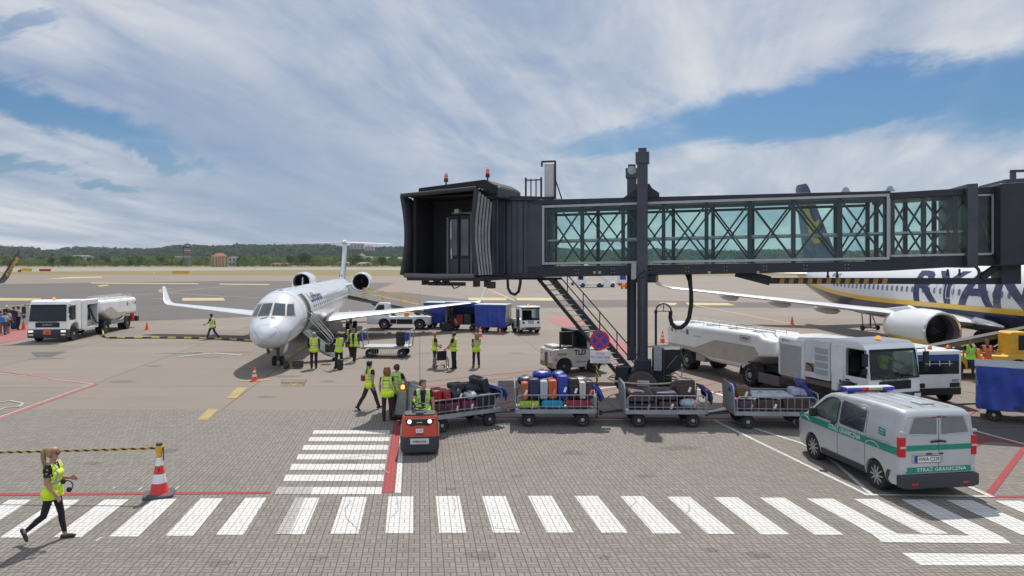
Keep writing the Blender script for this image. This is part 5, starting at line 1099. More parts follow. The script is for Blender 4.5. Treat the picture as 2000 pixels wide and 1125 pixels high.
    if shorts: mi[(parts == 'thigh') & (tt > .9)] = 0
    mi[parts == 'foot'] = 3; mi[parts == 'hand'] = 6; mi[(parts == 'torso') & (zt > .555)] = 0
    hm = parts == 'head'
    mi[hm & (np.abs(np.abs(lh[:, 0])-.033) < .015) & (np.abs(lh[:, 2]-.022) < .010) & (lh[:, 1] > .06)] = 4; mi[hm & (np.abs(lh[:, 0]) < .022) & (np.abs(lh[:, 2]+.058) < .007) & (lh[:, 1] > .075)] = 5
    nm.materials.clear(); [nm.materials.append(x) for x in mats]; nm.polygons.foreach_set('material_index', mi); nm.polygons.foreach_set('use_smooth', [True]*len(C))
    zmin = min(f.z for f in fl); base = Vector((0, 0, -zmin)) if seat is None else Vector((0, 0, seat/k-(hip-.11)))
    t_ = thing('person', label, 'person', loc, R(face), group, k)
    o = bpy.data.objects.new('body', nm); COL.objects.link(o); o.parent = t_; o.location = base
    LI = np.empty(len(nm.loops), int); nm.loops.foreach_get('vertex_index', LI); st_ = np.empty(len(nm.polygons), int); nm.polygons.foreach_get('loop_start', st_)
    ct = np.empty(len(nm.polygons), int); nm.polygons.foreach_get('loop_total', ct)
    def shell(name, mask, offv, mat, matsel=None, extra=None, thick=.006):
        ids = np.nonzero(mask)[0]
        if len(ids) == 0: return None
        ff = [LI[st_[i]:st_[i]+ct[i]] for i in ids]; used = np.unique(np.concatenate(ff)); mp = {int(v): n for n, v in enumerate(used)}
        vv = V[used]+Nn[used]*(offv(V[used])[:, None] if callable(offv) else offv)
        mb = MB(); mb.v = [tuple(x) for x in vv]; mb.f = [tuple(mp[int(q)] for q in f) for f in ff]; mb.m = [int(x) for x in (matsel[ids] if matsel is not None else np.zeros(len(ids), int))]
        if extra: extra(mb)
        ob = mb.build(name, mat, o, 80, recalc=False)
        if thick: s_ = ob.modifiers.new('t', 'SOLIDIFY'); s_.thickness = thick; s_.offset = 1
        return ob
    if vest is not None:
        vm = ((parts == 'torso') | (parts == 'hips') | ((parts == 'thigh') & (zt > -.10))) & (zt < .555) & (zt > vest_hem-.92) & ((np.abs(C[:, 0]) < sw*.90) | (zt < .34))
        front = ((C-pl)@np.array(fw)) > .03
        if vest_open: vm &= ~(front & (np.abs(C[:, 0]) < .03+.05*np.clip(zt/.5, 0, 1)))
        else: vm &= ~(front & (zt > .40) & (np.abs(C[:, 0]) < .5*(zt-.40)))
        ms = np.zeros(len(C), int); ms[(np.abs(zt-.19) < .026)] = 1; ms[(np.abs(zt-.06) < .022) & (vest_hem < .85)] = 1 if not female else 0; ms[(np.abs(np.abs(C[:, 0])-.105) < .022) & (zt > .19)] = 1
        shell('vest', vm, lambda P: .014+.016*np.clip(.18-(P-pl)@upn, 0, .3)/.3*(1.3 if female else 1), [vest, REFL], ms)
    hz = lh[:, 2]; hy = lh[:, 1]
    hmask = (hm | ((parts == 'neck') & (hairstyle != 'short'))) & (((hz > .068-.25*np.clip(hy-.03, 0, .1)*0) & (hy < .075+.5*(hz-.068))) | ((hy < -.005) & (hz > -.055)) | ((hy < .03) & (hz > .03)))
    def locks(mb):
        q = random.Random(len(label)); tail = lambda pts, rr: mb.tube([hd(*p) for p in pts], rr, 9)
        if hairstyle == 'pony':
            tail([(0, -.09, .09), (0, -.14, .085), (0, -.165, .03), (.0, -.165, -.08), (0, -.155, -.19), (0, -.15, -.25)], [.03, .036, .045, .042, .032, .008]); mb.sphere(hd(0, -.115, .09), .03, 8)
        if hairstyle == 'long':
            for i in range(7):
                a = R(200+140*i/6); x, y = .085*math.cos(a), .085*math.sin(a)-.01; tail([(x*.8, y*.8, .07), (x*1.05, y*1.1, .0), (x*1.1, y*1.2, -.12), (x*.95, y*1.25, -.26+.04*q.random())], [.035, .042, .04, .012])
        if hairstyle == 'braid':
            for i in range(9): mb.sphere(hd(.012*(-1)**i, -.095-.006*i, .03-.042*i), (.024, .024, .030), 8)
            mb.sphere(hd(0, -.075, .035), .055, 10)
        if hairstyle == 'curls':
            for i in range(90):
                a = q.uniform(0, 6.28); zz = q.uniform(-.14, .13); r0 = .10*math.sqrt(max(.1, 1-(zz/.17)**2))+.012
                y = math.sin(a)*r0-.015
                if y > .045 and zz < .07: continue
                mb.sphere(hd(math.cos(a)*r0, y, zz+.01), q.uniform(.018, .032), 6)
        if hairstyle == 'bun':
            mb.sphere(hd(0, -.11, .06), .045, 10)
    hl = .013 if hairstyle != 'bald' else .005
    if hairstyle == 'curls': hl = .02
    shell('hair', hmask, hl, [cap or hair], None, locks if hairstyle in ('pony', 'long', 'braid', 'curls', 'bun') else None, .004)
    if cap is not None:
        mb = MB().prism([(hd(x, y, .06).x, hd(x, y, .06).y) for x, y in ((-.07, .06), (-.06, .13), (-.02, .16), (.02, .16), (.06, .13), (.07, .06))], 'z', hd(0, 0, .065).z, hd(0, 0, .078).z); mb.build('cap_peak', cap, o, 30)
    bpy.context.view_layer.update()
    t_['hand_l'] = [0]; del t_['hand_l']
    return t_, o, [base+x for x in hands]
def G(u, v): return gp(u, v)
NEAR = .0095
# walker in the foreground
w_, wb, wh = person('woman with a fair ponytail walking on the zebra crossing in yellow vest and leggings', G(103, 1056), -84, 1.74, SPOT, CBLACK, HBLOND, HIVIS, SKIN, SHOEY, L=(13, 3), Rr=(-15, 34), aL=(-6, 8, 92, 8), aR=(4, 7, 34), sleeve=.62, hairstyle='pony', vox=.0085, female=True, feet=(6, -58), ankle=True, vest_hem=.80, baggy=1.0)
MB().tube([(-.075, .085, 1.635), (-.05, .112, 1.64), (0, .118, 1.635), (.05, .112, 1.64), (.075, .085, 1.635)], .008, 5).sphere((-.036, .108, 1.63), (.026, .012, .02), 8).sphere((.036, .108, 1.63), (.026, .012, .02), 8).build('sunglasses', BLACK, wb, loc=(0, 0, 0))
hl = wh[0]
th = thing('ear_defender', 'black ear defender headset hanging at the waist of the ponytail walker', 'headset', w_.matrix_world@Vector((-.06, .22, 1.0)), R(-84))
MB().tube([(0, .11*math.cos(a), .09*math.sin(a)+.02) for a in np.linspace(-1.2, 2.2, 12)], .012, 6).build('headband', BLACK, th)
for a in (-1.2, 2.2): MB().lathe([(.01, -.03), (.045, -.025), (.05, .0), (.03, .02)], (0, .11*math.cos(a), .09*math.sin(a)+.02), 'x', 12).build('ear_cup', BLACK, th)
person('worker in blue overalls and cap walking left along the striped hose', G(414, 662), 84, 1.74, CBLUE, CBLUE, HBLACK, HIVIS, SKIN2, SHOE, L=(24, 4), Rr=(-20, 22), aL=(24, 8, 40), aR=(-22, 8, 22), lean=4, sleeve=.5, vox=.017, cap=CNAVY, feet=(6, -35), gloves=CBLACK)
person('grey haired man in a dark suit and vest, back turned, by the jet stairs', G(613, 720), 10, 1.76, CBLACK, CBLACK, HGREY, HIVIS, SKIN, SHOE, L=(0, 0), Rr=(3, 2), aL=(4, 10, 18, 20), aR=(4, 10, 14, 10), sleeve=1, vox=.015, build=1.06)
person('man in a dark suit and vest turning towards the jet stairs, hand raised', G(662, 720), 42, 1.76, CBLACK, CBLACK, HBROWN, HIVIS, SKIN, SHOE, L=(10, 2), Rr=(-8, 2), aL=(38, 12, 42), aR=(10, 8, 20), sleeve=1, vox=.015, head=(-8, 0), build=1.05)
person('man in a black suit and open yellow vest walking towards the camera', G(691, 707), 176, 1.76, CBLACK, CBLACK, HBROWN, HIVIS, SKIN, SHOE, L=(16, 3), Rr=(-14, 22), aL=(-10, 8, 10), aR=(12, 8, 14), sleeve=1, vox=.016, vest_open=True, feet=(4, -25))
person('dark suited man carrying a black bag, half hidden behind a walking colleague', G(685, 697), 170, 1.78, CBLACK, CBLACK, HBLACK, HIVIS, SKIN, SHOE, L=(12, 3), Rr=(-10, 14), aL=(5, 10, 10), aR=(8, 8, 14), sleeve=1, vox=.017, vest_open=True)
person('fair haired woman in dark clothes and vest standing beside the wheelchair', G(849, 717), -70, 1.72, CBLACK, CNAVY, HBLOND, HIVIS, SKIN, SHOE, L=(4, 2), Rr=(-4, 2), aL=(14, 8, 60, 30), aR=(4, 8, 60, 30), sleeve=.55, vox=.015, female=True, hairstyle='bun', vest_hem=.84)
person('man in black with a yellow and navy vest holding the wheelchair handles', G(886, 721), 78, 1.78, CBLACK, CBLACK, HBROWN, HIVIS, SKIN, SHOE, L=(0, 0), Rr=(-3, 2), aL=(26, 8, 20), aR=(22, 8, 26), sleeve=.5, vox=.015, build=1.12, vest_hem=.86)
person('woman with long fair hair standing alone in a yellow vest and dark trousers', G(930, 718), 24, 1.70, CBLACK, CNAVY, HBLOND, HIVIS, SKIN, SHOE, L=(8, 4), Rr=(-6, 4), aL=(-10, 10, 40, 20), aR=(24, 10, 70, 40), sleeve=.5, vox=.014, female=True, hairstyle='long', vest_hem=.80, ankle=True, head=(20, 0))
person('woman with a black braid striding in a yellow vest and plum trousers', G(722, 800), -42, 1.76, CBLACK, CBROWN, HBLACK, HIVIS, SKIN, SHOE, L=(-24, 14), Rr=(24, 4), aL=(12, 10, 20), aR=(-8, 8, 12), sleeve=.45, vox=.0125, female=True, hairstyle='braid', feet=(-34, 8), vest_hem=.74, gloves=GLOVE)
_p, _o, _h = person('woman with curly ginger hair walking away in a yellow vest', G(756, 823), -4, 1.70, CBLACK, CBROWN, HGINGER, HIVIS, SKIN, SHOE, L=(4, 6), Rr=(8, 2), aL=(8, 14, 22), aR=(6, 16, 18), sleeve=.3, vox=.012, female=True, hairstyle='curls', vest_hem=.78, gloves=GLOVE, feet=(-8, 0))
text('welcome', .07, CBLACK, 'lettering', _o, lambda x, y: (x, -.152, 1.36+y), .015, width=.24)
_p, _o, _h = person('young man in a lime vest pushing the grey trolley, seen from behind', G(775, 815), -20, 1.76, CBLACK, CBROWN, HBROWN, HIVISG, SKIN, SHOE, L=(6, 4), Rr=(-10, 12), aL=(26, 10, 50), aR=(26, 14, 50), sleeve=.5, vox=.0125, vest_hem=.80)
text('welcome', .07, CBLACK, 'lettering', _o, lambda x, y: (x, -.150, 1.36+y), .015, width=.26)
person('loader in a lime vest standing by the blue covered cart, left of his colleague', G(868, 641), 0, 1.74, CBLACK, CBLACK, HBLACK, HIVISG, SKIN2, SHOE, aL=(40, 8, 30), aR=(30, 8, 20), vox=.02)
person('loader in a lime vest reaching into the opened luggage cart', G(886, 641), 10, 1.76, CBLACK, CBLACK, HBROWN, HIVISG, SKIN2, SHOE, aL=(70, 8, 20), aR=(60, 8, 20), vox=.02)
person('loader in an orange vest crouching beside a black case', G(893, 645), 60, 1.74, CNAVY, CNAVY, HBROWN, HIVISO, SKIN2, SHOE, L=(95, 120), Rr=(70, 125), aL=(60, 8, 20), aR=(50, 8, 30), lean=28, vox=.02)
person('seated worker in a lime vest with his hands on the yellow loader frame', Vector((20.35, 31.5, 0)), 178, 1.76, CBLACK, CBLUE, HBROWN, HIVISG, SKIN2, SHOE, L=(72, 75), Rr=(68, 70), aL=(-4, 14, 12), aR=(-4, 14, 12), vox=.016, seat=.86, vest_hem=.86)
person('seated worker in an orange vest looking down at a white paper', Vector((21.1, 31.5, 0)), 160, 1.74, CBLACK, CBLUE, HBROWN, HIVISO, SKIN2, SHOE, L=(72, 75), Rr=(68, 70), aL=(20, 10, 70, 30), aR=(20, 10, 70, 30), vox=.016, seat=.86, head=(0, -25), vest_hem=.86)
# passengers queueing at the left edge
def backpack(u, v, face, label, mat, z=1.18, d=.2):
    p = gp(u, v); t = thing('backpack', label, 'backpack', p, R(face))
    MB().prism(rrect(.34, .50, .12, 4, 0, z), 'y', -d-.17, -d+.02).build('bag', mat, t, 30, bev=.05); MB().box(-.12, .12, -d-.20, -d-.16, z-.2, z).build('pocket', mat, t, 0, bev=.03)
for i, (lab, u, v, fc, hh, tp, lg, hr, kw) in enumerate((
        ('child sized passenger in a white shirt wearing a bright blue backpack', 10, 654, -12, 1.62, CWHITE, CJEAN, HBROWN, dict(shorts=False)),
        ('passenger in a white top and maroon shorts, right of the blue backpack', 16, 651, -8, 1.7, CWHITE, CMAROON, HBLACK, dict(shorts=True)),
        ('tall passenger in a white T shirt with a black backpack beside the truck', 36, 645, -14, 1.84, CWHITE, CBLACK, HBLACK, {}),
        ('passenger in blue jeans pulling a dark suitcase behind the queue', 27, 643, 15, 1.76, CNAVY, CJEAN, HBROWN, {}),
        ('passenger in a terracotta top at the very left edge', 1, 651, 0, 1.66, CPINK, CPINK, HBROWN, {}),
        ('passenger in dark clothes and a pale hat at the back of the queue', 13, 640, 10, 1.76, CBLACK, CNAVY, HBROWN, dict(cap=CWHITE)))):
    person(lab, G(u, v), fc, hh, tp, lg, hr, None, SKIN2, SHOE, L=(5, 2), Rr=(-6, 6), aL=(8, 8, 20), aR=(6, 8, 20), vox=.021, sleeve=.5, group='passengers queueing by the fuel truck', **kw)
backpack(10, 654, -12, 'bright blue backpack on the smallest passenger', M('bright blue bag', (.03, .22, .55), .6), 1.12)
backpack(36, 645, -14, 'black backpack on the tall passenger in white', M('charcoal bag', (.02, .025, .035), .7), 1.3)
backpack(16, 651, -8, 'navy backpack on the passenger in maroon shorts', CNAVY, 1.2)
# ================================================================ CONES, SIGN, TAPE, WHEELCHAIR
def cone(label, u, v, hh=.75, style=0, group='orange traffic cones', loc=None):
    t = thing('traffic_cone', label, 'traffic cone', loc or gp(u, v), random.uniform(0, .6), group); k = hh/.75
    MB().box(-.2*k, .2*k, -.2*k, .2*k, 0, .04*k).build('base', BLACK if style == 2 else ORANGE, t, 0, bev=.015*k)
    r = lambda z: (.155-.125*z/.75)*k
    MB().lathe([(r(.03), .04*k), (r(.75), .73*k), (.015*k, .75*k)], (0, 0, 0), 'z', 18).build('cone_body', ORANGE, t, 40)
    if style:
        for a, b in (((.24, .36), (.46, .56)) if style == 1 else ((.22, .40), (.56, .70))):
            MB().lathe([(r(a)+.004, a*k), (r(b)+.004, b*k)], (0, 0, 0), 'z', 18, 0, False).build('reflective_band', CONEWHITE, t, 40)
    return t
cone('orange cone on the concrete right of the left fuel truck', 287, 644, .62); cone('bright orange cone standing in front of the nose wheel', 497, 744, .62, 1); cone('orange cone beside the queueing passengers', 46, 644, .75)
cone('striped cone left of the pair behind the jet wing tip', 931, 647, .72, 1); cone('striped cone nearest the camera of the pair by the wing tip', 938, 658, .72, 1); cone('striped cone under the blue curtain cart', 977, 650, .72, 1)
cone('red and white cone between bridge column and right fuel tanker', 1294, 669, .78, 1); cone('plain red cone out on the apron below the airliner wing', 1547, 634, .72, 0); cone('red cone peeking out left of the bridge column', 1237, 664, .7, 1)
# tall cone with tape head
p = gp(311, 968); t = thing('barrier_cone', 'tall red and white cone on a black base with a yellow tape reel on top', 'traffic cone', p, R(20))
MB().prism(rrect(.62, .62, .12), 'z', 0, .07).build('base', M('dark rubber base', (.07, .072, .085), .75), t, 30, bev=.02)
rr = lambda z: .19-.145*(z-.07)/.82
CRED = M('red cone plastic', (.62, .035, .025), .5, 0, .15)
MB().lathe([(.21, .07), (rr(.10), .10), (rr(.89), .89), (.03, .89)], (0, 0, 0), 'z', 28).build('cone_body', CRED, t, 40)
for a, b in ((.30, .50), (.68, .86)): MB().lathe([(rr(a)+.004, a), (rr(b)+.004, b)], (0, 0, 0), 'z', 28, 0, False).build('reflective_band', CONEWHITE, t, 40)
hd_ = MB().lathe([(.055, .88), (.062, .93), (.062, 1.0)], (0, 0, 0), 'z', 16).lathe([(.075, 1.0), (.08, 1.04), (.078, 1.10), (.05, 1.13)], (0, 0, 0), 'z', 16).build('tape_head', M('yellow tape reel', (.66, .36, .02), .4), t)
MB().lathe([(.06, 1.12), (.07, 1.15), (.06, 1.175), (.01, 1.18)], (0, 0, 0), 'z', 16).build('cap', DKGREY, hd_); MB().bar((.085, -.02, 1.08), (.09, -.03, .78), .02, .05).build('tape_end', BLACK, hd_, 0)
text('7', .12, BLACK, 'lettering', t, lambda x, y: (x, -(rr(.58+y)+.004), .58+y), .02, sub=.05)
def stripes(name, ca, cb, step, axis, slant=1.2):
    mt, nt, m, noise, rng, mix, stretch, P, x, y, b = node_mat(name); sp = nt.nodes.new('ShaderNodeSeparateXYZ'); nt.links.new(P, sp.inputs[0])
    a = sp.outputs[axis]; o = sp.outputs[2 if axis != 2 else 0]
    f = m('FRACT', m('MULTIPLY', m('ADD', a, m('MULTIPLY', o, slant)), 1/step)); c = mix(m('GREATER_THAN', f, .5), ca, cb); c = mix(rng(noise(P, 6), .35, .75, 0, .25), c, (.1, .09, .07))
    nt.links.new(c, b.inputs['Base Color']); b.inputs['Roughness'].default_value = .55; return mt
TAPE = stripes('yellow and black tape', (.012, .012, .012), (.62, .42, .03), .22, 0); POLEM = stripes('yellow and black pole', (.012, .012, .012), (.55, .33, .02), .16, 2, 1.5)
a = p+Vector((-.08, 0, 1.06)); b = Vector((-17.5, 15.9, 1.03)); mb = MB(); n = 24
pts = [a.lerp(b, i/n)-Vector((0, 0, .10*math.sin(math.pi*i/n))) for i in range(n+1)]; pv = []
for q in pts: pv += [q+Vector((0, .012, -.026)), q+Vector((0, -.012, .026))]
mb.add(pv, [(2*i, 2*i+2, 2*i+3, 2*i+1) for i in range(n)]); o = mb.build('barrier_tape', TAPE, None, 0, recalc=False); s_ = o.modifiers.new('s', 'SOLIDIFY'); s_.thickness = .003
tag(o, 'black and yellow tape stretched from the tall cone out to the left', 'barrier tape')
# hose from the left fuel truck to the jet
HOSE = stripes('black hose with yellow rings', (.02, .02, .02), (.55, .40, .05), 1.15, 0, 0)
hp = [gp(196, 646)+Vector((0, 0, .9)), gp(199, 652)+Vector((0, 0, .4)), gp(203, 659)+Vector((0, 0, .06))]+[gp(u, v)+Vector((0, 0, .06)) for u, v in ((215, 661), (240, 661.5), (300, 661), (360, 661.5), (420, 663), (470, 665), (500, 667))]
sm = []
for i in range(len(hp)-1):
    for k in range(6): sm.append(hp[i].lerp(hp[i+1], k/6))
tag(MB().tube(sm+[hp[-1]], .06, 8).build('fuel_hose', HOSE), 'long black and yellow hose lying from the left fuel truck to the jet', 'hose')
# no stopping sign
p = gp(1166, 818); t = thing('no_stopping_sign', 'round no stopping sign over a white plate on a striped pole', 'sign', p, R(-4))
MB().cyl((0, 0, 0), (0, 0, 2.95), .038, None, 14).build('pole', POLEM, t)
def disc(r0, r1, y, n=40): return MB().lathe([(r0, 0), (r1, 0)], (.09, y, 2.62), 'y', n, 0, False)
RIMR = M('sign red paint', (.44, .022, .028), .4); RIMB = M('sign blue paint', (.015, .04, .33), .4); SW = M('sign white paint', (.60, .61, .62), .45)
pl = MB().cyl((.09, -.05, 2.62), (.09, -.035, 2.62), .325, None, 40).build('sign_disc', RIMB, t); disc(.245, .318, -.0535).build('red_ring', RIMR, pl, 0)
for s in (-1, 1): MB().obox((.09, -.0525-.0006*(s > 0), 2.62), (.51, .002, .062), (0, R(45*s), 0)).build('cross_bar', RIMR, pl, 0)
pp = MB().box(-.23, .44, -.055, -.04, 1.86, 2.27).build('sign_plate', SW, t, 0, bev=.006)
for i, (tx, sz, z_) in enumerate((('POLE', .115, 2.17), ('TECHNICZNE', .105, 2.055))): text(tx, sz, M('faded red print', (.38, .10, .08), .6), 'lettering', pp, lambda x, y, z_=z_: (.105+x, -.058, z_+y), .018)
text('nie dotyczy służb obsługi', .05, M('faded grey print', (.25, .2, .22), .6), 'lettering', pp, lambda x, y: (.105+x, -.058, 1.965+y), .004, width=.56)
text('portu lotniczego', .05, M('faded grey print', (.25, .2, .22), .6), 'lettering', pp, lambda x, y: (.105+x, -.058, 1.91+y), .004, width=.5)
# wheelchair
p = gp(862, 722); t = thing('wheelchair', 'empty black folding wheelchair seen from behind', 'wheelchair', p, R(15))
for s in (-1, 1):
    wl = MB().tube([(s*.30, .05+.30*math.cos(a), .31+.30*math.sin(a)) for a in np.linspace(0, 6.283, 25)[:-1]], .017, 6, closed=True).build('wheel', TYRE, t); m2 = MB()
    for k in range(10): m2.bar((s*.30, .05, .31), (s*.30, .05+.29*math.cos(k*.628), .31+.29*math.sin(k*.628)), .008)
    m2.tube([(s*.335, .05+.26*math.cos(a), .31+.26*math.sin(a)) for a in np.linspace(0, 6.283, 21)[:-1]], .010, 5, closed=True).build('hand_rim', CHROME, wl)
    MB().lathe([(.02, -.02), (.09, -.02), (.09, .02), (.02, .02)], (s*.24, .55, .09), 'x', 12).build('castor', TYRE, t); MB().tube([(s*.24, -.2, .95), (s*.24, -.12, .93), (s*.24, -.10, .3), (s*.24, .5, .2)], .014, 6).tube([(s*.24, -.1, .70), (s*.24, .32, .70), (s*.24, .36, .5)], .014, 6).build('side_frame', CHROME, t); MB().bar((s*.23, -.1, .45), (-s*.23, -.1, .15), .018).build('cross_brace', CHROME, t, 0)
MB().box(-.23, .23, -.12, -.09, .50, .92).build('backrest', CBLACK, t, 0, bev=.02); MB().box(-.23, .23, -.1, .36, .46, .50).build('seat', CBLACK, t, 0, bev=.02)
for s in (-1, 1): MB().box(s*.13-.08, s*.13+.08, .55, .72, .10, .13).build('footplate', DKGREY, t, 0)

# ================================================================ LUGGAGE
LUG = {}
def lug(n, rgb=None, rough=.45): 
    if n not in LUG: LUG[n] = M('luggage '+n, rgb, rough, 0, .15, 7, .08)
    return LUG[n]
for n, c in dict(black=(.016, .016, .018), navy=(.015, .022, .065), blue=(.012, .04, .30), red=(.36, .015, .02), orange=(.50, .10, .03), silver=(.42, .45, .52), lime=(.42, .55, .03), cyan=(.01, .28, .48), maroon=(.14, .018, .045), plum=(.045, .028, .055), brown=(.055, .030, .026), cream=(.55, .52, .46), grey=(.12, .12, .13), lilac=(.36, .34, .45), olive=(.12, .075, .02), crimson=(.28, .02, .05), charcoal=(.03, .032, .036)).items(): lug(n, c)
TAGM = M('white luggage tag', (.72, .72, .70), .6); TAGO = M('orange luggage tag', (.80, .20, .06), .6)
def suitcase(label, loc, size, col, rz=0, style='hard', up='z', tagm=None, group=None, roll=(0, 0)):
    """size = (along x, along y, up); the base of the case is at loc"""
    sx, sy, sz = size; t = thing('suitcase' if style in ('hard', 'soft') else style, label, 'suitcase' if style in ('hard', 'soft') else 'bag', loc, 0, group); t.rotation_euler = (R(roll[0]), R(roll[1]), rz)
    m_ = lug(col); mb = MB(); r = min(sx, sy, sz)*.24
    if style == 'hard':
        mb.prism(rrect(sx, sz-.03, r, 3, 0, sz/2+.015), 'y', -sy/2, sy/2); b = mb.build('shell', m_, t, 35, bev=min(.035, r*.5))
        for i in range(4):
            x = -sx/2+sx*(i+1)/5; b2 = MB().box(x-.012, x+.012, -sy/2-.006, sy/2+.006, .10*sz, .92*sz)
            if i in (0, 3): b2.build('ridge', m_, b, 0, bev=.004)
        MB().box(-.004, .004, -sy/2-.008, sy/2+.008, .04, sz-.01).build('zip_seam', BLACK, b, 0)
    elif style == 'soft':
        mb.prism(rrect(sx, sz-.03, r, 3, 0, sz/2+.015), 'y', -sy/2, sy/2); b = mb.build('shell', m_, t, 35, bev=min(.05, r*.8)); MB().box(-sx*.36, sx*.36, -sy/2-.03, -sy/2+.02, sz*.14, sz*.55).build('pocket', m_, b, 0, bev=.02)
        MB().tube([(-sx*.36, -sy/2-.012, sz*.66), (0, -sy/2-.014, sz*.69), (sx*.36, -sy/2-.012, sz*.66)], .006, 4).build('zip_seam', LUG['grey'], b, 0)
    else:
        mb.lathe([(.02, -sx/2), (sz*.32, -sx/2+.03), (sz*.48, -sx/4), (sz*.5, 0), (sz*.48, sx/4), (sz*.32, sx/2-.03), (.02, sx/2)], (0, 0, sz*.5), 'x', 16)
        mb.v = [(x, y*sy/sz+.02*math.sin(x*17+z*9), z+.018*math.sin(x*23+y*14)) for x, y, z in mb.v]; b = mb.build('bag_body', m_, t, 60)
        for x in (-sx*.2, sx*.2): MB().tube([(x, -sy*.40, sz*.45), (x, -sy*.3, sz*.9), (x, 0, sz*1.02), (x, sy*.3, sz*.9)], .014, 5).build('strap', BLACK, b)
    MB().tube([(-.07, 0, sz), (-.06, 0, sz+.028), (.06, 0, sz+.028), (.07, 0, sz)], .010, 5).build('handle', BLACK, b)
    if tagm: MB().obox((sx*.18, -sy/2-.02-.03*(style == 'soft'), sz*.45), (.07, .006, .17), (0, .35, 0)).build('luggage_tag', tagm, b, 0)
    return t
def cart(label, loc, rz, tarp=None):
    """galvanised baggage cart, 2.5 m along x, railings on the long sides"""
    t = thing('baggage_cart', label, 'baggage cart', loc, rz); CART = M('cart steel', (.33, .34, .36), .5, .55, .3, 5)
    mb = MB().box(-1.25, 1.25, -.72, .72, .50, .56).box(-1.27, 1.27, -.76, -.70, .44, .57).box(-1.27, 1.27, .70, .76, .44, .57).box(-1.29, -1.23, -.76, .76, .44, .57).box(1.23, 1.29, -.76, .76, .44, .57); mb.build('bed', CART, t, 0, bev=.006)
    MB().box(-1.0, 1.0, -.12, .12, .34, .44).box(-1.05, -.55, -.4, .4, .36, .45).box(.55, 1.05, -.4, .4, .36, .45).build('underframe', BLACK, t, 0)
    for s in (-1, 1):
        r = MB().tube([(-1.2, s*.73, .57), (-1.2, s*.73, .96), (-1.12, s*.73, 1.02), (1.15, s*.73, 1.02), (1.23, s*.73, .94), (1.23, s*.73, .57)], .022, 6)
        for k in range(10): r.cyl((-.98+.22*k, s*.73, .57), (-.98+.22*k, s*.73, 1.02), .011, None, 5)
        r.bar((-1.2, s*.73, .66), (1.23, s*.73, .66), .02); r.build('side_rail', CART, t)
    for s in (-1,):
        e = MB().tube([(s*1.26, -.70, .5), (s*1.30, -.70, 1.24), (s*1.30, -.58, 1.36), (s*1.30, .58, 1.36), (s*1.30, .70, 1.24), (s*1.26, .70, .5)], .026, 7).build('end_frame', CART, t)
        MB().prism(rrect(1.34, .76, .08, 3, 0, .96), 'x', s*1.285-.008, s*1.285+.008).build('end_panel', M('end board grey green', (.27, .30, .28), .6, .1, .3, 2), e, 20)
    MB().tube([(1.26, -.70, .5), (1.28, -.70, 1.05), (1.28, -.6, 1.12), (1.28, .6, 1.12), (1.28, .70, 1.05), (1.26, .70, .5)], .024, 7).build('end_frame', CART, t)
    for x, st in ((-.85, 0), (.85, 0)):
        MB().bar((x, -.56, .22), (x, .56, .22), .06).bar((x, -.4, .24), (x-.12, -.4, .42), .04).bar((x, .4, .24), (x-.12, .4, .42), .04).bar((x, -.4, .24), (x+.12, -.4, .42), .04).bar((x, .4, .24), (x+.12, .4, .42), .04).build('axle', DKGREY, t, 0)
        for s in (-1, 1): wheel_y(t, x, s*.62, .225, .13, s)
    MB().bar((-1.25, -.14, .40), (-1.95, -.03, .33), .04).bar((-1.25, .14, .40), (-1.95, .03, .33), .04).bar((-1.5, -.12, .38), (-1.5, .12, .38), .03).cyl((-1.98, 0, .26), (-1.98, 0, .40), .05, None, 10).build('drawbar', DKGREY, t, 0)
    if tarp:
        q = random.Random(tarp); tb = MB()
        for k in range(9):
            y = -.62+.15*k; tb.tube([(1.30, y, 1.16), (1.38+.06*q.random(), y, 1.10), (1.42+.1*q.random(), y+.03, .92), (1.40+.1*q.random(), y, .70+.12*q.random())], [.03, .06, .07, .015], 7)
        tb.tube([(1.30, -.7, 1.15), (1.30, .7, 1.15)], .04, 8); tb.build('rolled_curtain', BLUETARP if tarp % 2 else M('dark blue curtain', (.015, .02, .09), .6), t, 60)
    return t
def wheel_y(parent, x, y, r, w, side, name='wheel'):
    mb = MB().lathe([(r*.55, -w*.4), (r*.92, -w/2), (r, -w*.35), (r, w*.35), (r*.92, w/2), (r*.55, w*.4)], (x, y, r), 'y', 20); t = mb.build(name, TYRE, parent)
    MB().lathe([(r*.56, 0), (r*.5, -side*.012), (r*.42, -side*.04), (r*.2, side*.01), (.005, side*.012)], (x, y+side*w*.42, r), 'y', 16, 0, False).build('rim', RIM, t); return t
R1 = R(33); C1 = Vector((-1.78, 22.65, 0)); C2 = Vector((1.38, 23.1, 0)); C3 = Vector((4.86, 23.0, 0)); C4 = Vector((8.25, 22.75, 0)); R2, R3, R4 = R(.5), R(-1), R(-3)
cart('baggage cart first behind the red tow tractor, with a mixed dark load', C1, R1, 1); cart('baggage cart piled high with upright colourful suitcases', C2, R2, 3); cart('baggage cart below the bridge column with flat dark cases and one tall brown case', C3, R3, 4); cart('baggage cart last in the row, half hidden behind the van', C4, R4, None)
def on(C, rz, x, y, z): return C+Vector((x*math.cos(rz)-y*math.sin(rz), x*math.sin(rz)+y*math.cos(rz), z))
BZ = .565
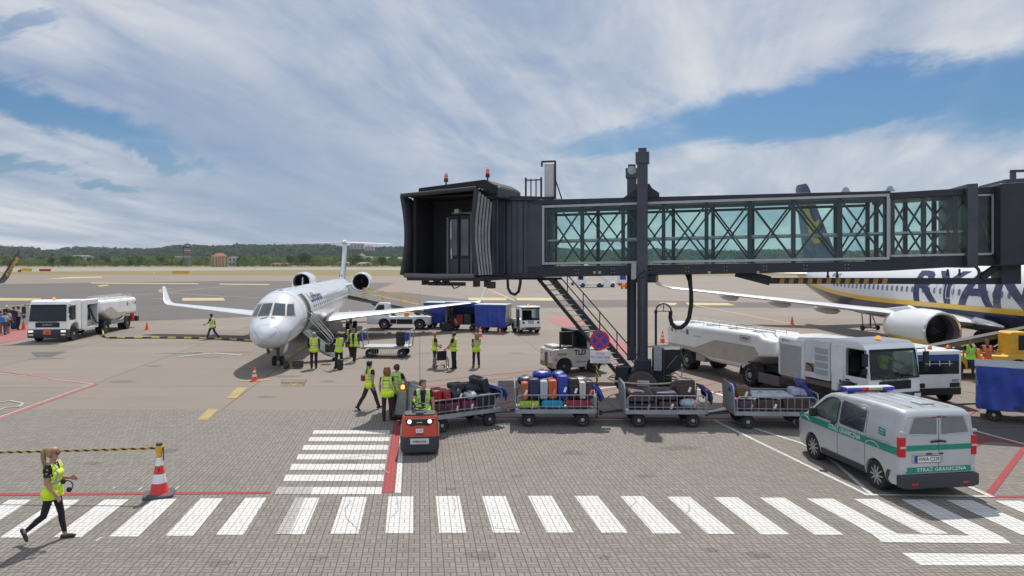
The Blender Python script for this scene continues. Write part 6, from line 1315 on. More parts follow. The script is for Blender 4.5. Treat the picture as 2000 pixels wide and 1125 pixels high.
for (lab, x, y, z, sz, col, st, tg, kw) in (
        ('bright red suitcase at the front of the first cart', -.92, -.25, BZ+.33, (.30, .55, .38), 'red', 'hard', None, {}), ('red soft case beside the bright red suitcase', -.60, -.3, BZ+.33, (.26, .5, .36), 'red', 'soft', None, {}), ('black soft bag with straps next to the red cases', -.22, -.3, BZ+.30, (.42, .5, .40), 'black', 'holdall', TAGM, {}), ('silver plastic wrapped bag in the middle of the first cart', .28, -.35, BZ+.30, (.42, .5, .26), 'silver', 'holdall', None, {}),
        ('large black case lying on top at the back of the first cart', .62, .2, BZ+.46, (.72, .8, .24), 'black', 'soft', None, {}), ('charcoal case standing tilted at the rear end of the first cart', 1.0, .1, BZ+.3, (.24, .9, .62), 'charcoal', 'hard', None, dict(roll=(0, -14))), ('black case under the pile at the rear of the first cart', .75, -.4, BZ, (.62, .5, .46), 'black', 'hard', None, {}), ('maroon trolley case behind the rail of the first cart', .12, -.42, BZ, (.52, .42, .30), 'maroon', 'hard', TAGM, {}), ('second maroon case deeper behind the rail of the first cart', -.42, -.42, BZ, (.5, .42, .30), 'maroon', 'soft', TAGM, {}), ('dark brown case at the front bottom of the first cart', -.92, -.42, BZ, (.42, .42, .32), 'brown', 'soft', None, {}), ('black bag lying across the top of the first cart', .18, .25, BZ+.52, (.50, .6, .22), 'black', 'soft', None, {}), ('navy case in the far row of the first cart', -.5, .35, BZ, (.5, .5, .62), 'navy', 'soft', None, {}), ('black case in the far row of the first cart', .2, .35, BZ, (.6, .5, .5), 'black', 'hard', None, {})):
    suitcase(lab, on(C1, R1, x, y, z), sz, col, R1+kw.pop('dz', 0), st, 'z', tg, **kw)
for (lab, x, y, z, sz, col, st, tg, kw) in (
        ('lime green case at the left behind the rail', -.84, -.42, BZ, (.62, .44, .24), 'lime', 'hard', TAGM, {}), ('cyan blue case in the middle behind the rail', -.10, -.42, BZ, (.66, .44, .26), 'cyan', 'hard', None, {}), ('crimson case at the right behind the rail', .72, -.42, BZ, (.76, .44, .27), 'crimson', 'hard', None, {}),
        ('orange upright suitcase at the left end of the piled cart', -.98, -.36, BZ+.27, (.22, .44, .55), 'orange', 'hard', TAGM, {}), ('large navy upright suitcase with a white sticker', -.68, -.34, BZ+.27, (.36, .46, .66), 'navy', 'soft', None, {}), ('silver upright suitcase between navy and orange ones', -.37, -.36, BZ+.27, (.24, .44, .60), 'silver', 'hard', None, {}), ('orange upright suitcase with a dark strap in the middle', -.09, -.34, BZ+.27, (.28, .48, .62), 'orange', 'hard', TAGO, {}), ('royal blue large upright suitcase', .24, -.34, BZ+.27, (.34, .48, .76), 'blue', 'soft', TAGM, {}), ('black tall soft suitcase right of the blue one', .58, -.36, BZ+.27, (.34, .46, .68), 'black', 'soft', TAGM, {}), ('cream upright suitcase with black straps', .86, -.36, BZ+.27, (.20, .44, .56), 'cream', 'hard', None, {}), ('plum soft suitcase at the right end of the piled cart', 1.08, -.30, BZ+.27, (.28, .5, .58), 'plum', 'soft', TAGO, {}),
        ('bright blue holdall lying on top of the pile', -.40, .1, BZ+.86, (.62, .5, .26), 'blue', 'holdall', None, {}), ('navy holdall at the top left of the pile', -.95, .2, BZ+.62, (.5, .5, .30), 'navy', 'holdall', None, {}), ('grey soft bag lying on the right of the pile', .86, .2, BZ+.66, (.56, .6, .24), 'grey', 'holdall', None, {}), ('blue soft case lying tilted on top of the pile', .16, .25, BZ+.80, (.44, .6, .28), 'blue', 'holdall', None, {}), ('navy case in the far row of the piled cart', -.62, .34, BZ, (.5, .5, .85), 'navy', 'soft', None, {}), ('black case in the far row of the piled cart', .05, .36, BZ, (.6, .5, .8), 'black', 'soft', None, {}), ('plum case in the far row of the piled cart', .80, .36, BZ, (.6, .5, .66), 'plum', 'hard', None, {})):
    suitcase(lab, on(C2, R2, x, y, z), sz, col, R2, st, 'z', tg, **kw)
for (lab, x, y, z, sz, col, st, tg, kw) in (
        ('tall brown suitcase standing at the right end of the cart under the bridge', .70, -.15, BZ+.34, (.60, .40, .56), 'brown', 'soft', TAGM, {}), ('brown flat case at the left of the cart under the bridge', -.76, -.2, BZ+.22, (.80, 1.0, .34), 'brown', 'soft', None, {}), ('plum flat case in the middle of the cart under the bridge', .02, -.15, BZ+.28, (.72, 1.0, .26), 'plum', 'soft', None, {}), ('navy case behind the rail at the left of the cart under the bridge', -.70, -.42, BZ, (.90, .44, .20), 'navy', 'hard', TAGO, {}), ('brown case behind the rail in the middle of the cart under the bridge', .08, -.42, BZ, (.60, .44, .26), 'brown', 'soft', TAGM, {}), ('silver wrapped bag behind the rail at the right of the cart under the bridge', .80, -.44, BZ+.05, (.66, .40, .26), 'silver', 'holdall', TAGO, {}), ('dark case behind the tall brown suitcase', .72, .36, BZ, (.7, .5, .7), 'charcoal', 'soft', None, {})):
    suitcase(lab, on(C3, R3, x, y, z), sz, col, R3, st, 'z', tg, **kw)
for (lab, x, y, z, sz, col, st, tg, kw) in (
        ('olive brown upright bag at the left end of the last cart', -.92, -.15, BZ+.30, (.48, .44, .42), 'olive', 'soft', TAGM, {}), ('pale silver flat case lying on the last cart', -.32, -.1, BZ+.36, (.74, .9, .12), 'silver', 'hard', None, {}), ('second pale flat case right of the first on the last cart', .28, -.1, BZ+.34, (.64, .9, .14), 'silver', 'hard', None, {}), ('lilac grey hard case at the right of the last cart', .86, -.1, BZ+.40, (.52, .5, .26), 'lilac', 'hard', None, {}), ('plum case behind the rail at the left of the last cart', -.85, -.42, BZ, (.60, .44, .30), 'plum', 'soft', TAGO, {}), ('brown case behind the rail in the middle of the last cart', -.15, -.42, BZ, (.72, .44, .34), 'brown', 'soft', TAGM, {}), ('dark brown case behind the rail at the right of the last cart', .65, -.42, BZ, (.80, .44, .40), 'brown', 'hard', None, {}), ('crumpled blue bag on the left end frame of the last cart', -1.18, -.2, BZ+.50, (.34, .34, .22), 'blue', 'holdall', None, {}), ('blue edged end flap leaning at the right end of the last cart', 1.30, 0, BZ+.25, (.10, .8, .75), 'blue', 'hard', None, dict(roll=(0, -32)))):
    suitcase(lab, on(C4, R4, x, y, z), sz, col, R4, st, 'z', tg, **kw)
suitcase('dark brown case on the concrete near the nose wheel', gp(582, 719), (.50, .25, .40), 'brown', R(5), 'soft', 'z', None); suitcase('small brown bag on the concrete right beside the nose wheel', gp(560, 720), (.30, .25, .34), 'brown', 0, 'holdall')
suitcase('black trolley case between the feet of the man in a suit', gp(664, 722), (.30, .22, .50), 'black', .2, 'soft'); suitcase('black shoulder bag hanging beside a dark suited man', gp(680, 702)+Vector((0, 0, .62)), (.30, .18, .36), 'black', .3, 'soft')
suitcase('black box case on the ground by the crouching loader', gp(872, 646), (.80, .5, .60), 'black', 0, 'hard'); suitcase('dark suitcase pulled by the queueing passengers', gp(28, 643), (.45, .3, .8), 'navy', .2, 'soft')
suitcase('red shoulder bag on the hip of the woman with the braid', gp(709, 797)+Vector((0, .22, .90)), (.24, .14, .26), 'crimson', .6, 'soft')
suitcase('black cabin case standing inside the open jet stairs', gp(640, 712)+Vector((0, .5, .55)), (.5, .3, .45), 'black', .2, 'soft')
# grey wheeled trolley with an amber beacon
p = gp(788, 820); t = thing('wheeled_trolley', 'tapered grey green trolley with an amber beacon post, left of the tractor driver', 'trolley', p, R(-14))
TG = M('grey green panel', (.25, .29, .25), .55, .1, .3, 3)
MB().prism([(-.30, .16), (.30, .16), (.22, 1.0), (-.14, .96)], 'y', -.12, .02).build('front_panel', TG, t, 0, bev=.03)
MB().prism([(.0, .18), (.55, .22), (.62, .9), (.50, 1.16), (.22, 1.24), (-.08, 1.18), (-.12, 1.0)], 'y', .06, .44).build('back_panel', M('dark grey hood', (.20, .19, .18), .6, 0, .3), t, 30, bev=.06)
MB().box(-.16, .3, -.02, .4, 1.02, 1.2).build('hood', M('blue grey cloth', (.22, .24, .28), .8, 0, .3), t, 0, bev=.09); MB().box(-.30, .36, -.16, .46, .08, .19).build('base', CBROWN, t, 0, bev=.03)
ps = MB().bar((.16, -.16, .15), (.19, -.16, 1.15), .05).box(.12, .27, -.2, -.1, 1.02, 1.30).build('beacon_post', GEARM, t, 0, bev=.01); MB().lathe([(.06, 0), (.06, .1), (.01, .13)], (.05, -.18, 1.06), 'z', 12).build('beacon_lens', M('lit amber lens', (1.0, .30, .03), .3, emit=3), ps)
for x, y in ((-.26, -.12), (.3, .1), (-.2, .36)): MB().lathe([(.02, -.03), (.08, -.03), (.08, .03), (.02, .03)], (x, y, .08), 'x', 12).build('castor', TYRE, t)
# ================================================================ VEHICLES  (local: x right, y forward, z up, origin on the ground)
def rz_of(dx, dy): return math.atan2(-dx, dy)
VANW = M('silver white van paint', (.47, .49, .505), .32, .25, .08, 2.0, coat=.6); GREEN = M('teal green stripe', (.006, .22, .145), .4); PALETXT = M('pale lettering', (.66, .70, .68), .5)
def flat(pts, m=0): return MB().poly(pts, m)
# ---- border guard van
vw, vl = .955, 4.95
vh = -(.16)
vrz = rz_of(-.42, 2.70); fwd = Vector((-math.sin(vrz), math.cos(vrz), 0)); rgt = Vector((fwd.y, -fwd.x, 0))
vo = gp(1709, 952)+rgt*.86-fwd*.93
van = thing('border_guard_van', 'silver white border guard van with teal stripes and a light bar, seen from behind', 'van', vo, vrz)
ztop = pchip([0, .05, .25, .8, 2.9, 3.25, 3.55, 4.05, 4.25, 4.6, 4.85, 4.95], [1.90, 1.97, 2.02, 2.03, 1.97, 1.90, 1.73, 1.34, 1.22, 1.10, .95, .78])
wfac = pchip([0, .06, .3, 3.8, 4.4, 4.75, 4.95], [.955, .975, 1, 1, .97, .88, .72]); zbot = pchip([0, .3, 4.5, 4.95], [.34, .30, .28, .36])
def vx(y, z):
    w = vw*wfac(y); h = ztop(y)
    if z < .6: w *= 1-.045*((.6-z)/.3)**2
    if z > 1.05: w *= 1-.165*((z-1.05)/.95)**1.25
    return w
def vring(y):
    h = ztop(y); zb = zbot(y); r = .13 if h > 1.4 else .10; zs = [zb, zb+.08, zb+.25]+[zb+.25+(h-r-zb-.25)*i/6 for i in range(1, 7)]
    L_ = [(vx(y, z), z) for z in zs]; xe = vx(y, h-r)
    L_ += [(xe-r*.9*(1-math.cos(R(a))), h-r+r*.92*math.sin(R(a))) for a in (22, 45, 68, 90)]+[(xe*.5, h-.0)]
    return [(x, y, z) for x, z in L_]+[(0, y, h+.005)]+[(-x, y, z) for x, z in reversed(L_)]
ysv = [0, .02, .06, .15, .3, .6, .95, 1.4, 1.9, 2.4, 2.8, 3.0, 3.2, 3.4, 3.6, 3.8, 3.95, 4.1, 4.25, 4.45, 4.65, 4.8, 4.9, 4.95]
AX = (.93, 3.84)
body = MB().loft([vring(y) for y in ysv]).build('body', VANW, van, 28)
cut(body, MB().cyl((-1.3, AX[0], .34), (-.62, AX[0], .34), .40, None, 28).cyl((.62, AX[0], .34), (1.3, AX[0], .34), .40, None, 28).cyl((-1.3, AX[1], .34), (-.62, AX[1], .34), .40, None, 28).cyl((.62, AX[1], .34), (1.3, AX[1], .34), .40, None, 28))
MB().box(-.66, .66, .35, 4.5, .25, .62).build('chassis', BLACK, van, 0)
for y in AX:
    for s in (-1, 1): wheel(van, s*.81, y, .345, .23, s, .235, rim=M('alloy rim', (.50, .50, .50), .35, .6), spokes=10)
def side(poly, s, off=.006): return [(s*(vx(y, z)+off), y, z) for y, z in poly]
def sidegrid(y0, y1, z0, z1, s, off, n=16): return MB().grid(lambda i, j: (s*(vx(y0+(y1-y0)*i, (z0(y0+(y1-y0)*i) if callable(z0) else z0)*(1-j)+(z1(y0+(y1-y0)*i) if callable(z1) else z1)*j)+off), y0+(y1-y0)*i, (z0(y0+(y1-y0)*i) if callable(z0) else z0)*(1-j)+(z1(y0+(y1-y0)*i) if callable(z1) else z1)*j), n, 6)
VGL = M('tinted van glass', (.035, .045, .052), .05, 0, .2, 1.2, spec=1.0); VGL2 = M('van side glass', (.09, .12, .11), .05, 0, .45, 1.4, spec=1.0)
for s in (-1, 1):
    w = flat(side([(2.62, 1.25), (2.60, 1.78), (2.72, 1.84), (3.02, 1.83), (3.22, 1.76), (3.78, 1.38), (3.82, 1.30), (3.74, 1.25)], s, .012)).build('side_window', VGL2, van, 0, recalc=False)
    MB().tube(side([(2.62, 1.25), (2.60, 1.78), (2.72, 1.84), (3.02, 1.83), (3.22, 1.76), (3.78, 1.38), (3.82, 1.30), (3.74, 1.25), (2.62, 1.25)], s, .01), .018, 5).build('window_rubber', BLACK, w)
    flat(side([(1.42, 1.24), (1.40, 1.76), (1.46, 1.83), (2.42, 1.84), (2.50, 1.78), (2.50, 1.30), (2.44, 1.25)], s, .012)).build('side_window', VGL, van, 0, recalc=False)
    sidegrid(.02, 4.62, 1.0, 1.17, s, .005, 24).build('side_stripe', GREEN, van, 40, recalc=False)
    for y in (1.02, 4.22):
        MB().tube([(s*(vx(y+.28*math.cos(a), 1.0+.13*math.sin(a))+.008), y+.28*math.cos(a), .99+.13*math.sin(a)) for a in np.linspace(.1, 3.04, 14)], .016, 4).build('stripe_arc', VANW, van)
    MB().add([(s*(vx(y, z)+o_), y, z) for y in (1.38, 3.36) for z in (.30, .44) for o_ in (.0, .03)], BOXF).build('sill_trim', DKGREY, van, 0)
    for y in (2.56, 1.34): MB().tube([(s*(vx(y, z)+.002), y, z) for z in np.linspace(.46, 1.78, 8)], .006, 4).build('door_gap', M('door gap', (.09, .09, .095), .6), van)
    MB().tube([(s*(vx(y, 1.20)+.002), y, 1.21) for y in np.linspace(.35, 1.34, 5)], .010, 4).build('door_rail', M('door rail', (.30, .31, .32), .5), van)
    MB().add([(s*(vx(2.72, 1.2)+o_), y, z) for y in (2.66, 2.84) for z in (1.19, 1.23) for o_ in (.01, .05)], BOXF).build('door_handle', BLACK, van, 0)
    mm = MB().obox((s*1.05, 3.60, 1.34), (.20, .11, .24), (0, 0, s*.2)).build('mirror', BLACK, van, 30, bev=.04)
    MB().add(side([(.56, 1.32), (.60, 1.48), (.86, 1.50), (.84, 1.34)], s, .008), [(0, 1, 2, 3)]).build('emblem', GREEN, van, 0)
    for z in (1.28, 1.34): MB().tube(side([(.62, z+.10), (.80, z+.11)], s, .012), .008, 4).build('emblem_line', VANW, van)
    text('STRAŻ GRANICZNA', .165, PALETXT, 'lettering', van, lambda x, y, s=s: (s*(vx(2.25-s*0-x*(1 if s < 0 else -1)*1.0, 1.085+y)+.010), 2.25-x*(-s), 1.085+y) if s > 0 else (-(vx(2.25-x, 1.085+y)+.010), 2.25-x, 1.085+y), .01, width=1.45)
yb = -.0
def rear(poly, off=.008): return [(x, -off+.035*0, z) for x, z in poly]
BK = lambda z: 0.0
rearw = MB().box(-.80, .80, -.012, .01, .62, 1.84).build('rear_doors', VANW, van, 0, bev=.01)
for s in (-1, 1):
    MB().tube([(s*x, -.014, z) for x, z in ((.05, 1.46), (.05, 1.84), (.09, 1.88), (.60, 1.86), (.65, 1.80), (.73, 1.50), (.69, 1.46), (.05, 1.46))], .011, 5).build('pressed_panel', M('panel crease', (.34, .35, .37), .4), rearw); MB().add([(s*x, -.0135, z) for x, z in ((.06, 1.47), (.06, 1.86), (.60, 1.85), (.72, 1.50))], [(0, 1, 2, 3)]).build('blank_window', M('grey blanked window', (.17, .18, .19), .3, .2, .1, coat=.5), rearw, 0)
    MB().add([(s*x, y, z) for x in (.80, .945) for y in (-.02, .12) for z in (.97, 1.42)], BOXF).build('tail_light', REDLENS, van, 0, bev=.02)
    MB().add([(s*x, y, z) for x in (.805, .940) for y in (-.026, .10) for z in (1.17, 1.22)], BOXF).build('lamp_band', M('clear lamp band', (.55, .42, .40), .3), van, 0)
    MB().box(min(s*.78, s*.93), max(s*.78, s*.93), -.04, .02, 1.50, 1.56).build('door_hinge', VANW, van, 0, bev=.01); MB().box(min(s*.78, s*.90), max(s*.78, s*.90), -.03, .02, .66, .73).build('door_hinge', VANW, van, 0, bev=.01)
MB().box(-.004, .004, -.018, .0, .60, 1.82).build('door_gap', BLACK, van, 0)
MB().box(-.79, .79, -.016, -.0125, 1.11, 1.235).build('rear_stripe', GREEN, van, 0); MB().box(-.79, .79, -.026, .0, .615, .74).build('rear_stripe', GREEN, van, 0)
text('STRAŻ GRANICZNA', .11, PALETXT, 'lettering', van, lambda x, y: (x+.06, -.029, .678+y), .012, width=1.2, spacing=1.1)
MB().tube([(-.20, -.03, 1.30), (-.02, -.05, 1.33), (.16, -.03, 1.30)], .025, 6).box(-.16, .12, -.03, 0, 1.29, 1.32).build('door_handle', BLACK, van)
MB().box(-.66, .10, -.028, 0, .83, 1.05).build('plate_recess', M('recess', (.33, .34, .35), .5), van, 0, bev=.01)
pl = MB().box(-.60, .02, -.04, -.03, .84, 1.0).build('number_plate', BLACK, van, 0, bev=.004); MB().box(-.585, .01, -.043, -.0405, .852, .988).build('plate_face', M('plate white', (.66, .67, .62), .4), pl, 0); MB().box(-.585, -.535, -.0455, -.0435, .852, .988).build('plate_band', RIMB, pl, 0)
text('HWA C228', .125, BLACK, 'lettering', pl, lambda x, y: (x-.262, -.0462, .92+y), .012, width=.50)
MB().box(-.32, -.18, -.035, 0, 1.02, 1.05).box(.0, .10, -.035, 0, 1.02, 1.05).build('plate_lamp', BLACK, van, 0)
MB().prism([(-.955, .30), (-.955, .56), (-.86, .585), (.86, .585), (.955, .56), (.955, .30), (.8, .26), (-.8, .26)], 'y', -.09, .12).build('rear_bumper', DKGREY, van, 0, bev=.03)
for s in (-1, 1): MB().add([(s*(vx(y, z)+.012), y, z) for y, z in ((.0, .30), (.0, .58), (.42, .62), (.50, .50), (.52, .30))], [(0, 1, 2, 3, 4)]).build('bumper_wing', DKGREY, van, 0); MB().box(min(s*.55, s*.70), max(s*.55, s*.70), -.096, -.088, .36, .40).build('reflector', REDLENS, van, 0)
MB().box(-.18, .18, -.018, .02, 1.845, 1.875).build('brake_light', M('dark red lens', (.12, .01, .012), .3), van, 0)
lb = MB().box(-.62, .62, 2.62, 2.94, 2.02, 2.08).box(-.5, -.4, 2.7, 2.86, 1.95, 2.05).box(.4, .5, 2.7, 2.86, 1.95, 2.05).build('light_bar', DKGREY, van, 0); BLUEL = M('blue lamp lens', (.02, .05, .45), .2)
for x0, x1, m_ in ((-.66, -.26, BLUEL), (-.26, -.05, REDLENS), (-.05, .34, M('cream lamp panel', (.60, .55, .36), .4)), (.34, .68, BLUEL)): MB().box(x0+.002, x1-.002, 2.60, 2.96, 2.045, 2.115).build('lamp_section', m_, lb, 0, bev=.02)
text('STRAŻ GRANICZNA', .06, BLACK, 'lettering', lb, lambda x, y: (.145+x, 2.594, 2.08+y), .008, width=.36)
MB().box(-.64, .66, 2.64, 2.92, 2.115, 2.125).build('bar_lid', M('pale bar lid', (.55, .57, .60), .4), lb, 0)
MB().box(-.05, .32, .55, .95, 2.035, 2.075).build('roof_vent', VANW, van, 0, bev=.02)
for x in (-.45, -.15, .15, .45): MB().tube([(x, .3, 2.035), (x, 1.6, 2.025), (x, 2.55, 1.995)], .016, 5).build('roof_rib', VANW, van)
flat([(x*(vx(y, z))*.93, y-.0, z) for x, y, z in ((-1, 4.02, 1.385), (1, 4.02, 1.385), (1, 3.28, 1.91), (-1, 3.28, 1.91))]).build('windscreen', VGL, van, 0)

van.scale = (1, .87, .97)
for o in van.children:
    if o.name.startswith('wheel'):
        for me in {o.data}|{c.data for c in o.children}:
            ys_ = [v.co.y for v in o.data.vertices]; ay = min(AX, key=lambda a: abs(a-sum(ys_)/len(ys_)))
            pass
        ms_ = [o.data]+[c.data for c in o.children]
        for me in ms_:
            for v in me.vertices: v.co.y = ay+(v.co.y-ay)*.97/.87
# ---- fuel tankers
WHITET = M('white tanker paint', (.80, .80, .79), .32, 0, .12, 1.2, coat=.3); GREYT = M('light grey cabinet paint', (.66, .67, .68), .4, 0, .12, 2); CHASS = M('dark chassis', (.05, .046, .045), .6, 0, .3)
GRN = M('green emblem', (.10, .38, .05), .5); ORPLATE = M('orange plate', (.75, .16, .04), .5); LOGOB = M('navy emblem', (.03, .10, .28), .5); GRTXT = M('grey print', (.30, .31, .32), .6); SCREEN = M('windscreen glass', (.016, .022, .022), .08, 0, .4, 1.5, spec=.35)
TINT = glass('clear windscreen', (.42, .50, .47), .03)
def cab(t, w=1.2, ln=1.9, top=2.72, ob=.42, words='NIE ZASTAWIAĆ WYJAZDU', lit=False, see=False):
    """flat fronted truck cab; front at y = 0"""
    prof = [(-.02, ob), (.0, .9), (-.02, 1.38), (-.17, 2.42), (-.30, top-.08), (-.5, top), (-ln, top), (-ln, ob+.28), (-1.62, ob+.28), (-1.56, ob+.52), (-1.36, ob+.72), (-1.0, ob+.76), (-.66, ob+.72), (-.47, ob+.52), (-.42, ob)]
    if see:
        c = MB().prism([(-.02, ob), (.0, .9), (-.02, 1.40), (-.42, 1.40), (-ln, 1.40), (-ln, ob+.28), (-1.62, ob+.28), (-1.56, ob+.52), (-1.36, ob+.72), (-1.0, ob+.76), (-.66, ob+.72), (-.47, ob+.52), (-.42, ob)], 'x', -w, w).build('cab', WHITET, t, 0, bev=.05)
        MB().prism([(-.15, 2.42), (-.30, top-.08), (-.5, top), (-ln, top), (-ln, 2.42)], 'x', -w, w).build('cab_roof', WHITET, t, 0, bev=.05); MB().box(-w+.02, w-.02, -ln+.02, -ln+.1, 1.2, 2.45).box(-w+.05, w-.05, -ln+.1, -.6, 1.401, 1.41).box(-w+.05, w-.05, -ln+.1, -.3, 2.40, 2.415).build('cab_back', BLACK, t, 0)
        for s in (-1, 1):
            MB().bar((s*(w-.07), -.08, 1.38), (s*(w-.07), -.2, 2.44), .12, .10, 0, (1, 0, 0)).bar((s*(w-.05), -1.18, 1.38), (s*(w-.05), -1.18, 2.44), .09, .16, 0, (1, 0, 0)).build('pillar', WHITET, t, 0, bev=.01)
            MB().box(min(s*(w-.08), s*w), max(s*(w-.08), s*w), -ln, -1.26, 1.38, 2.44).build('cab_panel', WHITET, t, 0)
        MB().box(-w+.1, w-.1, -.5, -.2, 1.15, 1.45).build('dashboard', BLACK, t, 0, bev=.03)
        for s in (-1, 1): MB().box(s*.55-.24, s*.55+.24, -1.35, -.85, 1.0, 1.3).box(s*.55-.24, s*.55+.24, -1.5, -1.35, 1.2, 2.1).box(s*.55-.14, s*.55+.14, -1.5, -1.4, 2.1, 2.35).build('seat', DKGREY, t, 0, bev=.04)
        MB().tube([(-.5+.2*math.cos(a), -.55-.09*math.sin(a), 1.52+.18*math.sin(a)) for a in np.linspace(0, 6.283, 19)[:-1]], .018, 6, closed=True).build('steering_wheel', BLACK, t)
    else: MB().prism(prof, 'x', -w, w).build('cab', WHITET, t, 0, bev=.05)
    ws = MB().add([(x, y, z) for x, y, z in ((-w+.10, -.010, 1.42), (w-.10, -.010, 1.42), (w-.14, -.155, 2.38), (-w+.14, -.155, 2.38))], [(0, 1, 2, 3)]).build('windscreen', TINT if see else SCREEN, t, 0)
    MB().tube([(x, y-.0, z) for x, y, z in ((-w+.08, .004, 1.40), (w-.08, .004, 1.40), (w-.12, -.150, 2.40), (-w+.12, -.150, 2.40), (-w+.08, .004, 1.40))], .03, 5).build('window_rubber', BLACK, ws)
    MB().box(-w+.12, w-.12, -.20, -.14, 2.36, 2.46).build('sun_visor', BLACK, t, 0)
    for x in (-.5, .35): MB().bar((x, .02, 1.38), (x+.45, .0, 1.50), .025).build('wiper', BLACK, ws, 0)
    MB().box(-.74, .74, -.02, .022, .98, 1.30).build('grille', BLACK, t, 0, bev=.03); MB().tube([(-.3, .03, 1.14), (-.1, .03, 1.12), (.1, .03, 1.12), (.3, .03, 1.14)], .012, 4).build('grille_bar', DKGREY, t)
    MB().box(-w-.01, w+.01, -.42, .06, ob-.12, .86).build('bumper', DKGREY, t, 0, bev=.05); MB().box(-w+.3, w-.3, .05, .065, ob-.05, ob+.08).build('bumper_slot', BLACK, t, 0)
    for s in (-1, 1):
        h = MB().box(min(s*(w-.36), s*(w-.05)), max(s*(w-.36), s*(w-.05)), .04, .072, .66, .80).build('headlight', M('lit headlamp', (.9, .82, .62), .2, emit=.5) if lit else WHITELENS, t, 0, bev=.015)
        MB().box(min(s*(w-.36), s*(w-.08)), max(s*(w-.36), s*(w-.08)), .04, .07, .46, .54).build('fog_light', WHITELENS, t, 0, bev=.01)
        MB().add([(s*(w+.006), y, z) for y, z in ((-.30, 1.44), (-.36, 2.30), (-.46, 2.38), (-1.12, 2.38), (-1.12, 1.42), (-.62, 1.42))], [(0, 1, 2, 3, 4, 5)]).build('side_window', TINT if see else SCREEN, t, 0)
        m2 = MB().bar((s*w, -.2, 2.42), (s*(w+.22), .02, 2.46), .04).bar((s*(w+.2), .02, 2.46), (s*(w+.2), .02, 1.75), .03).box(min(s*(w+.12), s*(w+.34)), max(s*(w+.12), s*(w+.34)), -.02, .08, 1.88, 2.34).box(min(s*(w+.14), s*(w+.32)), max(s*(w+.14), s*(w+.32)), -.02, .06, 1.58, 1.80).build('mirror', BLACK, t, 0, bev=.03)
        MB().add([(s*(w+.005), y, z) for y in (-1.22, -1.235) for z in (.95, 2.45)], [(0, 1, 3, 2)]).build('door_gap', BLACK, t, 0)
        MB().add([(s*(w+o_), y, z) for y in (-1.12, -.94) for z in (1.22, 1.27) for o_ in (.005, .04)], BOXF).build('door_handle', BLACK, t, 0)
        for k in range(2): MB().box(min(s*(w-.25), s*(w+.0)), max(s*(w-.25), s*(w+.0)), -1.9, -1.6, .35+.24*k, .40+.24*k).build('cab_step', STEEL, t, 0)
        sg = (lambda x, y, yy, zz, s=s: (s*(w+.009), yy+(x if s > 0 else -x)*-1*-1, zz+y)) 
        MB().cyl((s*(w+.002), -.62, 1.13), (s*(w+.008), -.62, 1.13), .055, None, 14).build('emblem', GRN, t, 0); MB().add([(s*(w+.008), y, z) for y in (-1.36, -1.46) for z in (1.08, 1.19)], [(0, 1, 3, 2)]).build('emblem', LOGOB, t, 0)
    if words: text(words, .13, BLACK, 'lettering', t, lambda x, y: (-x*-1, .004, 1.345+y) if False else (-x, .012, 1.345+y), .014, width=1.25)
    be = MB().cyl((0, -.8, top-.02), (0, -.8, top+.03), .09, None, 12).build('beacon', BLACK, t); MB().lathe([(.085, 0), (.085, .08), (.05, .13), (.01, .135)], (0, -.8, top+.03), 'z', 12).build('beacon_lens', BEACON, be)
def side_text(t, body, s, xw, y0, z0, size, mat, **k): return text(body, size, mat, 'lettering', t, lambda x, y: (s*xw, y0+x*s, z0+y), **k)
def rails(t, y0, y1, z, x0, x1):
    mb = MB()
    for x in (x0, x1):
        for zz in (.13, .25): mb.tube([(x, y0, z+zz), (x, y1, z+zz)], .018, 5)
        for k in range(7): y = y0+(y1-y0)*k/6; mb.cyl((x, y, z-.02), (x, y, z+.26), .015, None, 5)
    mb.build('roof_rail', M('pale rail', (.50, .50, .48), .5, .2), t)
    for k in range(4):
        y = y0+(y1-y0)*(k+.6)/4.4; MB().cyl(((x0+x1)/2, y, z-.02), ((x0+x1)/2, y, z+.08), .28, None, 18).box((x0+x1)/2-.5, (x0+x1)/2+.1, y-.35, y+.35, z-.02, z+.05).build('manhole', WHITET, t, 30)
# right tanker
d = Vector((.31, -.95)); d.normalize(); rz = rz_of(d.x, d.y); rg_ = Vector((d.y, -d.x)); c0 = Vector((11.95, 23.7))-rg_*1.1
tk = thing('fuel_tanker', 'long white articulated fuel tanker parked behind the baggage carts, its driver visible', 'fuel truck', (c0.x, c0.y, 0), rz, None, .92)
cab(tk, see=True)
MB().box(-1.1, 1.1, -6.3, -1.9, .45, .75).box(-.45, .45, -14, -6, .6, .95).build('chassis', CHASS, tk, 0)
MB().box(-1.2, 1.2, -3.35, -1.98, 1.02, 2.55).build('pump_cabinet', GREYT, tk, 0, bev=.02)
for k in range(4): MB().box(1.201, 1.215, -2.75, -2.05, 2.05-.28*k, 2.27-.28*k).build('louvre', M('louvre grey', (.36, .40, .40), .5), tk, 0)
MB().box(1.2, 1.208, -3.3, -2.8, 1.25, 1.6).build('pump_window', M('cabinet opening', (.28, .19, .15), .6), tk, 0); MB().tube([(1.215, -3.2, 1.58), (1.215, -2.95, 1.5), (1.215, -2.85, 1.28)], .035, 6).build('hose', BLACK, tk)
MB().prism(rrect(2.36, 1.75, .20, 4, 0, 1.68), 'y', -5.0, -3.42).build('hose_cabinet', WHITET, tk, 20, bev=.04)
rd = MB().box(1.18, 1.192, -4.85, -3.55, .92, 2.2).build('roller_door', M('roller door', (.42, .42, .42), .5, .2), tk, 0)
for k in range(14): MB().box(1.192, 1.197, -4.84, -3.56, .95+.09*k, .955+.09*k).build('slat_line', M('slat shadow line', (.3, .3, .3), .6), rd, 0)
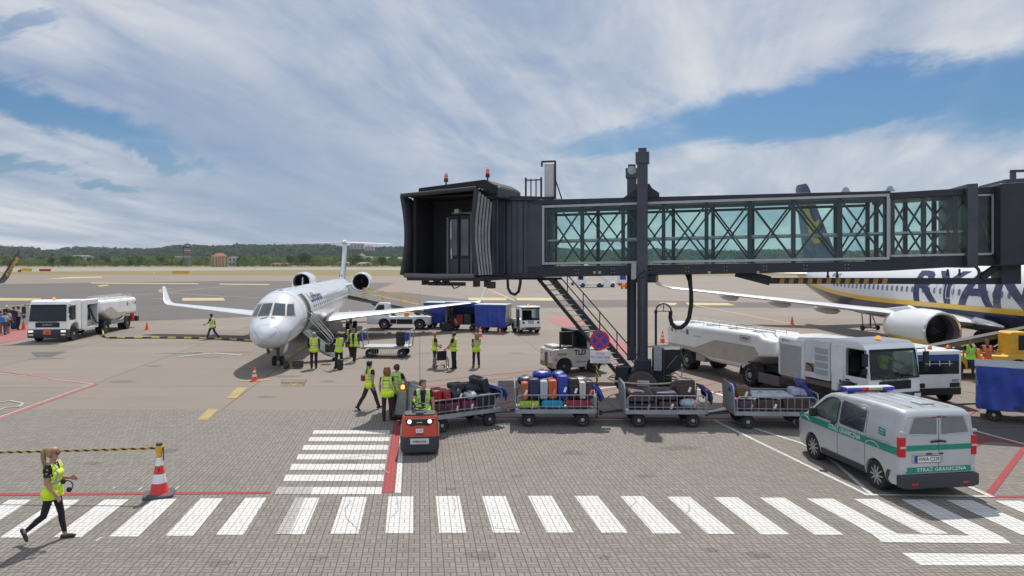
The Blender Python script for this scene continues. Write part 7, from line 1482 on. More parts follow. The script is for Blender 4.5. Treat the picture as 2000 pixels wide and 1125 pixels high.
MB().box(1.188, 1.2, -4.9, -3.5, 2.2, 2.26).box(1.188, 1.2, -4.93, -4.86, .9, 2.26).box(1.188, 1.2, -3.54, -3.47, .9, 2.26).build('door_frame', WHITET, tk, 0)
side_text(tk, 'JET A-1', 1, 1.186, -4.5, 2.36, .15, BLACK, bold=.015)
tank = MB().prism([(-14.3, 1.02), (-14.3, 2.28), (-14.1, 2.42), (-6.4, 2.46), (-6.1, 2.30), (-5.15, 2.26), (-5.05, 1.55), (-6.5, 1.40), (-7.4, .72), (-10.0, .72), (-11.3, .98)], 'x', -1.2, 1.2).build('tank', WHITET, tk, 30, bev=.22, seg=4)
MB().add([(1.204, y, z) for y, z in ((-14.0, 1.28), (-11.4, 1.28), (-9.6, 1.85), (-6.6, 1.85), (-6.3, 1.55), (-7.3, .98), (-10.0, .96), (-11.6, 1.12), (-14.0, 1.12))], [(0, 1, 2, 3, 4, 5, 6, 7, 8)]).build('tank_shade_panel', M('tan painted tank shade', (.47, .42, .36), .4, 0, .15, 1.5), tk, 0)  # shade on the lower side of the white tank, painted as a tan panel
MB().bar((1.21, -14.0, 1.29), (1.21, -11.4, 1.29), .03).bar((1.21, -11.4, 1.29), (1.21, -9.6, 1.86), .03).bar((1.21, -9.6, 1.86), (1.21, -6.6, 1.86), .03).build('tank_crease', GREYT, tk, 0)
MB().cyl((1.2, -13.65, 2.02), (1.206, -13.65, 2.02), .12, None, 18).build('emblem', GRN, tk, 0); side_text(tk, 'bp', 1, 1.207, -13.25, 1.98, .2, GRN); side_text(tk, 'aramco', 1, 1.207, -12.6, 2.0, .16, GRTXT); MB().box(1.2, 1.206, -12.25, -12.02, 1.88, 2.14).build('emblem', LOGOB, tk, 0); side_text(tk, 'www.airbp.com', 1, 1.207, -11.2, 1.88, .12, GRTXT)
side_text(tk, '4305N', 1, 1.21, -7.25, 2.16, .19, BLACK, bold=.01); MB().tube([(1.208, -7.25+.36*a, 2.16+.13*b) for a, b in ((-1, -1), (1, -1), (1, 1), (-1, 1), (-1, -1))], .010, 4).build('number_frame', BLACK, tk)
rails(tk, -13.9, -5.6, 2.43, .25, .85)
for y in (-12.35, -7.05):
    for s in (-1, 1):
        for o_ in (0, -.33): wheel(tk, s*(1.02+o_), y, .50, .28, s, .30, rim=M('pale truck rim', (.36, .34, .33), .5))
        fe = MB()
        pts = [(y+.60*math.cos(a), .50+.60*math.sin(a)) for a in np.linspace(-.1, math.pi+.1, 15)]; o2 = [(y+.64*math.cos(a), .50+.64*math.sin(a)) for a in np.linspace(math.pi+.1, -.1, 15)]
        fe.prism(pts+o2, 'x', min(s*.7, s*1.2), max(s*.7, s*1.2)); fe.build('mudguard', CHASS, tk, 40)
for s in (-1, 1): wheel(tk, s*1.03, -1.02, .50, .30, s, .30)
MB().cyl((1.05, -13.3, .5), (1.05, -13.3, 1.1), .16, None, 12).build('fire_extinguisher', CRED, tk); MB().box(.6, 1.15, -6.4, -5.0, .3, .75).box(.5, 1.1, -4.9, -2.0, .45, .95).build('tool_box', M('brown dirty chassis box', (.13, .11, .11), .6), tk, 0, bev=.02)
MB().box(.75, 1.16, -11.4, -10.6, .62, 1.0).build('valve_box', M('beige underside box', (.34, .30, .26), .6), tk, 0, bev=.02)
lad = MB()
for x in (.6, 1.0): lad.bar((x, -14.45, .5), (x, -14.35, 2.4), .035)
for k in range(7): lad.bar((.6, -14.42, .6+.27*k), (1.0, -14.42, .6+.27*k), .03)
lad.build('ladder', M('pale rail', (.5, .5, .48), .5), tk, 0)
dv = tk.matrix_world; bpy.context.view_layer.update()
person('tanker driver in a lime shirt behind the wheel, right arm stretched out', tk.matrix_world@Vector((-.50, -1.05, .78)), math.degrees(rz), 1.74, HIVISG, CNAVY, HBLACK, None, SKIN2, SHOE, L=(85, 80), Rr=(85, 80), aL=(62, 16, 18), aR=(60, 12, 20), sleeve=1, vox=.016, seat=.55)
# left tanker
d = Vector((.11, -.99)); d.normalize(); rz = rz_of(d.x, d.y); rg_ = Vector((d.y, -d.x)); c0 = Vector((-29.05, 46.3))+rg_*1.2
tl = thing('fuel_truck', 'white rigid fuel truck numbered 4314 at the left with its side cabinet open', 'fuel truck', (c0.x, c0.y, 0), rz)
cab(tl, lit=True)
text('MAN', .17, M('grille badge', (.45, .45, .45), .3, .6), 'lettering', tl, lambda x, y: (-x, .026, 1.14+y), .02, width=.55)
pl = MB().box(-.24, .24, .062, .07, .52, .82).build('hazard_plate', ORPLATE, tl, 0); 
for z_, w_ in ((.72, '33'), (.60, '1863')): text(w_, .13, BLACK, 'lettering', pl, lambda x, y, z_=z_: (-x, .074, z_+y), .01)
side_text(tl, '4314', -1, 1.209, -.62, .86, .28, BLACK, bold=.02); side_text(tl, 'air bp', -1, 1.209, -1.0, 1.13, .1, GRTXT)
MB().box(-.5, .5, -11, -1.8, .55, .85).build('chassis', CHASS, tl, 0)
cab2 = MB().box(-1.2, 1.2, -2.75, -1.98, .62, 2.62).box(-1.2, 1.2, -4.35, -4.25, .75, 2.5).box(-1.2, 1.2, -4.35, -2.75, 2.3, 2.62).box(-1.2, 1.2, -4.35, -2.75, .62, .76).box(.8, 1.2, -4.3, -2.7, .7, 2.4).build('pump_cabinet', GREYT, tl, 0, bev=.02)
MB().box(-.7, .75, -4.22, -2.78, .78, 2.28).build('cabinet_inside', CHASS, tl, 0)
MB().box(-1.15, -.75, -3.4, -2.9, .8, 1.2).cyl((-.95, -3.8, 1.0), (-.95, -3.8, 1.7), .12, None, 10).cyl((-.95, -3.3, 1.5), (-.95, -3.3, 2.1), .05, None, 8).build('pump_gear', STEEL, tl, 30)
MB().tube([(-1.1, -3.0, 2.1), (-1.12, -3.4, 1.9), (-1.1, -3.8, 1.4), (-1.15, -4.1, 1.0), (-1.25, -4.2, .9)], .05, 7).build('hose', BLACK, tl)
MB().prism([(-11.0, 1.15), (-11.0, 2.3), (-10.8, 2.45), (-4.5, 2.5), (-4.4, 1.6), (-5.2, 1.5), (-6.6, .95), (-8.0, .95), (-8.8, 1.15)], 'x', -1.2, 1.2).build('tank', WHITET, tl, 30, bev=.24, seg=4)
MB().add([(-1.204, y, z) for y, z in ((-9.0, 1.42), (-7.6, 1.42), (-6.4, 1.95), (-5.6, 1.80), (-5.0, 1.62), (-6.4, 1.12), (-8.0, 1.12), (-9.0, 1.25))], [tuple(range(8))]).build('tank_shade_panel', M('tan painted tank shade', (.47, .42, .36), .4, 0, .15, 1.5), tl, 0)  # tan panel paints the shade low on this tank too
MB().cyl((-1.21, -9.2, 2.0), (-1.2, -9.2, 2.0), .16, None, 16).build('emblem', GRN, tl, 0); side_text(tl, 'bp', -1, 1.21, -9.65, 1.98, .18, GRN); side_text(tl, 'aramco', -1, 1.21, -10.2, 2.0, .14, GRTXT); MB().box(-1.208, -1.2, -10.75, -10.55, 1.9, 2.12).build('emblem', LOGOB, tl, 0)
rails(tl, -10.6, -4.9, 2.48, -.9, -.2)
for y in (-5.75, -9.4):
    for s in (-1, 1):
        for o_ in (0, -.33): wheel(tl, s*(1.02+o_), y, .48, .28, s, .29)
for s in (-1, 1): wheel(tl, s*1.03, -1.02, .48, .30, s, .29, rim=M('cream rim', (.45, .42, .30), .5))
MB().cyl((-1.1, -10.3, .55), (-1.1, -10.3, 1.2), .15, None, 12).build('fire_extinguisher', CRED, tl); MB().box(-1.2, 1.2, -11.4, -11.05, .5, .9).build('rear_bumper', DKGREY, tl, 0); MB().box(-1.1, -.9, -11.2, -11.0, 1.15, 1.3).build('lamp', YELLOW, tl, 0)
MB().box(-1.15, -.7, -8.7, -6.5, .6, .95).build('valve_box', STEEL, tl, 30); MB().tube([(-1.1, -6.6, .9), (-1.15, -7.2, 1.05), (-1.1, -7.9, .8), (-1.15, -8.6, 1.0)], .07, 6).build('pipe', STEEL, tl, 30)

# ---- white baggage tugs
TW = M('cream white tug paint', (.58, .56, .51), .45, 0, .15, 2); HAZS = stripes('yellow and black chevrons', (.02, .02, .02), (.62, .38, .03), .22, 0, 1.0)
def hazard(t, pts, name='hazard_strip'): MB().add(pts, [tuple(range(len(pts)))]).build(name, HAZS, t, 0)
p = gp(1133, 729); f_ = Vector((.94, .34)).normalized(); rz = rz_of(f_.x, f_.y); rr_ = Vector((f_.y, -f_.x))
tg = thing('baggage_tug', 'cream white tug with an open rear deck behind the no stopping sign', 'tow tractor', (p.x-rr_.x*.72, p.y-rr_.y*.72, 0), rz)
b = MB().prism([(-1.42, .28), (-1.42, 1.08), (-1.35, 1.16), (-.35, 1.16), (-.33, 1.22), (.28, 1.10), (1.1, 1.05), (1.36, .98), (1.40, .42), (1.34, .30)], 'x', -.76, .76).build('body', TW, tg, 0, bev=.04)
cut(b, MB().cyl((.45, -.82, .36), (1, -.82, .36), .42, None, 24).cyl((-1, -.82, .36), (-.45, -.82, .36), .42, None, 24).cyl((.45, .72, .36), (1, .72, .36), .40, None, 24).cyl((-1, .72, .36), (-.45, .72, .36), .40, None, 24))
for y in (-.82, .72):
    for s in (-1, 1): wheel(tg, s*.64, y, .36, .24, s, .22, rim=M('grey tug rim', (.10, .10, .10), .6))
MB().box(-.55, .5, -1.30, -.75, 1.16, 1.30).build('rear_box', TW, tg, 0, bev=.02); text('LINZA', .14, CRED, 'lettering', tg, lambda x, y: (.52, -.98+x, 1.235+y), .02)
MB().prism([(-.34, 1.2), (-.34, 1.98), (-.28, 2.02), (1.05, 2.02), (1.12, 1.96), (1.26, 1.05)], 'x', -.72, -.66).prism([(-.34, 1.98), (1.05, 1.98), (1.05, 2.05), (-.34, 2.05)], 'x', -.74, .74).build('cab_frame', BLACK, tg, 0, bev=.01)
MB().box(.64, .73, .38, .52, 1.05, 2.0).box(.64, .73, 1.02, 1.12, 1.0, 2.0).box(.64, .73, .4, 1.12, 1.9, 2.02).box(.66, .74, .40, 1.15, .62, 1.12).build('door', TW, tg, 0, bev=.02)
MB().box(.60, .70, -.36, .40, 1.14, 1.24).box(.60, .7, -.36, -.28, 1.2, 2.0).box(.6, .7, -1.02, -.96, 1.2, 1.98).box(.6, .7, -1.02, -.36, 1.9, 1.98).box(.6, .7, -1.02, -.36, 1.2, 1.26).build('rear_window_frame', BLACK, tg, 0, bev=.01)
MB().box(.65, .66, -.28, .38, 1.24, 1.96).build('rear_window', TINT, tg, 0); MB().box(-.25, .35, .1, .5, 1.05, 1.2).box(-.25, .35, -.0, .12, 1.15, 1.7).build('seat', BLACK, tg, 0, bev=.04); MB().tube([(.3+.18*math.cos(a), .88, 1.36+.18*math.sin(a)) for a in np.linspace(0, 6.283, 17)[:-1]], .016, 5, closed=True).build('steering_wheel', BLACK, tg)
for k in range(5): MB().box(.56, .57, -.22+.11*k, -.20+.11*k, 1.24, 1.95).build('guard_bar', STEEL, tg, 0)
text('TLD', .33, BLACK, 'lettering', tg, lambda x, y: (.768, -.02+x, .98+y), .03); MB().box(.761, .766, -.28, .32, .44, .68).build('number_panel', M('pale label', (.60, .56, .54), .6), tg, 0); text('welcome', .15, LUFTBLUE, 'lettering', tg, lambda x, y: (.769, .02+x, .56+y), .01)
MB().box(.761, .768, -1.15, -.72, .88, .98).build('orange_label', HAZ, tg, 0); MB().box(.761, .768, -1.3, -1.18, .62, .74).build('orange_label', HAZ, tg, 0)
hazard(tg, [(x, -1.432, z) for x, z in ((-.74, .30), (-.25, .30), (-.25, .52), (-.74, .52))]); hazard(tg, [(x, -1.432, z) for x, z in ((.25, .30), (.74, .30), (.74, .52), (.25, .52))])
MB().box(-.16, .16, -1.44, -1.40, .32, .98).build('hitch_recess', M('dirty hitch', (.11, .09, .08), .8, 0, .5), tg, 0)
for s in (-1, 1):
    for z in (.86, .99): MB().box(s*.55-.05, s*.55+.05, -1.435, -1.42, z, z+.07).build('tail_light', REDLENS, tg, 0)
be = MB().cyl((.1, .15, 2.05), (.1, .15, 2.08), .07).build('beacon', BLACK, tg); MB().lathe([(.06, 0), (.06, .1), (.01, .12)], (.1, .15, 2.08), 'z', 10).build('beacon_lens', M('red beacon lens', (.75, .08, .03), .3), be)
MB().box(.77, .78, .95, 1.38, .42, .85).build('front_opening', BLACK, tg, 0)
def tug(label, u, v, fx, fy, face_='TLD', sc=1.0):
    p = gp(u, v); t = thing('baggage_tug', label, 'tow tractor', p, rz_of(fx, fy), None, sc)
    b = MB().prism([(-2.3, .3), (-2.3, .95), (-1.2, 1.0), (-1.1, .92), (-.02, .95), (.0, .3)], 'x', -.75, .75).build('body', WHITE, t, 0, bev=.05)
    cut(b, MB().cyl((.4, -1.85, .34), (1, -1.85, .34), .38, None, 20).cyl((-1, -1.85, .34), (-.4, -1.85, .34), .38, None, 20).cyl((.4, -.55, .34), (1, -.55, .34), .36, None, 20).cyl((-1, -.55, .34), (-.4, -.55, .34), .36, None, 20))
    for y in (-1.85, -.55):
        for s in (-1, 1): wheel(t, s*.62, y, .33, .22, s, .18)
    MB().box(-.74, .74, -1.15, .0, 1.82, 1.92).build('cab_roof', WHITE, t, 0, bev=.03)
    for s in (-1, 1): MB().bar((s*.70, -.05, .93), (s*.68, -.12, 1.84), .08).bar((s*.70, -1.1, .93), (s*.70, -1.1, 1.84), .09).bar((s*.71, -.6, .9), (s*.71, -.6, 1.84), .05).build('pillar', WHITE, t, 0)
    MB().add([(-.66, -.06, 1.0), (.66, -.06, 1.0), (.64, -.12, 1.80), (-.64, -.12, 1.80)], [(0, 1, 2, 3)]).build('windscreen', TINT, t, 0); MB().box(-.68, .68, -.14, -.05, 1.72, 1.82).box(-.68, .68, -.09, -.02, .94, 1.0).build('windscreen_frame', BLACK, t, 0)
    MB().box(-.4, .4, -1.05, -.6, .95, 1.1).box(-.4, .4, -1.1, -.95, 1.1, 1.6).build('seat', BLACK, t, 0, bev=.04); MB().box(-.6, .6, -.3, -.08, .95, 1.08).build('dashboard', BLACK, t, 0)
    for s in (-1, 1):
        MB().box(s*.55-.09, s*.55+.09, -.01, .015, .72, .86).build('headlight', DKGREY, t, 0, bev=.01); MB().box(min(s*.752, s*.758), max(s*.752, s*.758), -1.0, -.25, .42, 1.7).build('door_opening', CGLASS, t, 0)
    text(face_, .26, BLACK, 'lettering', t, lambda x, y: (-x, .006, .80+y), .03)
    MB().box(-.70, .70, -.1, .02, .26, .46).build('bumper', BLACK, t, 0)
    for s in (-1, 1): hazard(t, [(s*x, .024, z) for x, z in ((.68, .30), (.28, .30), (.40, .44), (.68, .44))])
    be = MB().cyl((0, -.6, 1.92), (0, -.6, 1.96), .05).build('beacon', BLACK, t); MB().lathe([(.05, 0), (.05, .08), (.01, .1)], (0, -.6, 1.96), 'z', 10).build('beacon_lens', BEACON, be); return t
tug('white tug with a glazed cab at the head of the blue covered carts', 1037, 652, .30, -.95, sc=1.04)
# white ground unit behind the right tanker cab
p = gp(1836, 791); gu = thing('ground_power_truck', 'white flat fronted service vehicle numbered 5427 behind the tanker cab', 'service truck', (p.x-.1, p.y, 0), rz_of(.14, -.99))
b = MB().box(-1.0, 1.0, -3.4, 0, .35, 1.98).build('body', WHITET, gu, 0, bev=.07); MB().box(-.88, .88, -.01, .012, 1.12, 1.84).build('windscreen', SCREEN, gu, 0, bev=.03); MB().box(-.86, .86, .008, .016, 1.6, 1.82).build('blue_blind', M('deep blue blind', (.02, .07, .22), .4), gu, 0)
for x in (-.5, -.1, .3): MB().box(x, x+.03, .013, .018, 1.42, 1.62).build('window_bar', WHITELENS, gu, 0)
MB().box(-.6, .5, .013, .018, 1.5, 1.52).build('window_bar', WHITELENS, gu, 0); text('5427', .14, BLACK, 'lettering', gu, lambda x, y: (-.72-x*1, .012, .88+y), .02); MB().box(-.95, .95, -.01, .03, .36, .62).build('bumper', BLACK, gu, 0, bev=.02)
for s in (-1, 1): MB().box(s*.70-.2, s*.70+.2, -.01, .02, .64, .80).build('headlight', BLACK, gu, 0, bev=.02); wheel(gu, s*.84, -.7, .36, .24, s); wheel(gu, s*.84, -2.7, .36, .24, s)
for x in (-.1, -.35): be = MB().cyl((x*3+.2, -.5, 1.98), (x*3+.2, -.5, 2.0), .08).build('beacon', BLACK, gu); MB().lathe([(.07, 0), (.07, .08), (.02, .12)], (x*3+.2, -.5, 2.0), 'z', 10).build('beacon_lens', M('red orange lens', (.8, .16, .05), .3), be)

# ---- belt loaders
def beltloader(label, loc, rz, paint, rail, yellow=False):
    t = thing('belt_loader', label, 'belt loader', loc, rz)
    b = MB().prism([(-2.6, .38), (-2.6, .98), (-2.3, 1.05), (.55, 1.0), (.62, 1.12), (2.3, 1.12), (2.35, .42)], 'x', -.95, .95).build('body', paint, t, 0, bev=.04)
    cut(b, MB().cyl((.4, -1.75, .4), (1.2, -1.75, .4), .48, None, 22).cyl((-1.2, -1.75, .4), (-.4, -1.75, .4), .48, None, 22).cyl((.4, 1.0, .4), (1.2, 1.0, .4), .48, None, 22).cyl((-1.2, 1.0, .4), (-.4, 1.0, .4), .48, None, 22))
    for y in (-1.75, 1.0):
        for s in (-1, 1): wheel(t, s*.80, y, .41, .26, s, .24)
    for s in (-1, 1): MB().box(min(s*.951, s*.958), max(s*.951, s*.958), -1.2, .0, .45, .82).box(min(s*.951, s*.958), max(s*.951, s*.958), .05, .52, .48, .82).build('side_panel', BLACK, t, 0)
    # cab on the loader's left front
    x0, x1 = (-.95, -.05) if not yellow else (-.95, -.05)
    MB().prism([(.62, 1.1), (.62, 2.02), (.70, 2.08), (1.45, 2.08), (1.55, 2.0), (2.15, 1.1)], 'x', .05, .95).build('cab', paint, t, 0, bev=.03)
    for xx in (.045, .955): MB().add([(xx, y, z) for y, z in ((.98, 1.28), (.98, 1.95), (1.42, 1.95), (1.85, 1.28))], [(0, 1, 2, 3)]).build('cab_window', SCREEN, t, 0)
    # boom
    up = lambda y: .95+(y+3.2)*.205
    bm_ = MB().bar((-.45, -3.6, up(-3.6)), (-.45, 4.6, up(4.6)), .36, .22).build('boom', M('grey boom', (.13, .14, .14), .5, .2), t, 0, bev=.02); MB().bar((-.45, -3.6, up(-3.6)+.13), (-.45, 4.6, up(4.6)+.13), .62, .03).build('belt', BLACK, bm_, 0)
    MB().cyl((-.85, 4.65, up(4.65)), (-.05, 4.65, up(4.65)), .16, None, 14).cyl((-.95, 4.5, up(4.5)-.1), (.1, 4.5, up(4.5)-.1), .10, None, 10).build('end_roller', M('dark roller', (.05, .05, .045), .6), bm_); MB().cyl((-.96, 4.65, up(4.65)), (-.86, 4.65, up(4.65)), .20, None, 14).build('roller_bumper', YELLOW, bm_)
    rl = MB()
    for x in (() if yellow else (-.78, -.12)):
        rl.tube([(x, 2.9, up(2.9)+.15), (x, 2.9, up(2.9)+1.0), (x, -1.6, up(-1.6)+1.0), (x, -1.6, up(-1.6)+.15)], .028, 6); rl.tube([(x, 2.9, up(2.9)+.58), (x, -1.6, up(-1.6)+.58)], .022, 6)
        for y in (1.4, -.1): rl.cyl((x, y, up(y)+.15), (x, y, up(y)+1.0), .022, None, 6)
    if not yellow: rl.build('guard_rail', rail, t)
    MB().bar((-.45, .2, .9), (-.45, 2.2, up(2.2)-.1), .16).bar((-.45, -2.2, .6), (-.45, -1.2, up(-1.2)-.1), .2).build('lift_arm', DKGREY, t, 0)
    MB().box(.45, .8, -.9, -.55, 1.0, 1.3).build('tool_box', YELLOW, t, 0, bev=.02); return t
p = gp(775, 644)
beltloader('white belt loader with yellow rails and its boom raised to the jet hold', (p.x, p.y+1.0, 0), R(90), WHITE, YELLOW).scale = (-1, 1, 1)
beltloader('yellow belt loader on the right with two workers seated on its frame', (21.75, 32.75, 0), R(-94), YELLOW, YELLOW, True)
# ---- blue curtain carts
def covered(label, loc, rz, ln=2.6, hh=1.45, opened=False, sc=1.0, w=.8):
    t = thing('covered_baggage_cart', label, 'baggage cart', loc, rz, None, sc); z0 = .55; z1 = z0+hh
    MB().box(-ln/2, ln/2, -w, w, z0-.1, z0).build('bed', DKGREY, t, 0); MB().box(-ln/2-.03, ln/2+.03, -w-.03, w+.03, z1, z1+.05).build('roof', M('pale roof sheet', (.42, .45, .45), .5, 0, .2), t, 0, bev=.015)
    fr = MB()
    for x in (-ln/2+.03, ln/2-.03):
        for y in (-w+.03, 0, w-.03): fr.bar((x, y, z0), (x, y, z1), .05)
        for z in (z0+hh*.35, z0+hh*.7): fr.bar((x, -w, z), (x, w, z), .03)
    fr.build('frame', STEEL, t, 0)
    for x in (-ln/2+.06, ln/2-.06): MB().box(x-.012, x+.012, -w+.05, w-.05, z0, z1).build('end_panel', M('pale end sheet', (.42, .38, .33), .6, 0, .2), t, 0)
    MB().box(-ln/2+.1, ln/2-.1, w-.10, w-.08, z0, z1).build('back_sheet', BLUETARP, t, 0)
    q = random.Random(int(ln*100)); a_ = [q.uniform(0, 6) for _ in range(4)]
    fold = lambda i, j: (-ln/2+.02+(ln*.99)*i, -w-.03-.075*(math.sin(i*19+a_[0])*.5+math.sin(i*41+j*3+a_[1])*.3+math.sin(j*7+i*8+a_[2])*.35)*(1-.7*j), z0-.16+(hh+.17)*j)
    if opened:
        MB().grid(lambda i, j: (-ln/2+ln*i, -w-.06-.08*math.sin(i*17)*math.sin(j*3), z1-.30+.38*j), 20, 6).build('rolled_curtain', BLUETARP, t, 60)
        for k, (x, c) in enumerate(((-.8, 'black'), (-.2, 'crimson'), (.4, 'charcoal'))): MB().prism(rrect(.5, .6+.1*k, .08, 3, x, z0+.32), 'y', -w+.1, w-.3).build('stowed_load', LUG[c], t, 20)
    else: MB().grid(fold, 60, 14).build('side_curtain', BLUETARP, t, 60)
    for x in (-ln/2+.5, ln/2-.5):
        for s in (-1, 1): wheel_y(t, x, s*(w-.12), .22, .14, s)
        MB().bar((x, -w+.1, .22), (x, w-.1, .22), .06).bar((x, -w+.25, .25), (x+.1, -w+.3, z0-.1), .05).bar((x, -w+.25, .25), (x-.12, -w+.3, z0-.1), .05).build('axle', DKGREY, t, 0)
    MB().bar((-ln/2, 0, .4), (-ln/2-.7, 0, .3), .05).build('drawbar', DKGREY, t, 0); return t
p = gp(963, 650); covered('cart with a closed bright blue curtain hitched behind the white tug', (p.x, p.y+.8, 0), R(-14), 2.4, 1.5)
p = gp(906, 646); covered('open luggage cart with a rolled up blue curtain being unloaded', (p.x, p.y+.9, 0), R(-12), 2.6, 1.55, True)
p = gp(852, 643); covered('pale roofed blue cart furthest left, beside the belt loader end', (p.x, p.y+1.6, 0), R(-10), 2.0, 1.45)
p = gp(1936, 823); covered('large blue curtain cart cut off at the right edge', (p.x+1.32, p.y+.07, 0), R(-33), 3.0, 1.24, False, 1.0, .85)
# ---- flat cart with one case
p = gp(754, 699); fc = thing('flat_cart', 'empty flat baggage cart with one black case and blue bundles at both ends', 'baggage cart', (p.x, p.y+.7, 0), R(-2))
MB().box(-1.28, 1.28, -.72, .72, .52, .60).build('bed', STEEL, fc, 0, bev=.01); sk = MB().bar((-.8, -.7, .2), (.75, -.7, .2), .03).bar((-.8, -.7, .5), (.75, -.7, .5), .03)
for k in range(13): sk.bar((-.75+.12*k, -.7, .2), (-.75+.12*k, -.7, .5), .018)
sk.build('side_basket', STEEL, fc, 0)
for x in (-.9, .85):
    MB().bar((x, -.5, .24), (x, .5, .24), .07).build('axle', DKGREY, fc, 0)
    for s in (-1, 1): wheel_y(fc, x, s*.58, .24, .16, s)
for x in (-1.24, 1.24): MB().tube([(x, -.6, .5), (x-.1*(x < 0)+.12*(x > 0), -.6, 1.5), (x-.1*(x < 0)+.12*(x > 0), .6, 1.5), (x, .6, .5)], .03, 6).build('end_frame', STEEL, fc)
for x in (-1.36, 1.1): MB().lathe([(.02, -.3), (.13, -.2), (.16, 0), (.12, .22), (.02, .3)], (x, -.4, 1.15), 'z', 10).build('blue_bundle', BLUETARP, fc)
MB().bar((-1.28, 0, .4), (-1.75, 0, .5), .05).build('drawbar', DKGREY, fc, 0); hp_ = fc.location
suitcase('black case standing on the right end of the flat cart', Vector((hp_.x+.72, hp_.y-.2, .60)), (.48, .36, .80), 'black', R(4), 'soft')
# ---- red tow tractor and its driver
RED = M('red orange tractor paint', (.52, .055, .018), .35, 0, .12, 2, coat=.3)
p = gp(819, 892); tt = thing('tow_tractor', 'red and black electric tow tractor pulling the baggage carts towards the camera', 'tow tractor', (p.x, p.y+.05, 0), rz_of(.10, -.995))
def trr(w, y0, y1, z0, z1, r): return MB().loft([[(x, y, z) for x, y in rrect(w, y1-y0, r, 5, 0, (y0+y1)/2)] for z in (z0, z1)])
lo = MB().loft([[(x, y, z) for x, y in rrect(w, 1.9, .18, 5, 0, -.95)] for z, w in ((.10, .98), (.16, 1.04), (.50, 1.06), (.52, 1.03))]).build('lower_hull', DKGREY, tt, 30)
MB().loft([[(x*k, y+dy, z) for x, y in rrect(1.0, .72, .14, 5, 0, -.37)] for z, k, dy in ((.52, 1.0, -.005), (.60, 1.0, -.01), (.95, .955, -.05), (1.02, .93, -.06), (1.05, .88, -.07))]).build('front_hood', RED, tt, 30)
MB().prism([(-.34, .86), (-.40, 1.0), (.40, 1.0), (.34, .86), (.22, .80), (.10, .83), (-.10, .83), (-.22, .80)], 'y', -.09, -.005).build('lamp_band', BLACK, tt, 0, bev=.012)
for s in (-1, 1): MB().lathe([(.055, -.02), (.055, .006), (.03, .018), (.003, .02)], (s*.27, -.005, .93), 'y', 16).build('headlight', M('lit round headlamp', (.95, .85, .65), .2, emit=1.2), tt)
MB().tube([(-.07, .0, .89), (-.04, .004, .915), (.0, .004, .895), (.04, .004, .92), (.07, .0, .89)], .009, 5).build('emblem', WHITELENS, tt)
MB().box(-.10, .10, -.03, -.002, .62, .735).build('notice', M('notice white', (.62, .64, .66), .5), tt, 0); MB().box(-.10, .10, -.03, .004, .585, .605).build('notch', BLACK, tt, 0)
text('E I B', .075, GRTXT, 'lettering', tt, lambda x, y: (-x, .0, .68+y), .01)
pl = MB().box(-.25, .25, .0, .012, .325, .475).build('name_plate', M('plate off white', (.58, .57, .54), .5), tt, 0); text('welcome', .10, LUFTBLUE, 'lettering', pl, lambda x, y: (-x, .0145, .40+y), .02, width=.36)
MB().loft([[(x*k, y, z) for x, y in rrect(.90, .55, .12, 5, 0, -.42)] for z, k in ((1.04, 1.0), (1.09, .9))]).box(-.10, .10, -.35, -.15, 1.06, 1.14).build('dashboard', DKGREY, tt, 30)
MB().cyl((0, -.45, 1.06), (0, -.52, 1.20), .05).tube([(.19*math.cos(a), -.52+.17*math.sin(a), 1.22-.06*math.sin(a)) for a in np.linspace(0, 6.283, 21)[:-1]], .018, 6, closed=True).box(-.16, .16, -.55, -.5, 1.19, 1.22).build('steering_wheel', BLACK, tt)
MB().box(-.42, .42, -1.75, -.95, .52, .86).build('seat_base', DKGREY, tt, 0, bev=.05); MB().box(-.30, .30, -1.5, -1.02, .86, .94).box(-.28, .28, -1.62, -1.48, .94, 1.3).build('seat', BLACK, tt, 0, bev=.05)
for s in (-1, 1): MB().lathe([(.08, -.06), (.17, -.07), (.17, .07), (.08, .06)], (s*.42, -1.45, .17), 'x', 18).build('wheel', TYRE, tt)
MB().lathe([(.08, -.1), (.16, -.1), (.16, .1), (.08, .1)], (0, -.35, .16), 'x', 18).build('wheel', TYRE, tt)
bpy.context.view_layer.update()
person('young dark haired tractor driver in a lime vest looking aside over the carts', tt.matrix_world@Vector((-.07, -1.18, .0)), 184, 1.78, CBLACK, CNAVY, HBROWN, HIVISG, SKIN, SHOE, L=(70, 72), Rr=(72, 74), aL=(8, 14, 14), aR=(36, 10, 62, 14), lean=6, sleeve=.55, vox=.0105, seat=.92, head=(48, -6), gloves=GLOVEY, vest_open=True, vest_hem=.9)
# ---- far vehicles past the bridge
def far(u, v): return gp(u, v)
p = far(1168, 561); t = thing('passenger_stairs', 'far white mobile passenger stairs seen between the bridge stairs and column', 'stairs truck', p, R(90))
MB().box(-1.1, 1.1, -1, 4.5, .5, .9).box(-1.1, 1.1, 2.6, 4.4, .9, 2.6).build('body', WHITE, t, 0, bev=.05); MB().box(-1.11, 1.11, 3.2, 4.3, 1.6, 2.4).build('cab_window', SCREEN, t, 0)
MB().bar((0, -3.5, .6), (0, 4.0, 4.4), 1.4, .3).build('stair_flight', GREYT, t, 0)
for s in (-1, 1): MB().bar((s*.75, -3.5, 1.6), (s*.75, 4.0, 5.4), .06, .5).build('side_panel', WHITE, t, 0)
for y in (-.2, 3.3):
    for s in (-1, 1): wheel(t, s*1.0, y, .45, .3, s)
p = far(1185, 561); t = thing('small_tug', 'far small white tug right of the mobile stairs', 'tow tractor', p, R(88)); MB().prism([(-1.8, .4), (-1.8, 1.1), (.3, 1.15), (1.6, 1.2), (1.7, .5)], 'x', -.8, .8).box(-.5, .5, -.5, .2, 1.1, 1.5).build('body', WHITE, t, 0, bev=.05)
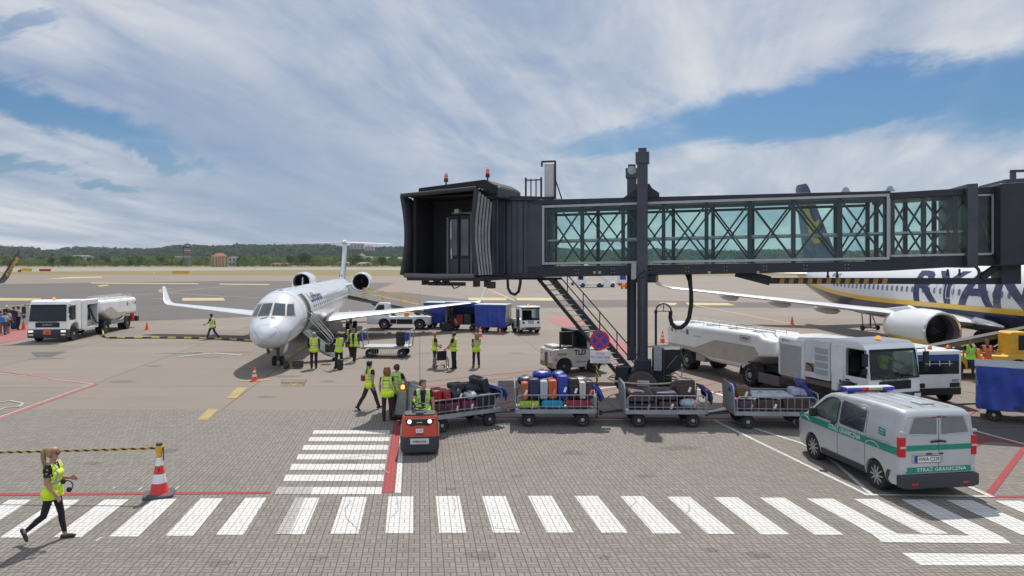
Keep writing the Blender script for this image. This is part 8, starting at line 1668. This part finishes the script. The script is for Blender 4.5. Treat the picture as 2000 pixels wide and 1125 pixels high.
for y in (-1.2, 1.1):
    for s in (-1, 1): wheel(t, s*.72, y, .42, .28, s)
p = far(1222, 557); t = thing('container', 'far white container with a blue end beside the column', 'container', p, R(4)); MB().box(-1.7, 2.2, -1.2, 1.2, .4, 4.4).build('box', WHITE, t, 0, bev=.05); MB().box(-1.6, -.2, -1.26, -1.2, 1.3, 3.9).build('blue_panel', BLUETARP, t, 0); MB().box(-1.8, 2.3, -1.25, 1.25, .2, .45).build('base', DKGREY, t, 0)
for x in (-1.2, 1.6):
    for s in (-1, 1): wheel_y(t, x, s*.9, .3, .25, s)
for u in (1218, 1229):
    p = far(u, 564); t = thing('dolly', 'far orange dolly in front of the white container', 'dolly', p, 0, 'orange dollies by the container'); MB().box(-.55, .55, -.5, .5, .3, .5).bar((-.5, 0, .5), (-.5, 0, 1.3), .25).bar((.4, 0, .5), (.4, 0, 1.2), .2).build('frame', ORANGE, t, 0, bev=.03); MB().box(-.3, .3, -.45, .45, .5, 1.0).build('load', YELLOW, t, 0, bev=.03)
    for x in (-.4, .4): wheel_y(t, x, -.4, .18, .15, -1)
p = far(1130, 557); t = thing('tow_bar_trolley', 'far pale trolley with a low nose left of the mobile stairs', 'trolley', p, R(90)); MB().prism([(-2.2, .5), (-2.2, 1.9), (.8, 1.5), (2.4, .8), (2.4, .5)], 'x', -.6, .6).build('body', WHITE, t, 0, bev=.05)
for y in (-1.6, 1.4):
    for s in (-1, 1): wheel(t, s*.6, y, .3, .2, s)
# barrier tape reel post out at the left beyond the frame, which holds the tape's other end
cone('orange cone just outside the left edge holding the tape', 0, 0, .95, 1, loc=Vector((-17.5, 15.9, 0)))

# ================================================================ HAZE
hz = MB().box(-7050, 7050, -330, 9050, -1.1, 130).build('haze', None or M('haze air', (.8, .85, .9)), None, 0); hz['kind'] = 'stuff'
hm_ = hz.data.materials[0]; hn = hm_.node_tree; hn.nodes.clear(); ho = hn.nodes.new('ShaderNodeOutputMaterial'); hv = hn.nodes.new('ShaderNodeVolumePrincipled')
hv.inputs['Color'].default_value = (.80, .88, 1.0, 1); hv.inputs['Density'].default_value = HAZE_DENSITY; hn.links.new(hv.outputs[0], ho.inputs['Volume'])
